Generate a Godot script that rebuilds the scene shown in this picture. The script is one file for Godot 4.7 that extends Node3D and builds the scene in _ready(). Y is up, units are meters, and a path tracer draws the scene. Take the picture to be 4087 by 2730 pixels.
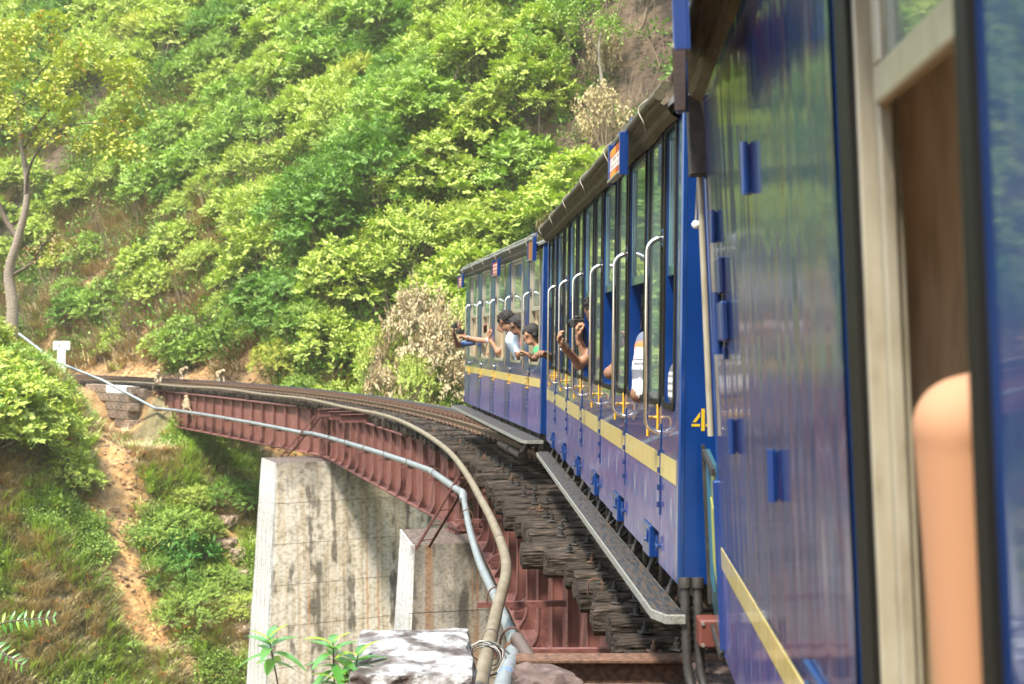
extends Node3D
# World: y up, rail head at y = 0, camera at (0, CAM_Y, 0) looking along -z. The track is an arc of radius R about (CX, CZ).

const CAM_Y := 1.56
const R := 65.0
const CX := -63.3
const CZ := -6.95

var rng := RandomNumberGenerator.new()
var taken := {}
var M := {}
var n_big := FastNoiseLite.new()
var n_mid := FastNoiseLite.new()
var n_fine := FastNoiseLite.new()


func _ready():
	rng.seed = 20240607
	# ---- camera, sky, sun, exposure
	var cam := Camera3D.new()
	cam.name = "view_camera"
	cam.position = Vector3(0, CAM_Y, 0)
	cam.rotation_degrees = Vector3(0.08, 0, 0)
	var att := CameraAttributesPhysical.new()
	att.frustum_focal_length = 41.3
	att.frustum_focus_distance = 9.0
	att.exposure_aperture = 3.2
	att.frustum_near = 0.05
	att.frustum_far = 600.0
	cam.attributes = att
	cam.fov = 32.4
	cam.near = 0.05
	cam.far = 600.0
	add_child(cam)
	cam.current = true
	var env := Environment.new()
	env.background_mode = Environment.BG_SKY
	var sm := ProceduralSkyMaterial.new()
	sm.sky_top_color = Color(0.80, 0.87, 0.96)
	sm.sky_horizon_color = Color(0.97, 0.98, 0.98)
	sm.sky_curve = 0.25
	sm.ground_bottom_color = Color(0.32, 0.34, 0.22)
	sm.ground_horizon_color = Color(0.55, 0.56, 0.45)
	sm.sky_energy_multiplier = 1.15
	sm.sun_angle_max = 40.0
	sm.sun_curve = 0.12
	var sky := Sky.new()
	sky.sky_material = sm
	env.sky = sky
	env.tonemap_mode = Environment.TONE_MAPPER_LINEAR
	env.tonemap_exposure = 3.1
	env.sdfgi_enabled = true
	env.ssao_enabled = true
	env.ssil_enabled = true
	env.fog_enabled = true
	env.fog_density = 0.0005
	env.fog_light_color = Color(0.98, 0.97, 0.86)
	var we := WorldEnvironment.new()
	we.name = "world_environment"
	we.environment = env
	add_child(we)
	var sun := DirectionalLight3D.new()
	sun.name = "sun"
	sun.light_energy = 1.2
	sun.light_color = Color(1.0, 0.97, 0.91)
	sun.light_angular_distance = 6.5
	sun.shadow_enabled = true
	add_child(sun)
	sun.look_at_from_position(Vector3.ZERO, Vector3(0.24, -0.85, -0.46), Vector3.UP)
	# ---- the scene
	noises()
	materials()
	terrain()
	railway()
	bridge()
	pipes()
	stonework()
	coaches()
	people()
	monkeys()
	milestone()
	vegetation()


func noises():
	n_big.seed = 11
	n_big.frequency = 0.06
	n_big.fractal_octaves = 4
	n_mid.seed = 23
	n_mid.frequency = 0.25
	n_mid.fractal_octaves = 3
	n_fine.seed = 37
	n_fine.frequency = 0.9
	n_fine.fractal_octaves = 3


# ------------------------------------------------------------------ naming
func numbered(called: String) -> String:
	if not taken.has(called):
		taken[called] = 0
		return called
	taken[called] += 1
	return "%s_%03d" % [called, taken[called]]


func thing(called: String, label: String, category: String, at := Vector3.ZERO, group := "") -> Node3D:
	var o := Node3D.new()
	o.name = numbered(called)
	o.position = at
	tag(o, label, category, group)
	add_child(o)
	return o


func tag(o: Node3D, label: String, category: String, group := ""):
	o.set_meta("label", label)
	o.set_meta("category", category)
	if group:
		o.set_meta("group", group)


func obj(called: String, mesh: Mesh, m: Material, parent: Node3D = null, t := Transform3D()) -> MeshInstance3D:
	var o := MeshInstance3D.new()
	o.mesh = mesh
	o.material_override = m
	o.transform = t
	if parent == null:
		o.name = numbered(called)
		add_child(o)
	else:
		var n := called
		var k := 0
		while parent.has_node(NodePath(n)):
			k += 1
			n = "%s_%03d" % [called, k]
		o.name = n
		parent.add_child(o, true)
	return o


func struct(o: Node3D):
	o.set_meta("kind", "structure")


func stuff(o: Node3D):
	o.set_meta("kind", "stuff")


# ------------------------------------------------------------------ mesh helpers
func sb() -> SurfaceTool:
	var st := SurfaceTool.new()
	st.begin(Mesh.PRIMITIVE_TRIANGLES)
	st.set_smooth_group(-1)
	return st


func done(st: SurfaceTool) -> ArrayMesh:
	st.generate_normals()
	return st.commit()


func tri(st: SurfaceTool, a: Vector3, b: Vector3, c: Vector3, inside: Vector3):
	var n := (a - c).cross(a - b)
	if n.dot((a + b + c) / 3.0 - inside) < 0.0:
		var t := b
		b = c
		c = t
	st.add_vertex(a)
	st.add_vertex(b)
	st.add_vertex(c)


func quad(st: SurfaceTool, a: Vector3, b: Vector3, c: Vector3, d: Vector3, inside: Vector3):
	tri(st, a, b, c, inside)
	tri(st, a, c, d, inside)


# a box of SIZE about the origin of T, its edges chamfered by BEV
func box(st: SurfaceTool, t: Transform3D, size: Vector3, bev := 0.0):
	var h := size / 2.0
	var o := t.origin
	if bev <= 0.0:
		for a in 3:
			for s in [-1.0, 1.0]:
				var p := []
				for q in [[-1, -1], [1, -1], [1, 1], [-1, 1]]:
					var v := Vector3.ZERO
					v[a] = s * h[a]
					v[(a + 1) % 3] = q[0] * h[(a + 1) % 3]
					v[(a + 2) % 3] = q[1] * h[(a + 2) % 3]
					p.append(t * v)
				quad(st, p[0], p[1], p[2], p[3], o)
		return
	bev = minf(bev, minf(h.x, minf(h.y, h.z)) * 0.9)
	for a in 3:
		var b := (a + 1) % 3
		var c := (a + 2) % 3
		for s in [-1.0, 1.0]:
			var p := []
			for q in [[-1, -1], [1, -1], [1, 1], [-1, 1]]:
				var v := Vector3.ZERO
				v[a] = s * h[a]
				v[b] = q[0] * (h[b] - bev)
				v[c] = q[1] * (h[c] - bev)
				p.append(t * v)
			quad(st, p[0], p[1], p[2], p[3], o)
			for s2 in [-1.0, 1.0]:
				var e := []
				for k in [[0, -1.0], [0, 1.0], [1, 1.0], [1, -1.0]]:
					var v := Vector3.ZERO
					v[a] = s * (h[a] - (bev if k[0] == 1 else 0.0))
					v[b] = s2 * (h[b] - (bev if k[0] == 0 else 0.0))
					v[c] = k[1] * (h[c] - bev)
					e.append(t * v)
				quad(st, e[0], e[1], e[2], e[3], o)
	for sx in [-1.0, 1.0]:
		for sy in [-1.0, 1.0]:
			for sz in [-1.0, 1.0]:
				var s := Vector3(sx, sy, sz)
				tri(st, t * (s * Vector3(h.x, h.y - bev, h.z - bev)), t * (s * Vector3(h.x - bev, h.y, h.z - bev)), t * (s * Vector3(h.x - bev, h.y - bev, h.z)), o)


func bb(st: SurfaceTool, lo: Vector3, hi: Vector3, bev := 0.0):
	box(st, Transform3D(Basis(), (lo + hi) / 2.0), hi - lo, bev)


# a bar of rectangular section from A to B; UP is roughly its height axis
func bar(st: SurfaceTool, a: Vector3, b: Vector3, w: float, h: float, up := Vector3.UP, bev := 0.0):
	var x := (b - a).normalized()
	var z := x.cross(up)
	if z.length() < 0.01:
		z = x.cross(Vector3.RIGHT)
	z = z.normalized()
	var y := z.cross(x)
	box(st, Transform3D(Basis(x, y, z), (a + b) / 2.0), Vector3(a.distance_to(b), h, w), bev)


func tube(st: SurfaceTool, pts: Array, r, sides := 8, caps := true, group := 1):
	st.set_smooth_group(group)
	var n := pts.size()
	var up := Vector3.UP
	if absf((pts[1] - pts[0]).normalized().dot(up)) > 0.9:
		up = Vector3.RIGHT
	var rings := []
	for i in n:
		var d: Vector3
		if i == 0:
			d = pts[1] - pts[0]
		elif i == n - 1:
			d = pts[n - 1] - pts[n - 2]
		else:
			d = (pts[i + 1] - pts[i]).normalized() + (pts[i] - pts[i - 1]).normalized()
		d = d.normalized()
		var x := up.cross(d).normalized()
		up = d.cross(x).normalized()
		var rad: float = r[i] if r is Array else r
		var ring := []
		for k in sides:
			var a := TAU * k / sides
			ring.append(pts[i] + (x * cos(a) + up * sin(a)) * rad)
		rings.append(ring)
	for i in n - 1:
		var mid: Vector3 = (pts[i] + pts[i + 1]) / 2.0
		for k in sides:
			var k2 := (k + 1) % sides
			quad(st, rings[i][k], rings[i][k2], rings[i + 1][k2], rings[i + 1][k], mid)
	st.set_smooth_group(-1)
	if caps:
		for e in [0, n - 1]:
			var inner: Vector3 = pts[1] if e == 0 else pts[n - 2]
			for k in range(1, sides - 1):
				tri(st, rings[e][0], rings[e][k], rings[e][k + 1], inner)


# the polygon POLY (in the x-y plane of T) pushed out from z = 0 to z = DEPTH
func prism(st: SurfaceTool, t: Transform3D, poly: PackedVector2Array, depth: float):
	var idx := Geometry2D.triangulate_polygon(poly)
	var z0 := Vector3(0, 0, 0)
	for k in range(0, idx.size(), 3):
		var a := Vector3(poly[idx[k]].x, poly[idx[k]].y, 0)
		var b := Vector3(poly[idx[k + 1]].x, poly[idx[k + 1]].y, 0)
		var c := Vector3(poly[idx[k + 2]].x, poly[idx[k + 2]].y, 0)
		var zz := Vector3(0, 0, depth)
		var m := (a + b + c) / 3.0 + zz / 2.0
		tri(st, t * a, t * b, t * c, t * m)
		tri(st, t * (a + zz), t * (b + zz), t * (c + zz), t * m)
	var ccw := not Geometry2D.is_polygon_clockwise(poly)
	for i in poly.size():
		var p := poly[i]
		var q := poly[(i + 1) % poly.size()]
		var e := (q - p).normalized()
		var out := Vector2(e.y, -e.x) if ccw else Vector2(-e.y, e.x)
		var mid := (p + q) / 2.0 - out * 0.001
		quad(st, t * Vector3(p.x, p.y, 0), t * Vector3(q.x, q.y, 0), t * Vector3(q.x, q.y, depth), t * Vector3(p.x, p.y, depth), t * Vector3(mid.x, mid.y, depth / 2.0))


# a rounded rectangle as a polygon
func rrect(x0: float, y0: float, x1: float, y1: float, r: float, n := 4) -> PackedVector2Array:
	var out := PackedVector2Array()
	for c in [[x1 - r, y1 - r, 0.0], [x0 + r, y1 - r, 90.0], [x0 + r, y0 + r, 180.0], [x1 - r, y0 + r, 270.0]]:
		for k in n + 1:
			var a := deg_to_rad(c[2] + 90.0 * k / n)
			out.append(Vector2(c[0] + cos(a) * r, c[1] + sin(a) * r))
	return out


# a frame between an outer and an inner outline of equal point counts, from z = z0 to z = z1
func ring(st: SurfaceTool, t: Transform3D, outer: PackedVector2Array, inner: PackedVector2Array, z0: float, z1: float):
	var n := outer.size()
	for i in n:
		var j := (i + 1) % n
		var a := outer[i]
		var b := outer[j]
		var c := inner[j]
		var d := inner[i]
		var m := (a + b + c + d) / 4.0
		var mm := t * Vector3(m.x, m.y, (z0 + z1) / 2.0)
		quad(st, t * Vector3(a.x, a.y, z0), t * Vector3(b.x, b.y, z0), t * Vector3(c.x, c.y, z0), t * Vector3(d.x, d.y, z0), mm)
		quad(st, t * Vector3(a.x, a.y, z1), t * Vector3(b.x, b.y, z1), t * Vector3(c.x, c.y, z1), t * Vector3(d.x, d.y, z1), mm)
		quad(st, t * Vector3(a.x, a.y, z0), t * Vector3(b.x, b.y, z0), t * Vector3(b.x, b.y, z1), t * Vector3(a.x, a.y, z1), mm)
		quad(st, t * Vector3(d.x, d.y, z0), t * Vector3(c.x, c.y, z0), t * Vector3(c.x, c.y, z1), t * Vector3(d.x, d.y, z1), mm)


func at(p: Vector3) -> Transform3D:
	return Transform3D(Basis(), p)


func lin(r: float, g: float, b: float) -> Color:
	return Color(r, g, b).linear_to_srgb()


# a point on the arc: DEG along it, OFF metres outward of the centre line, at height Y
func arc(deg: float, off: float, y: float) -> Vector3:
	var a := deg_to_rad(deg)
	return Vector3(CX + (R + off) * cos(a), y, CZ - (R + off) * sin(a))


# the frame there: x along the track (away from the camera), y up, z outward (to the right)
func arc_frame(deg: float, off := 0.0, y := 0.0) -> Transform3D:
	var a := deg_to_rad(deg)
	var x := Vector3(-sin(a), 0, -cos(a))
	var z := Vector3(cos(a), 0, -sin(a))
	return Transform3D(Basis(x, Vector3.UP, z), arc(deg, off, y))


func polar(x: float, z: float) -> Vector2:
	var dx := x - CX
	var dd := CZ - z
	return Vector2(rad_to_deg(atan2(dd, dx)), sqrt(dx * dx + dd * dd))


# ------------------------------------------------------------------ materials
func noise_tex(seed_: int, freq: float, stops: Array, octaves := 4, kind := FastNoiseLite.TYPE_SIMPLEX_SMOOTH, side := 256) -> NoiseTexture2D:
	var n := FastNoiseLite.new()
	n.seed = seed_
	n.noise_type = kind
	n.frequency = freq
	n.fractal_octaves = octaves
	var t := NoiseTexture2D.new()
	t.width = side
	t.height = side
	t.seamless = true
	t.noise = n
	var g := Gradient.new()
	var off := PackedFloat32Array()
	var col := PackedColorArray()
	for s in stops:
		off.append(s[0])
		col.append(s[1])
	g.offsets = off
	g.colors = col
	t.color_ramp = g
	return t


func bump_tex(seed_: int, freq: float, strength: float, octaves := 4, kind := FastNoiseLite.TYPE_SIMPLEX_SMOOTH) -> NoiseTexture2D:
	var n := FastNoiseLite.new()
	n.seed = seed_
	n.noise_type = kind
	n.frequency = freq
	n.fractal_octaves = octaves
	var t := NoiseTexture2D.new()
	t.width = 256
	t.height = 256
	t.seamless = true
	t.noise = n
	t.as_normal_map = true
	t.bump_strength = strength
	return t


func mk(called: String, c: Color, rough: float, tex: Texture2D = null, scale := Vector3.ONE, metal := 0.0) -> StandardMaterial3D:
	var m := StandardMaterial3D.new()
	m.resource_name = called
	m.albedo_color = c
	m.roughness = rough
	m.metallic = metal
	if tex:
		m.albedo_texture = tex
		m.uv1_triplanar = true
		m.uv1_scale = scale
	M[called] = m
	return m


func bumped(m: StandardMaterial3D, t: Texture2D, s := 1.0):
	m.normal_enabled = true
	m.normal_texture = t
	m.normal_scale = s
	m.uv1_triplanar = true


func coat(m: StandardMaterial3D, amount := 1.0, rough := 0.05):
	m.clearcoat_enabled = true
	m.clearcoat = amount
	m.clearcoat_roughness = rough


func with_detail(m: StandardMaterial3D, t: Texture2D, scale: Vector3):
	m.detail_enabled = true
	m.detail_blend_mode = BaseMaterial3D.BLEND_MODE_MUL
	m.detail_albedo = t
	m.detail_uv_layer = BaseMaterial3D.DETAIL_UV_2
	m.uv2_triplanar = true
	m.uv2_scale = scale


# weathered cast concrete, seen as one sheet: rain runs, rust below the girder, soot and lichen
func stained_concrete(seed_: int, level: float) -> ImageTexture:
	var w := 256
	var im := Image.create(w, w, false, Image.FORMAT_RGBA8)
	var a := FastNoiseLite.new()
	a.seed = seed_
	a.frequency = 0.02
	a.fractal_octaves = 5
	var pale := Color(0.44, 0.405, 0.345)
	var ochre := Color(0.37, 0.31, 0.225)
	var soot := Color(0.06, 0.05, 0.04)
	var rust := Color(0.32, 0.15, 0.06)
	for y in w:
		for x in w:
			# everything repeats after w pixels: fold by mirror so that no edge shows
			var u := float(mini(x, w - x)) * 2.0
			var v := float(mini(y, w - y)) * 2.0
			var streak := a.get_noise_2d(u * 0.9, v * 0.09)
			var streak2 := a.get_noise_2d(u * 3.2 + 900.0, v * 0.16)
			var blot := a.get_noise_2d(u * 1.2 + 700.0, v * 1.0)
			var c := pale.lerp(ochre, smoothstep(-0.25, 0.35, streak2 + blot * 0.5))
			c = c.lerp(soot, smoothstep(0.04, 0.42, streak + blot * 0.55 + (0.5 - level) * 0.5) * 0.85)
			c = c.lerp(soot, smoothstep(0.10, 0.6, a.get_noise_2d(u * 2.6 + 300.0, v * 0.12)) * 0.4)
			c = c.lerp(soot, smoothstep(70.0, 0.0, v + blot * 60.0) * 0.55)
			c = c.lerp(rust, smoothstep(0.30, 0.46, a.get_noise_2d(u * 1.1 + 1500.0, v * 0.05)) * 0.75)
			var g := 0.96 + 0.10 * a.get_noise_2d(u * 6.0, v * 4.0)
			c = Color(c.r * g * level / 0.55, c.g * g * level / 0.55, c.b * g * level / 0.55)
			im.set_pixel(x, y, c.linear_to_srgb())
	return ImageTexture.create_from_image(im)


func materials():
	var W := Color.WHITE
	# coach paint: gloss enamel over beaten sheet, with faint dusty runs
	var wave := bump_tex(5, 0.012, 3.0, 3)
	var runs := noise_tex(8, 0.02, [[0.0, lin(0.0014, 0.021, 0.105)], [0.5, lin(0.0021, 0.0294, 0.133)], [0.72, lin(0.007, 0.035, 0.14)], [0.9, lin(0.035, 0.049, 0.14)], [1.0, lin(0.091, 0.098, 0.154)]], 5)
	var m := mk("blue_side", W, 0.3, runs, Vector3(3.2, 0.5, 3.2))
	bumped(m, wave, 0.3)
	coat(m, 1.0, 0.04)
	# lower panels: purple and grey reflections of the surroundings, painted into the blue
	var reflected_streaks := noise_tex(9, 0.03, [[0.0, lin(0.004, 0.03, 0.16)], [0.36, lin(0.006, 0.04, 0.19)], [0.43, lin(0.05, 0.04, 0.17)], [0.50, lin(0.15, 0.055, 0.16)], [0.56, lin(0.05, 0.045, 0.17)], [0.62, lin(0.12, 0.09, 0.20)], [0.70, lin(0.01, 0.04, 0.19)], [0.82, lin(0.26, 0.24, 0.31)], [1.0, lin(0.38, 0.36, 0.40)]], 5)
	m = mk("blue_lower", W, 0.35, reflected_streaks, Vector3(2.6, 0.42, 2.6))
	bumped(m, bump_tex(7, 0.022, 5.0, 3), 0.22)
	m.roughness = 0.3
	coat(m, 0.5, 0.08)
	m = mk("blue_door", W, 0.3, noise_tex(11, 0.02, [[0.0, lin(0.001, 0.02, 0.085)], [0.45, lin(0.003, 0.024, 0.10)], [0.55, lin(0.02, 0.018, 0.08)], [0.62, lin(0.06, 0.022, 0.07)], [0.72, lin(0.015, 0.022, 0.09)], [1.0, lin(0.05, 0.05, 0.11)]], 5), Vector3(1.6, 0.3, 1.6))
	bumped(m, bump_tex(7, 0.022, 5.0, 3), 0.3)
	m.roughness = 0.25
	m.metallic_specular = 0.5
	coat(m, 0.65, 0.08)
	m = mk("blue_plain", W, 0.32, noise_tex(10, 0.01, [[0.0, lin(0, 0.01953, 0.1085)], [1.0, lin(0.001736, 0.03038, 0.1476)]]), Vector3(0.7, 0.7, 0.7))
	bumped(m, bump_tex(6, 0.01, 2.0, 2), 0.15)
	coat(m, 0.8, 0.12)
	m = mk("blue_dark", lin(0.0042, 0.021, 0.091), 0.4)
	coat(m, 0.6, 0.15)
	m = mk("stripe_yellow", W, 0.4, noise_tex(14, 0.03, [[0.0, lin(0.36, 0.27, 0.075)], [0.5, lin(0.46, 0.36, 0.12)], [1.0, lin(0.50, 0.43, 0.20)]]), Vector3(3, 0.6, 3))
	coat(m, 0.7, 0.1)
	m = mk("handle_yellow", lin(0.546, 0.294, 0.014), 0.35)
	coat(m, 0.5, 0.15)
	mk("letter_yellow", lin(0.434, 0.294, 0.007), 0.5)
	m = mk("green_rail", lin(0.035, 0.098, 0.112), 0.3)
	coat(m, 0.7, 0.1)
	m = mk("cream", W, 0.45, noise_tex(15, 0.03, [[0.0, lin(0.1823, 0.1562, 0.1042)], [0.4, lin(0.243, 0.217, 0.1562)], [1.0, lin(0.2864, 0.2647, 0.1996)]]), Vector3(2, 0.7, 2))
	coat(m, 0.3, 0.2)
	m = mk("beige_panel", W, 0.55, noise_tex(16, 0.02, [[0.0, lin(0.27, 0.18, 0.09)], [0.5, lin(0.38, 0.27, 0.15)], [1.0, lin(0.44, 0.34, 0.22)]]), Vector3(2, 0.5, 2))
	mk("tan_wood", W, 0.6, noise_tex(25, 0.03, [[0.0, lin(0.486, 0.3375, 0.189)], [0.5, lin(0.702, 0.513, 0.3105)], [1.0, lin(0.81, 0.6345, 0.4185)]]), Vector3(1.5, 0.4, 3))
	mk("rubber", lin(0.007, 0.007, 0.006), 0.55).metallic_specular = 0.3
	mk("dark_iron", W, 0.6, noise_tex(17, 0.03, [[0.0, lin(0.0084, 0.0077, 0.007)], [0.6, lin(0.021, 0.0182, 0.0154)], [1.0, lin(0.049, 0.035, 0.0245)]]), Vector3(2, 2, 2))
	mk("chrome", lin(0.66, 0.65, 0.60), 0.14, null, Vector3.ONE, 1.0)
	mk("steel_worn", lin(0.42, 0.42, 0.40), 0.35, null, Vector3.ONE, 0.8)
	m = StandardMaterial3D.new()
	m.resource_name = "glass"
	m.albedo_color = Color(0.75, 0.85, 0.8, 0.12)
	m.transparency = BaseMaterial3D.TRANSPARENCY_ALPHA
	m.roughness = 0.02
	m.metallic_specular = 0.7
	M["glass"] = m
	# bamboo blind: long slats, each a little different
	m = mk("bamboo", W, 0.75, noise_tex(18, 0.03, [[0.0, lin(0.0126, 0.01008, 0.003024)], [0.45, lin(0.04284, 0.03402, 0.01008)], [0.7, lin(0.07056, 0.05796, 0.02268)], [1.0, lin(0.1008, 0.08568, 0.04536)]], 4), Vector3(0.5, 14, 14))
	bumped(m, bump_tex(19, 0.03, 6.0), 0.6)
	m = mk("bamboo_grey", W, 0.75, noise_tex(18, 0.03, [[0.0, lin(0.049, 0.049, 0.0392)], [0.5, lin(0.1225, 0.1274, 0.098)], [1.0, lin(0.245, 0.245, 0.2058)]], 4), Vector3(0.5, 14, 14))
	mk("roof_sheet", W, 0.55, noise_tex(20, 0.02, [[0.0, lin(0.1029, 0.1063, 0.09947)], [1.0, lin(0.1715, 0.1715, 0.1612)]]), Vector3(1, 1, 1))
	mk("tread_plate", W, 0.55, noise_tex(21, 0.035, [[0.0, lin(0.0126, 0.01344, 0.01512)], [0.45, lin(0.0273, 0.02856, 0.03024)], [0.58, lin(0.042, 0.0399, 0.0378)], [0.66, lin(0.0546, 0.0315, 0.0168)], [1.0, lin(0.0756, 0.0462, 0.0294)]], 5), Vector3(0.7, 3, 3.5), 0.25)
	bumped(M["tread_plate"], bump_tex(22, 0.05, 5.0, 2, FastNoiseLite.TYPE_CELLULAR), 0.7)
	mk("board_edge", W, 0.6, noise_tex(24, 0.05, [[0.0, lin(0.08624, 0.08232, 0.06664)], [0.5, lin(0.1646, 0.1646, 0.145)], [1.0, lin(0.2352, 0.2352, 0.2117)]]), Vector3(3, 3, 3))
	# bridge steel: red oxide, chalky
	m = mk("bridge_red", W, 0.62, noise_tex(30, 0.015, [[0.0, lin(0.1148, 0.03903, 0.03122)], [0.5, lin(0.1515, 0.0574, 0.04592)], [1.0, lin(0.1837, 0.08264, 0.06888)]], 5), Vector3(0.8, 0.35, 0.8))
	m = mk("bridge_dark_red", W, 0.62, noise_tex(31, 0.03, [[0.0, lin(0.07735, 0.02678, 0.02142)], [0.6, lin(0.1249, 0.04284, 0.03451)], [1.0, lin(0.1666, 0.0714, 0.05355)]], 4), Vector3(1.5, 1.5, 1.5))
	mk("rust_brown", W, 0.8, noise_tex(32, 0.04, [[0.0, lin(0.035, 0.0154, 0.0084)], [0.5, lin(0.091, 0.042, 0.0224)], [1.0, lin(0.168, 0.084, 0.042)]], 4), Vector3(2, 2, 2))
	mk("rail_side", W, 0.65, noise_tex(33, 0.04, [[0.0, lin(0.049, 0.028, 0.0154)], [0.5, lin(0.105, 0.0665, 0.035)], [1.0, lin(0.168, 0.112, 0.063)]], 4), Vector3(2, 2, 2), 0.2)
	mk("rack_steel", lin(0.07, 0.07, 0.077), 0.5, null, Vector3.ONE, 0.6)
	# weathered timber
	for k in 3:
		var w := [[0.018, 0.040, 0.09], [0.026, 0.058, 0.13], [0.014, 0.028, 0.06]][k] as Array
		m = mk("timber_%d" % k, W, 0.9, noise_tex(40 + k, 0.028, [[0.0, lin(w[0] * 0.2, w[0] * 0.15, w[0] * 0.12)], [0.36, lin(w[0], w[0] * 0.74, w[0] * 0.56)], [0.62, lin(w[1], w[1] * 0.77, w[1] * 0.61)], [1.0, lin(w[2], w[2] * 0.84, w[2] * 0.70)]], 5), Vector3(5.5, 5.5, 0.7))
		bumped(m, bump_tex(45 + k, 0.03, 14.0, 5), 1.0)
		m.metallic_specular = 0.25
	# concrete and stone
	var specks := noise_tex(52, 0.06, [[0.0, Color(0.68, 0.66, 0.64)], [0.3, Color(0.86, 0.85, 0.83)], [0.5, Color(0.97, 0.965, 0.96)], [1.0, W]], 5)
	m = mk("concrete_stained", W, 0.9, stained_concrete(50, 0.74), Vector3(0.1923, 0.125, 0.1923))
	with_detail(m, specks, Vector3(0.35, 0.5, 0.35))
	m = mk("concrete_pale", W, 0.9, noise_tex(51, 0.02, [[0.0, lin(0.154, 0.147, 0.14)], [0.38, lin(0.364, 0.357, 0.336)], [0.55, lin(0.504, 0.497, 0.476)], [1.0, lin(0.616, 0.609, 0.588)]], 5), Vector3(2.0, 0.12, 2.0))
	with_detail(m, specks, Vector3(0.5, 0.7, 0.5))
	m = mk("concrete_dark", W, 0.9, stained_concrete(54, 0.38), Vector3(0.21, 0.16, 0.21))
	with_detail(m, specks, Vector3(0.8, 1.0, 0.8))
	m = mk("pier_cap_dirt", W, 0.95, noise_tex(55, 0.03, [[0.0, lin(0.035, 0.0245, 0.0196)], [0.6, lin(0.084, 0.0595, 0.049)], [1.0, lin(0.21, 0.154, 0.119)]], 4), Vector3(1, 1, 1))
	m = mk("white_stone", W, 0.9, noise_tex(56, 0.018, [[0.0, lin(0.0144, 0.01008, 0.00864)], [0.30, lin(0.0504, 0.036, 0.03024)], [0.42, lin(0.0936, 0.0756, 0.0684)], [0.52, lin(0.1584, 0.1512, 0.1476)], [0.6, lin(0.288, 0.2844, 0.2808)], [1.0, lin(0.3312, 0.3312, 0.3312)]], 6), Vector3(0.9, 1.3, 1.0))
	bumped(m, bump_tex(57, 0.03, 12.0, 5), 1.0)
	m = mk("brown_stone", W, 0.95, noise_tex(58, 0.025, [[0.0, lin(0.028, 0.0168, 0.01344)], [0.5, lin(0.0784, 0.0504, 0.042)], [1.0, lin(0.1568, 0.1176, 0.1008)]], 5), Vector3(1.5, 3, 1.5))
	bumped(m, bump_tex(57, 0.03, 10.0, 5), 0.9)
	m = mk("ashlar", W, 0.9, noise_tex(59, 0.02, [[0.0, lin(0.098, 0.063, 0.042)], [0.5, lin(0.238, 0.168, 0.119)], [1.0, lin(0.42, 0.364, 0.294)]], 5), Vector3(0.8, 0.8, 0.8))
	# pipes
	m = mk("pipe_tan", W, 0.55, noise_tex(60, 0.02, [[0.0, lin(0.1045, 0.07658, 0.04525)], [0.5, lin(0.1532, 0.1253, 0.08174)], [1.0, lin(0.1879, 0.1601, 0.1148)]], 4), Vector3(0.8, 0.8, 0.8))
	m = mk("pipe_grey", W, 0.42, noise_tex(61, 0.03, [[0.0, lin(0.1575, 0.1785, 0.189)], [0.5, lin(0.2415, 0.2677, 0.2782)], [1.0, lin(0.315, 0.336, 0.3412)]], 4), Vector3(1.5, 1.5, 1.5), 0.35)
	mk("pipe_brown", lin(0.0672, 0.0462, 0.0357), 0.6)
	mk("wire", lin(0.224, 0.217, 0.203), 0.5, null, Vector3.ONE, 0.7)
	mk("white_paint", lin(0.82, 0.82, 0.80), 0.6)
	mk("black_paint", lin(0.014, 0.014, 0.014), 0.6)
	# earth
	m = mk("earth", W, 0.95)
	m.vertex_color_use_as_albedo = true
	m.albedo_texture = noise_tex(70, 0.02, [[0.0, Color(0.50, 0.46, 0.42)], [0.5, Color(0.86, 0.85, 0.83)], [1.0, W]], 5)
	m.uv1_triplanar = true
	m.uv1_scale = Vector3(0.35, 0.35, 0.35)
	bumped(m, bump_tex(71, 0.03, 12.0, 5), 1.0)
	# people
	for s in [["skin", 0.46, 0.24, 0.15], ["skin_dark", 0.24, 0.11, 0.06], ["skin_pale", 0.60, 0.34, 0.23]]:
		m = mk(s[0], lin(s[1], s[2], s[3]), 0.5)
		m.subsurf_scatter_enabled = true
		m.subsurf_scatter_strength = 0.15
	mk("figure", W, 0.75).vertex_color_use_as_albedo = true
	mk("hair", lin(0.010, 0.008, 0.007), 0.8)
	mk("fur", W, 0.95).vertex_color_use_as_albedo = true
	# foliage: vertex colours carry the leaf-to-leaf differences
	for f in [["leaf_lime", 0.41, 0.49, 0.115], ["leaf_fresh", 0.29, 0.41, 0.095], ["leaf_deep", 0.15, 0.27, 0.055], ["leaf_yellow", 0.46, 0.48, 0.10], ["leaf_pale", 0.43, 0.36, 0.21], ["leaf_rust", 0.28, 0.20, 0.09], ["leaf_broad", 0.09, 0.23, 0.06], ["grass_green", 0.40, 0.48, 0.14], ["grass_dry", 0.46, 0.38, 0.22]]:
		m = mk(f[0], lin(f[1], f[2], f[3]), 0.5)
		m.vertex_color_use_as_albedo = true
		m.metallic_specular = 0.3
		m.backlight_enabled = true
		m.backlight = Color(0.62, 0.72, 0.4) if not f[0] in ["leaf_pale", "grass_dry"] else Color(0.5, 0.45, 0.35)
	m = mk("bark", W, 0.9, noise_tex(80, 0.03, [[0.0, lin(0.035, 0.0245, 0.0175)], [0.5, lin(0.112, 0.084, 0.0595)], [1.0, lin(0.238, 0.196, 0.147)]], 4), Vector3(3, 0.9, 3))
	bumped(m, bump_tex(81, 0.03, 8.0), 0.8)
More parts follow.
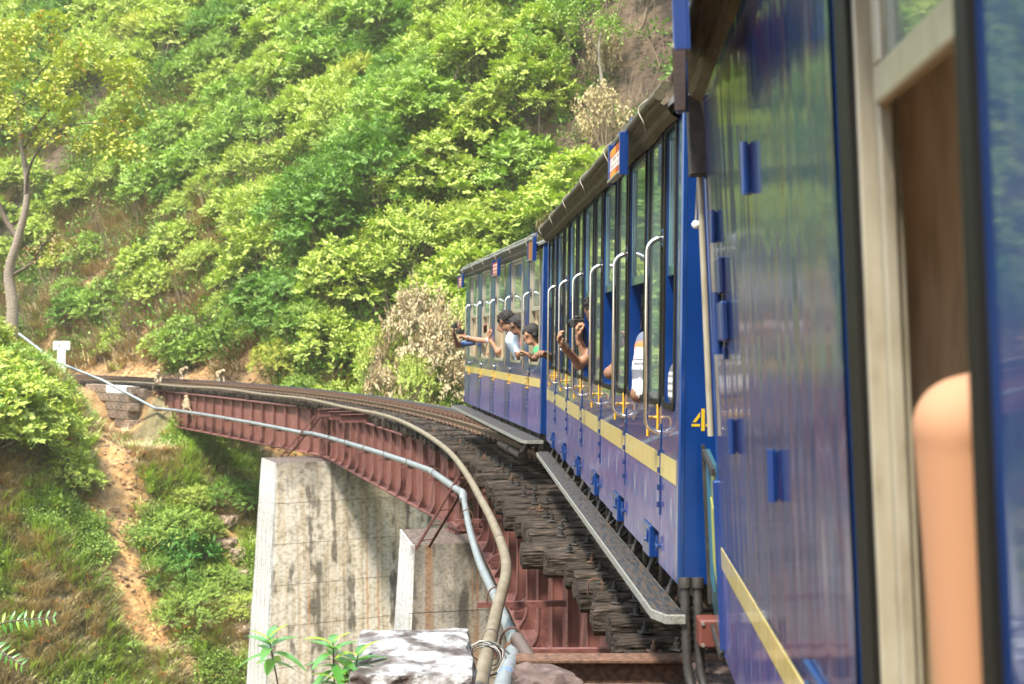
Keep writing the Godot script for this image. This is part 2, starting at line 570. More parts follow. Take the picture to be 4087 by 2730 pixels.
	m = mk("bark_pale", W, 0.9, noise_tex(82, 0.03, [[0.0, lin(0.07, 0.05, 0.04)], [0.45, lin(0.22, 0.17, 0.13)], [1.0, lin(0.42, 0.36, 0.30)]], 4), Vector3(3, 1.5, 3))
	bumped(m, bump_tex(81, 0.03, 8.0), 0.8)
	mk("dead_twig", lin(0.21, 0.154, 0.098), 0.9)


# ------------------------------------------------------------------ the land
const PROFILE := [[-60.0, -0.6], [-1.2, -0.6], [0.6, -1.3], [4.0, -7.0], [8.0, -13.0], [13.0, -15.5], [20.0, -15.0], [27.0, -11.3], [33.5, -5.2], [38.6, -1.1], [40.1, -0.42], [120.0, -0.38]]


func profile(h: float) -> float:
	for i in PROFILE.size() - 1:
		if h <= PROFILE[i + 1][0]:
			var t := clampf((h - PROFILE[i][0]) / (PROFILE[i + 1][0] - PROFILE[i][0]), 0.0, 1.0)
			return lerpf(PROFILE[i][1], PROFILE[i + 1][1], t)
	return -0.38


func ground(x: float, z: float) -> float:
	var p := polar(x, z)
	var h := p.x
	var r := p.y
	var y := profile(h)
	var rough := 0.0
	if r < 62.6:
		y += 0.42 * minf(maxf(61.7 - r, 0.0), 22.0) * smoothstep(20.0, 33.0, h)
		if h < 10.0:
			y -= 0.8 * minf(62.6 - r, 14.0) * smoothstep(10.0, 2.0, h) * smoothstep(-40.0, 0.0, h)
		rough = smoothstep(62.6, 57.0, r) * 0.8
	y -= 1.5 * smoothstep(63.9, 62.9, r) * smoothstep(59.0, 61.5, r) * smoothstep(44.0, 41.5, h) * smoothstep(36.0, 39.0, h)
	if r > 67.6:
		var e := r - 67.6
		y += 1.2 * e - 0.006 * maxf(e - 30.0, 0.0) * maxf(e - 30.0, 0.0)
		y = minf(y, 62.0)
		rough = smoothstep(67.6, 70.0, r)
	if h > 2.0 and h < 38.0:
		rough = maxf(rough, minf(smoothstep(2.0, 6.0, h), smoothstep(39.5, 35.0, h)))
	return y + rough * (n_big.get_noise_2d(x, z) * 2.4 + n_mid.get_noise_2d(x, z) * 0.55)


# how bare the soil is there, 0 to 1: slips and gullies of orange earth
func bare(x: float, z: float) -> float:
	var p := polar(x, z)
	var h := p.x
	var r := p.y
	var b := 0.0
	# the long slip beside the far abutment, down into the valley
	var q := Vector2(h, r)
	var wob := n_mid.get_noise_2d(x * 1.5, z * 1.5) * 1.0 + n_fine.get_noise_2d(x, z) * 0.35
	for s in [[39.6, 61.0, 36.8, 60.7, 0.65], [36.8, 60.7, 34.0, 59.9, 0.62], [34.0, 59.9, 31.6, 59.9, 0.5], [31.6, 59.9, 30.0, 61.0, 0.3], [35.0, 63.9, 32.0, 63.7, 0.3], [65.2, 83.0, 66.2, 77.4, 0.9], [66.2, 77.4, 66.0, 74.5, 0.6], [51.2, 72.0, 49.5, 68.5, 0.3], [58.0, 70.5, 57.0, 74.0, 0.4]]:
		var near := Geometry2D.get_closest_point_to_segment(q, Vector2(s[0], s[1]), Vector2(s[2], s[3]))
		var d := Vector2((q.x - near.x) * r * 0.01745, q.y - near.y).length()
		b = maxf(b, smoothstep(s[4] + 0.45, s[4] - 0.35, d + wob))
	# the cutting behind the track
	if h > 35.0 and h < 56.0 and r > 66.5 and r < 71.0:
		b = maxf(b, smoothstep(69.0, 67.7, r + n_mid.get_noise_2d(x, z) * 2.5) * smoothstep(35.0, 38.0, h) * smoothstep(56.0, 50.0, h))
	if r > 61.5 and r < 68.0 and (h > 40.2 or h < 1.0):
		b = maxf(b, 0.9)
	return b


func r_is_bank(h: float, r: float) -> bool:
	return h > 20.0 and h < 48.0 and r < 67.5


func terrain():
	# one sheet in polar steps about the curve's centre: fine where it is near and seen, coarse beyond
	var hs := []
	var rs := []
	var h := -120.0
	while h <= 150.0:
		hs.append(h)
		h += 6.0 if h < -20.0 else (1.6 if h < 18.0 else (0.45 if h < 64.0 else 6.0))
	var r := 2.0
	while r < 420.0:
		rs.append(r)
		r += 8.0 if r < 34.0 else (1.6 if r < 52.0 else (0.4 if r < 106.0 else 12.0 + (r - 106.0) * 0.15))
	var nh := hs.size()
	var nr := rs.size()
	var v := PackedVector3Array()
	var c := PackedColorArray()
	var idx := PackedInt32Array()
	for i in nh:
		for j in nr:
			var a := deg_to_rad(hs[i])
			var x: float = CX + rs[j] * cos(a)
			var z: float = CZ - rs[j] * sin(a)
			v.append(Vector3(x, ground(x, z), z))
			var b := bare(x, z)
			var n := n_mid.get_noise_2d(x * 0.7, z * 0.7)
			var dirt := Color(0.075, 0.046, 0.03).lerp(Color(0.13, 0.09, 0.052), smoothstep(-0.3, 0.4, n))
			if r_is_bank(hs[i], rs[j]):
				dirt = Color(0.17, 0.15, 0.07).lerp(Color(0.26, 0.21, 0.11), smoothstep(-0.3, 0.4, n))
			var soil := Color(0.50, 0.27, 0.10).lerp(Color(0.58, 0.37, 0.17), smoothstep(-0.4, 0.5, n_fine.get_noise_2d(x, z)))
			c.append(dirt.lerp(soil, b))
	for i in nh - 1:
		for j in nr - 1:
			var a := i * nr + j
			idx.append_array([a, a + 1, a + nr, a + 1, a + nr + 1, a + nr])
	var arr := []
	arr.resize(Mesh.ARRAY_MAX)
	arr[Mesh.ARRAY_VERTEX] = v
	arr[Mesh.ARRAY_COLOR] = c
	arr[Mesh.ARRAY_INDEX] = idx
	var am := ArrayMesh.new()
	am.add_surface_from_arrays(Mesh.PRIMITIVE_TRIANGLES, arr)
	var st := SurfaceTool.new()
	st.create_from(am, 0)
	st.generate_normals()
	struct(obj("hillside_ground", st.commit(), M["earth"]))


# ------------------------------------------------------------------ track
func sweep_arc(st: SurfaceTool, poly: Array, h0: float, h1: float, step: float, ups: Array = []):
	# sweeps the closed outline POLY (points [outward, up]) along the arc
	st.set_smooth_group(-1)
	var n := int(ceil((h1 - h0) / step))
	for i in n:
		var f0 := arc_frame(lerpf(h0, h1, float(i) / n))
		var f1 := arc_frame(lerpf(h0, h1, float(i + 1) / n))
		var mid := Vector2.ZERO
		for p in poly:
			mid += Vector2(p[0], p[1]) / poly.size()
		for k in poly.size():
			var p: Array = poly[k]
			var q: Array = poly[(k + 1) % poly.size()]
			# pull the reference point close to the edge, as the outline may be concave
			var e := Vector2(q[0] - p[0], q[1] - p[1]).normalized()
			var inn := Vector2(-e.y, e.x)
			var m := Vector2(p[0] + q[0], p[1] + q[1]) / 2.0 + inn * 0.002
			quad(st, f0 * Vector3(0, p[1], p[0]), f0 * Vector3(0, q[1], q[0]), f1 * Vector3(0, q[1], q[0]), f1 * Vector3(0, p[1], p[0]), f0 * Vector3(0.2, m.y, m.x))


func rail_outline(off: float) -> Array:
	# head, web and foot, counter-clockwise in (outward, up)
	return [[off - 0.055, -0.118], [off + 0.055, -0.118], [off + 0.055, -0.105], [off + 0.012, -0.09], [off + 0.012, -0.035], [off + 0.03, -0.026], [off + 0.03, 0.0], [off - 0.03, 0.0], [off - 0.03, -0.026], [off - 0.012, -0.035], [off - 0.012, -0.09], [off - 0.055, -0.105]]


const TRACK_H0 := -7.5
const TRACK_H1 := 62.0


func railway():
	var t := thing("railway_track", "rusty metre gauge track with toothed rack rail curving over the bridge on timber sleepers", "railway track")
	for s in [-0.515, 0.515]:
		var st := sb()
		sweep_arc(st, rail_outline(s), TRACK_H0, TRACK_H1, 0.6)
		obj("rail", done(st), M["rail_side"], t)
	# rack: two bars on edge that carry the teeth
	var st := sb()
	for s in [-0.035, 0.035]:
		sweep_arc(st, [[s - 0.012, -0.09], [s + 0.012, -0.09], [s + 0.012, 0.045], [s - 0.012, 0.045]], TRACK_H0, TRACK_H1, 0.6)
	var rack := obj("rack_rail", done(st), M["rust_brown"], t)
	st = sb()
	var pitch := 0.12
	var h := TRACK_H0
	var i := 0
	while h < TRACK_H1:
		for s in [-0.035, 0.035]:
			if h > 9.0 and h < 58.0:
				var f := arc_frame(h + (0.053 if s > 0.0 else 0.0), s, 0.045)
				prism(st, f * Transform3D(Basis(), Vector3(0, 0, -0.011)), PackedVector2Array([Vector2(-0.04, -0.004), Vector2(0.04, -0.004), Vector2(0.018, 0.042), Vector2(-0.018, 0.042)]), 0.022)
		h += rad_to_deg(pitch / R)
		i += 1
	stuff(obj("rack_tooth", done(st), M["rack_steel"], rack))
	# chairs under the rack
	var chair_mesh := sb()
	bb(chair_mesh, Vector3(-0.05, -0.12, -0.15), Vector3(0.05, -0.1, 0.15), 0.006)
	bb(chair_mesh, Vector3(-0.04, -0.1, -0.09), Vector3(0.04, -0.02, -0.05), 0.006)
	bb(chair_mesh, Vector3(-0.04, -0.1, 0.05), Vector3(0.04, -0.02, 0.09), 0.006)
	var chair := done(chair_mesh)
	# a rail chair with its two spikes
	var clip_st := sb()
	bb(clip_st, Vector3(-0.05, -0.1195, -0.12), Vector3(0.05, -0.1165, 0.12))
	for s in [-1.0, 1.0]:
		bb(clip_st, Vector3(-0.05, -0.1165, s * 0.085 - 0.028), Vector3(0.05, -0.098, s * 0.085 + 0.028), 0.006)
		tube(clip_st, [Vector3(0, -0.1, s * 0.085), Vector3(0, -0.068, s * 0.085)], 0.018, 6)
	var clip := done(clip_st)
	# sleeper variants
	var sleepers := []
	for k in 9:
		sleepers.append(sleeper_mesh(2.66 + 0.06 * (k % 3), 0.20 + 0.012 * (k % 4), 0.205, 100 + k))
	var long_one := sleeper_mesh(3.08, 0.23, 0.20, 140)
	var bolt_st := sb()
	bb(bolt_st, Vector3(-0.036, 0, -0.036), Vector3(0.036, 0.01, 0.036), 0.003)
	tube(bolt_st, [Vector3(0, 0.01, 0), Vector3(0, 0.04, 0)], 0.021, 6)
	tube(bolt_st, [Vector3(0, 0.04, 0), Vector3(0, 0.068, 0)], 0.011, 6)
	var bolt := done(bolt_st)
	h = -0.4
	var longs := [2.4, 17.6, 18.4, 31.0]
	i = 0
	while h < TRACK_H1:
		var f := arc_frame(h, 0.0, -0.12)
		var turn := rng.randf_range(-0.018, 0.018)
		var shift := rng.randf_range(-0.05, 0.05)
		var drop := rng.randf_range(-0.03, 0.006)
		shift -= 0.17 * smoothstep(2.6, 4.5, h) * smoothstep(24.0, 12.0, h)
		if h < 2.2:
			shift += lerpf(0.06, 0.36, clampf((2.2 - h) / 2.6, 0.0, 1.0))
		var long_here: bool = longs.size() > 0 and h >= longs[0]
		if long_here:
			longs.pop_front()
		var loc := Transform3D(Basis(Vector3.UP, turn) * Basis(Vector3(0, 0, 1), rng.randf_range(-0.05, 0.05)), Vector3(0, drop, 0.0 if long_here else shift))
		var mesh: Mesh = long_one if long_here else sleepers[rng.randi() % sleepers.size()]
		var mm: Material = M["timber_%d" % [0, 1, 0, 2, 1, 0][rng.randi() % 6]] if h < 17.0 else M["timber_%d" % [1, 0, 1][rng.randi() % 3]]
		var s := obj("sleeper", mesh, mm, t, f * loc)
		if h > -2.0 and h < 40.0:
			for rr in [-0.515, 0.515]:
				obj("rail_chair", clip, M["rust_brown"], s, Transform3D(Basis(), Vector3(0, 0.12 - drop, rr - loc.origin.z)))
			if h > 10.0:
				obj("rack_chair", chair, M["rust_brown"], s, Transform3D(Basis(), Vector3(0, 0.12 - drop, -loc.origin.z)))
			if h < 39.0:
				var side: float = -1.12 + shift * 0.6 + rng.randf_range(-0.03, 0.03)
				obj("bolt", bolt, M["dark_iron"] if i % 7 else M["rust_brown"], s, Transform3D(Basis(Vector3.UP, rng.randf() * 3.0), Vector3(rng.randf_range(-0.05, 0.05), -0.002, side - loc.origin.z)))
				if h < 14.0 and i % 3 == 0:
					obj("bolt", bolt, M["dark_iron"], s, Transform3D(Basis(Vector3.UP, rng.randf() * 3.0), Vector3(0.05, -0.002, side + 0.13 - loc.origin.z)))
				if h < 16.0 and i % 9 == 4:
					var hook := sb()
					var hz := side - 0.18
					tube(hook, [Vector3(0.02, -0.03, hz), Vector3(0.02, 0.05, hz), Vector3(0.02, 0.075, hz + 0.03), Vector3(0.02, 0.075, hz + 0.08), Vector3(0.02, 0.05, hz + 0.1), Vector3(0.02, -0.01, hz + 0.1)], 0.006, 5)
					obj("staple", done(hook), M["rust_brown"], s, Transform3D(Basis(), Vector3(0, 0, -loc.origin.z)))
			if long_here and h < 5.0:
				var tm := TextMesh.new()
				tm.text = "87"
				tm.font_size = 64
				tm.pixel_size = 0.0016
				tm.depth = 0.008
				var ft := SystemFont.new()
				ft.font_names = PackedStringArray(["Droid Sans"])
				tm.font = ft
				obj("carved_number", tm, M["timber_1"], s, Transform3D(Basis(Vector3(0, 0, 1), Vector3(0, 1, 0), Vector3(-1, 0, 0)), Vector3(-0.118, -0.13, -1.33)))
		h += rad_to_deg(rng.randf_range(0.36, 0.45) / R)
		i += 1


# length along z, top at y = 0; weathered: ragged ends and sunk, split top
func sleeper_mesh(length: float, w: float, th: float, seed_: int) -> ArrayMesh:
	var g := RandomNumberGenerator.new()
	g.seed = seed_
	var st := sb()
	var nz := 9
	var rings := []
	for i in nz + 1:
		var u := float(i) / nz
		var z := (u - 0.5) * length
		var end := 1.0 if i == 0 or i == nz else 0.0
		var wx := w * (0.5 - end * 0.02) + g.randf_range(-0.008, 0.008)
		var y0 := g.randf_range(-0.012, 0.0)
		var bev := 0.018 + end * 0.012 + g.randf_range(0, 0.012)
		var ring_ := []
		for q in [[-wx, y0 - bev], [-wx + bev, y0], [-0.02, y0 - g.randf_range(0.0, 0.014)], [wx - bev, y0 + g.randf_range(-0.006, 0.0)], [wx, y0 - bev], [wx, -th + bev], [wx - bev, -th], [-wx + bev, -th], [-wx, -th + bev]]:
			ring_.append(Vector3(q[0], q[1], z + end * g.randf_range(-0.02, 0.02)))
		rings.append(ring_)
	for i in nz:
		var mid := Vector3(0, -th / 2.0, (rings[i][0].z + rings[i + 1][0].z) / 2.0)
		for k in 9:
			quad(st, rings[i][k], rings[i][(k + 1) % 9], rings[i + 1][(k + 1) % 9], rings[i + 1][k], mid)
	for e in [0, nz]:
		var c := Vector3(0, -th / 2.0, rings[e][0].z - (0.02 if e == 0 else -0.02))
		for k in 9:
			tri(st, c, rings[e][k], rings[e][(k + 1) % 9], Vector3(0, -th / 2.0, 0))
	return done(st)


# ------------------------------------------------------------------ bridge
const G_TOP := -0.345
const G_DEPTH := 1.32
const H_PIER_FAR := 25.0
const H_PIER_NEAR := 12.1
const H_ABUT_FAR := 40.3
const H_ABUT_NEAR := 0.2


func bridge():
	span("plate girder bridge span between the two piers, carrying pipe brackets", 24.85, 12.25, true)
	span("far plate girder bridge span running from the stone abutment to the far pier", 40.15, 25.15, true)
	span("nearest plate girder bridge span below the running board and sleepers", 11.95, 0.35, false)
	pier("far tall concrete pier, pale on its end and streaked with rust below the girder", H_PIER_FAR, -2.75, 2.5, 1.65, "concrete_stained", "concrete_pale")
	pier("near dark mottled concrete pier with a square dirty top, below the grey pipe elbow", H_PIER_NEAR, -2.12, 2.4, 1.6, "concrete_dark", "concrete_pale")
	# steel bearers that stick out beside the sleepers
	for k in 3:
		var h: float = [22.1, 20.95, 19.8][k]
		var t := thing("steel_bearer", ["dark red steel beam sticking out under the tan pipe, farthest of three", "dark red steel beam sticking out under the tan pipe, middle of three", "dark red steel beam sticking out beside the first long sleepers, nearest of three"][k], "steel beam", Vector3.ZERO, "steel beams sticking out of the bridge deck")
		t.transform = arc_frame(h, 0.0, -0.14)
		var st := sb()
		bb(st, Vector3(-0.06, -0.012, -2.12), Vector3(0.06, 0.0, -0.9))
		obj("top_flange", done(st), M["bridge_dark_red"], t)
		st = sb()
		bb(st, Vector3(-0.005, -0.188, -2.118), Vector3(0.005, -0.012, -0.9))
		obj("web", done(st), M["bridge_dark_red"], t)
		st = sb()
		bb(st, Vector3(-0.06, -0.2, -2.12), Vector3(0.06, -0.188, -0.9))
		obj("bottom_flange", done(st), M["bridge_dark_red"], t)
	ladder("rusty steel ladder leaning on the girder above the near pier", arc(10.9, -2.0, -1.72), arc(10.1, -1.40, -0.42))
	ladder("thin red ladder leaning on the girder above the far pier", arc(25.7, -2.1, -1.72), arc(24.6, -1.42, -0.5))


func rivet(st: SurfaceTool, p: Vector3, out: Vector3, r := 0.014):
	var x := out.cross(Vector3(0.3, 1, 0.2)).normalized()
	var y := out.cross(x)
	var ins := p - out * 0.02
	for k in 6:
		var a0 := TAU * k / 6
		var a1 := TAU * (k + 1) / 6
		var b0 := p + (x * cos(a0) + y * sin(a0)) * r
		var b1 := p + (x * cos(a1) + y * sin(a1)) * r
		tri(st, b0, b1, p + out * r * 0.75, ins)


# one span: two plate girders with cross frames. In the girder's own frame x runs along it, y up, -z is the outer face seen from the camera's side
func span(label: String, h0: float, h1: float, full: bool):
	var t := thing("bridge_span", label, "bridge girder", Vector3.ZERO, "girder spans of the railway bridge")
	var a := arc(h0, 0, 0)
	var b := arc(h1, 0, 0)
	var xd := (a - b).normalized()
	var zd := xd.cross(Vector3.UP).normalized()
	if zd.dot(arc_frame(h0).basis.z) < 0.0:
		zd = -zd
	t.transform = Transform3D(Basis(xd, Vector3.UP, xd.cross(Vector3.UP)), (a + b) / 2.0 + Vector3(0, G_TOP, 0))
	var L := a.distance_to(b)
	for side in [-1.0, 1.0]:
		var zc: float = side * (1.0 if full else 0.78)
		var o: float = side        # the face that looks away from the track
		var st := sb()
		bb(st, Vector3(-L / 2, -G_DEPTH, zc - 0.006), Vector3(L / 2, -0.02, zc + 0.006))
		obj("girder_web", done(st), M["bridge_red"], t)
		st = sb()
		bb(st, Vector3(-L / 2, -0.02, zc - 0.15), Vector3(L / 2, 0.0, zc + 0.15), 0.004)
		obj("top_flange", done(st), M["bridge_dark_red"], t)
		st = sb()
		bb(st, Vector3(-L / 2, -G_DEPTH - 0.025, zc - 0.2), Vector3(L / 2, -G_DEPTH, zc + 0.2), 0.004)
		bb(st, Vector3(-L / 2 + 2.2, -G_DEPTH - 0.043, zc - 0.19), Vector3(L / 2 - 2.2, -G_DEPTH - 0.025, zc + 0.19), 0.004)
		obj("bottom_flange", done(st), M["bridge_red"], t)
		# angles that join web and flanges
		for y in [[-0.12, -0.02], [-G_DEPTH, -G_DEPTH + 0.11]]:
			st = sb()
			bb(st, Vector3(-L / 2, y[0], zc + o * 0.006 - 0.006), Vector3(L / 2, y[1], zc + o * 0.018 + 0.004 * o))
			obj("flange_angle", done(st), M["bridge_red"], t)
		if side > 0.0:
			continue
		# stiffeners, their feet swept out to the edge of the flange
		var sm := stiffener_mesh()
		var n := int(round(L / 0.98))
		var riv := sb()
		for i in n + 1:
			var x := -L / 2 + 0.12 + (L - 0.24) * i / n
			obj("stiffener", sm, M["bridge_dark_red"] if i % 5 == 0 else M["bridge_red"], t, Transform3D(Basis(), Vector3(x, 0, zc)))
			for k in 10:
				rivet(riv, Vector3(x + 0.026, -0.16 - k * 0.095, zc - 0.108), Vector3(0, 0, -1), 0.012)
			if i < n:
				var x2 := x + 0.49
				for k in 9:
					rivet(riv, Vector3(x2 + (k - 4) * 0.1, -0.07, zc - 0.022), Vector3(0, 0, -1), 0.013)
					rivet(riv, Vector3(x2 + (k - 4) * 0.1, -G_DEPTH + 0.055, zc - 0.022), Vector3(0, 0, -1), 0.013)
					rivet(riv, Vector3(x2 + (k - 4) * 0.1, -G_DEPTH, zc - 0.08), Vector3(0, 1, 0), 0.015)
					rivet(riv, Vector3(x2 + (k - 4) * 0.1 + 0.05, -G_DEPTH, zc - 0.15), Vector3(0, 1, 0), 0.015)
		stuff(obj("rivet", done(riv), M["bridge_red"], t))
		# end posts
		for e in [-1.0, 1.0]:
			st = sb()
			bb(st, Vector3(e * L / 2 - 0.02 * e - 0.01, -G_DEPTH, zc - 0.19), Vector3(e * L / 2 - 0.02 * e + 0.01, -0.02, zc - 0.006), 0.003)
			bb(st, Vector3(e * (L / 2 - 0.3) - 0.09, -G_DEPTH, zc - 0.13), Vector3(e * (L / 2 - 0.3) + 0.09, -0.02, zc - 0.115), 0.003)
			bb(st, Vector3(e * (L / 2 - 0.3) - 0.008, -G_DEPTH, zc - 0.115), Vector3(e * (L / 2 - 0.3) + 0.008, -0.02, zc - 0.006), 0.003)
			obj("end_post", done(st), M["bridge_dark_red"], t)
			# bearing on the pier
			st = sb()
			bb(st, Vector3(e * (L / 2 - 0.32) - 0.3, -G_DEPTH - 0.085, zc - 0.28), Vector3(e * (L / 2 - 0.32) + 0.3, -G_DEPTH - 0.05, zc + 0.28), 0.006)
			bb(st, Vector3(e * (L / 2 - 0.32) - 0.26, -G_DEPTH - 0.05, zc - 0.22), Vector3(e * (L / 2 - 0.32) + 0.26, -G_DEPTH - 0.025, zc + 0.22), 0.006)
			for q in [[-0.22, -0.24], [0.22, -0.24], [-0.07, -0.25], [0.09, -0.25]]:
				tube(st, [Vector3(e * (L / 2 - 0.32) + q[0], -G_DEPTH - 0.05, zc + q[1]), Vector3(e * (L / 2 - 0.32) + q[0], -G_DEPTH - 0.005, zc + q[1])], 0.018, 6)
			obj("bearing_plate", done(st), M["bridge_dark_red"], t)
	# cross frames between the girders
	for i in 5:
		var x := lerpf(-L / 2 + 0.4, L / 2 - 0.4, i / 4.0)
		var st := sb()
		bar(st, Vector3(x, -0.12, -0.98), Vector3(x, -G_DEPTH + 0.1, 0.98), 0.07, 0.07)
		bar(st, Vector3(x + 0.08, -0.12, 0.98), Vector3(x + 0.08, -G_DEPTH + 0.1, -0.98), 0.07, 0.07)
		bar(st, Vector3(x, -G_DEPTH + 0.06, -0.98), Vector3(x, -G_DEPTH + 0.06, 0.98), 0.07, 0.07)
		obj("cross_frame", done(st), M["bridge_dark_red"], t)


var stiff: ArrayMesh


func stiffener_mesh() -> ArrayMesh:
	if stiff:
		return stiff
	var st := sb()
	var path := [Vector2(-0.10, -0.03), Vector2(-0.10, -G_DEPTH + 0.26), Vector2(-0.108, -G_DEPTH + 0.19), Vector2(-0.132, -G_DEPTH + 0.12), Vector2(-0.19, -G_DEPTH + 0.035), Vector2(-0.195, -G_DEPTH + 0.002)]
	# the plate on edge
	for i in path.size() - 1:
		var p: Vector2 = path[i]
		var q: Vector2 = path[i + 1]
		var mid := Vector3(0, (p.y + q.y) / 2, -0.03)
		for x in [-0.006, 0.006]:
			quad(st, Vector3(x, p.y, p.x), Vector3(x, q.y, q.x), Vector3(x, q.y, -0.006), Vector3(x, p.y, -0.006), mid)
	# its face, an angle iron
	for i in path.size() - 1:
		bar(st, Vector3(0.02, path[i].y, path[i].x), Vector3(0.02, path[i + 1].y, path[i + 1].x), 0.012, 0.075, Vector3.RIGHT)
	stiff = done(st)
	return stiff


func ladder(label: String, foot: Vector3, top: Vector3):
	var t := thing("ladder", label, "ladder", foot, "ladders on the bridge")
	var d := top - foot
	var side := d.cross(Vector3.UP).cross(Vector3.UP).normalized()
	side = Vector3(d.x, 0, d.z).normalized().cross(Vector3.UP).normalized()
	for s in [-1.0, 1.0]:
		var st := sb()
		bar(st, side * 0.13 * s, d + side * 0.13 * s, 0.012, 0.05, side, 0.002)
		bar(st, side * 0.145 * s, d + side * 0.145 * s, 0.04, 0.008, side)
		obj("ladder_rail", done(st), M["bridge_dark_red"], t)
	var n := 5
	for i in n:
		var st := sb()
		var p := d * (0.12 + 0.8 * i / (n - 1))
		tube(st, [p - side * 0.13, p + side * 0.13], 0.011, 6)
		obj("rung", done(st), M["bridge_dark_red"], t)


func pier(label: String, h: float, r0: float, r1: float, thick: float, face: String, pale: String):
	var t := thing("bridge_pier", label, "bridge pier", Vector3.ZERO, "concrete piers of the railway bridge")
	t.transform = arc_frame(h, 0.0, -1.745)
	var lift := 1.12
	var y := 0.0
	var k := 0
	while y > -15.5:
		var y1 := y - lift
		var f0 := -y / 18.0
		var f1 := -(y1 + 0.012) / 18.0
		var st := sb()
		var ends := sb()
		hexa(st, -thick / 2 - f0, thick / 2 + f0, r0 - f0 + 0.05, r1 + f0, y, -thick / 2 - f1, thick / 2 + f1, r0 - f1 + 0.05, r1 + f1, y1 + 0.016)
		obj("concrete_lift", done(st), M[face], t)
		hexa(ends, -thick / 2 - f0 - 0.002, thick / 2 + f0 + 0.002, r0 - f0, r0 - f0 + 0.06, y, -thick / 2 - f1 - 0.002, thick / 2 + f1 + 0.002, r0 - f1, r0 - f1 + 0.06, y1 + 0.012)
		obj("end_face", done(ends), M[pale], t)
		# the recessed joint below each lift
		st = sb()
		hexa(st, -thick / 2 - f1 + 0.014, thick / 2 + f1 - 0.014, r0 - f1 + 0.014, r1 + f1 - 0.014, y1 + 0.0165, -thick / 2 - f1 + 0.014, thick / 2 + f1 - 0.014, r0 - f1 + 0.014, r1 + f1 - 0.014, y1 - 0.0005)
		obj("joint", done(st), M["concrete_dark"], t)
		y = y1
		k += 1
	var cap := sb()
	bb(cap, Vector3(-thick / 2 + 0.02, 0.0005, r0 + 0.02), Vector3(thick / 2 - 0.02, 0.008, r1 - 0.02))
	obj("dirt_cover", done(cap), M["pier_cap_dirt"], t)


# a tapered block, its faces in small steps so that cast edges waver and chip a little
func hexa(st: SurfaceTool, x0: float, x1: float, z0: float, z1: float, y: float, u0: float, u1: float, w0: float, w1: float, v: float):
	var p := [Vector3(x0, y, z0), Vector3(x1, y, z0), Vector3(x1, y, z1), Vector3(x0, y, z1), Vector3(u0, v, w0), Vector3(u1, v, w0), Vector3(u1, v, w1), Vector3(u0, v, w1)]
	var c := Vector3((x0 + x1) / 2, (y + v) / 2, (z0 + z1) / 2)
	for f in [[0, 1, 2, 3], [4, 5, 6, 7], [0, 1, 5, 4], [1, 2, 6, 5], [2, 3, 7, 6], [3, 0, 4, 7]]:
		var a: Vector3 = p[f[0]]
		var b: Vector3 = p[f[1]]
		var d: Vector3 = p[f[2]]
		var e: Vector3 = p[f[3]]
		var nu := clampi(int(a.distance_to(b) / 0.16), 1, 32)
		var nv := clampi(int(a.distance_to(e) / 0.16), 1, 32)
		for i in nu:
			for j in nv:
				var q := []
				for k in [[0, 0], [1, 0], [1, 1], [0, 1]]:
					var g := float(i + k[0]) / nu
					var h := float(j + k[1]) / nv
					var o: Vector3 = a.lerp(b, g).lerp(e.lerp(d, g), h)
					q.append(o + Vector3(n_fine.get_noise_3dv(o * 1.6), n_fine.get_noise_3dv(o * 1.6 + Vector3(7, 3, 0)) * 0.3, n_fine.get_noise_3dv(o * 1.6 + Vector3(0, 5, 11))) * 0.016)
				quad(st, q[0], q[1], q[2], q[3], c)


# ------------------------------------------------------------------ pipes
func smooth_path(pts: Array, per := 6) -> Array:
	var c := Curve3D.new()
	for i in pts.size():
		var d: Vector3 = (pts[mini(i + 1, pts.size() - 1)] - pts[maxi(i - 1, 0)]) / 6.0
		c.add_point(pts[i], -d, d)
	var out := []
	for i in pts.size() - 1:
		for k in per:
			out.append(c.sample(i, float(k) / per))
	out.append(pts[pts.size() - 1])
	return out


func collar(st: SurfaceTool, p: Vector3, d: Vector3, r: float, w: float):
	tube(st, [p - d * w, p - d * w * 0.6, p + d * w * 0.6, p + d * w], [r * 0.97, r, r, r * 0.97], 12)


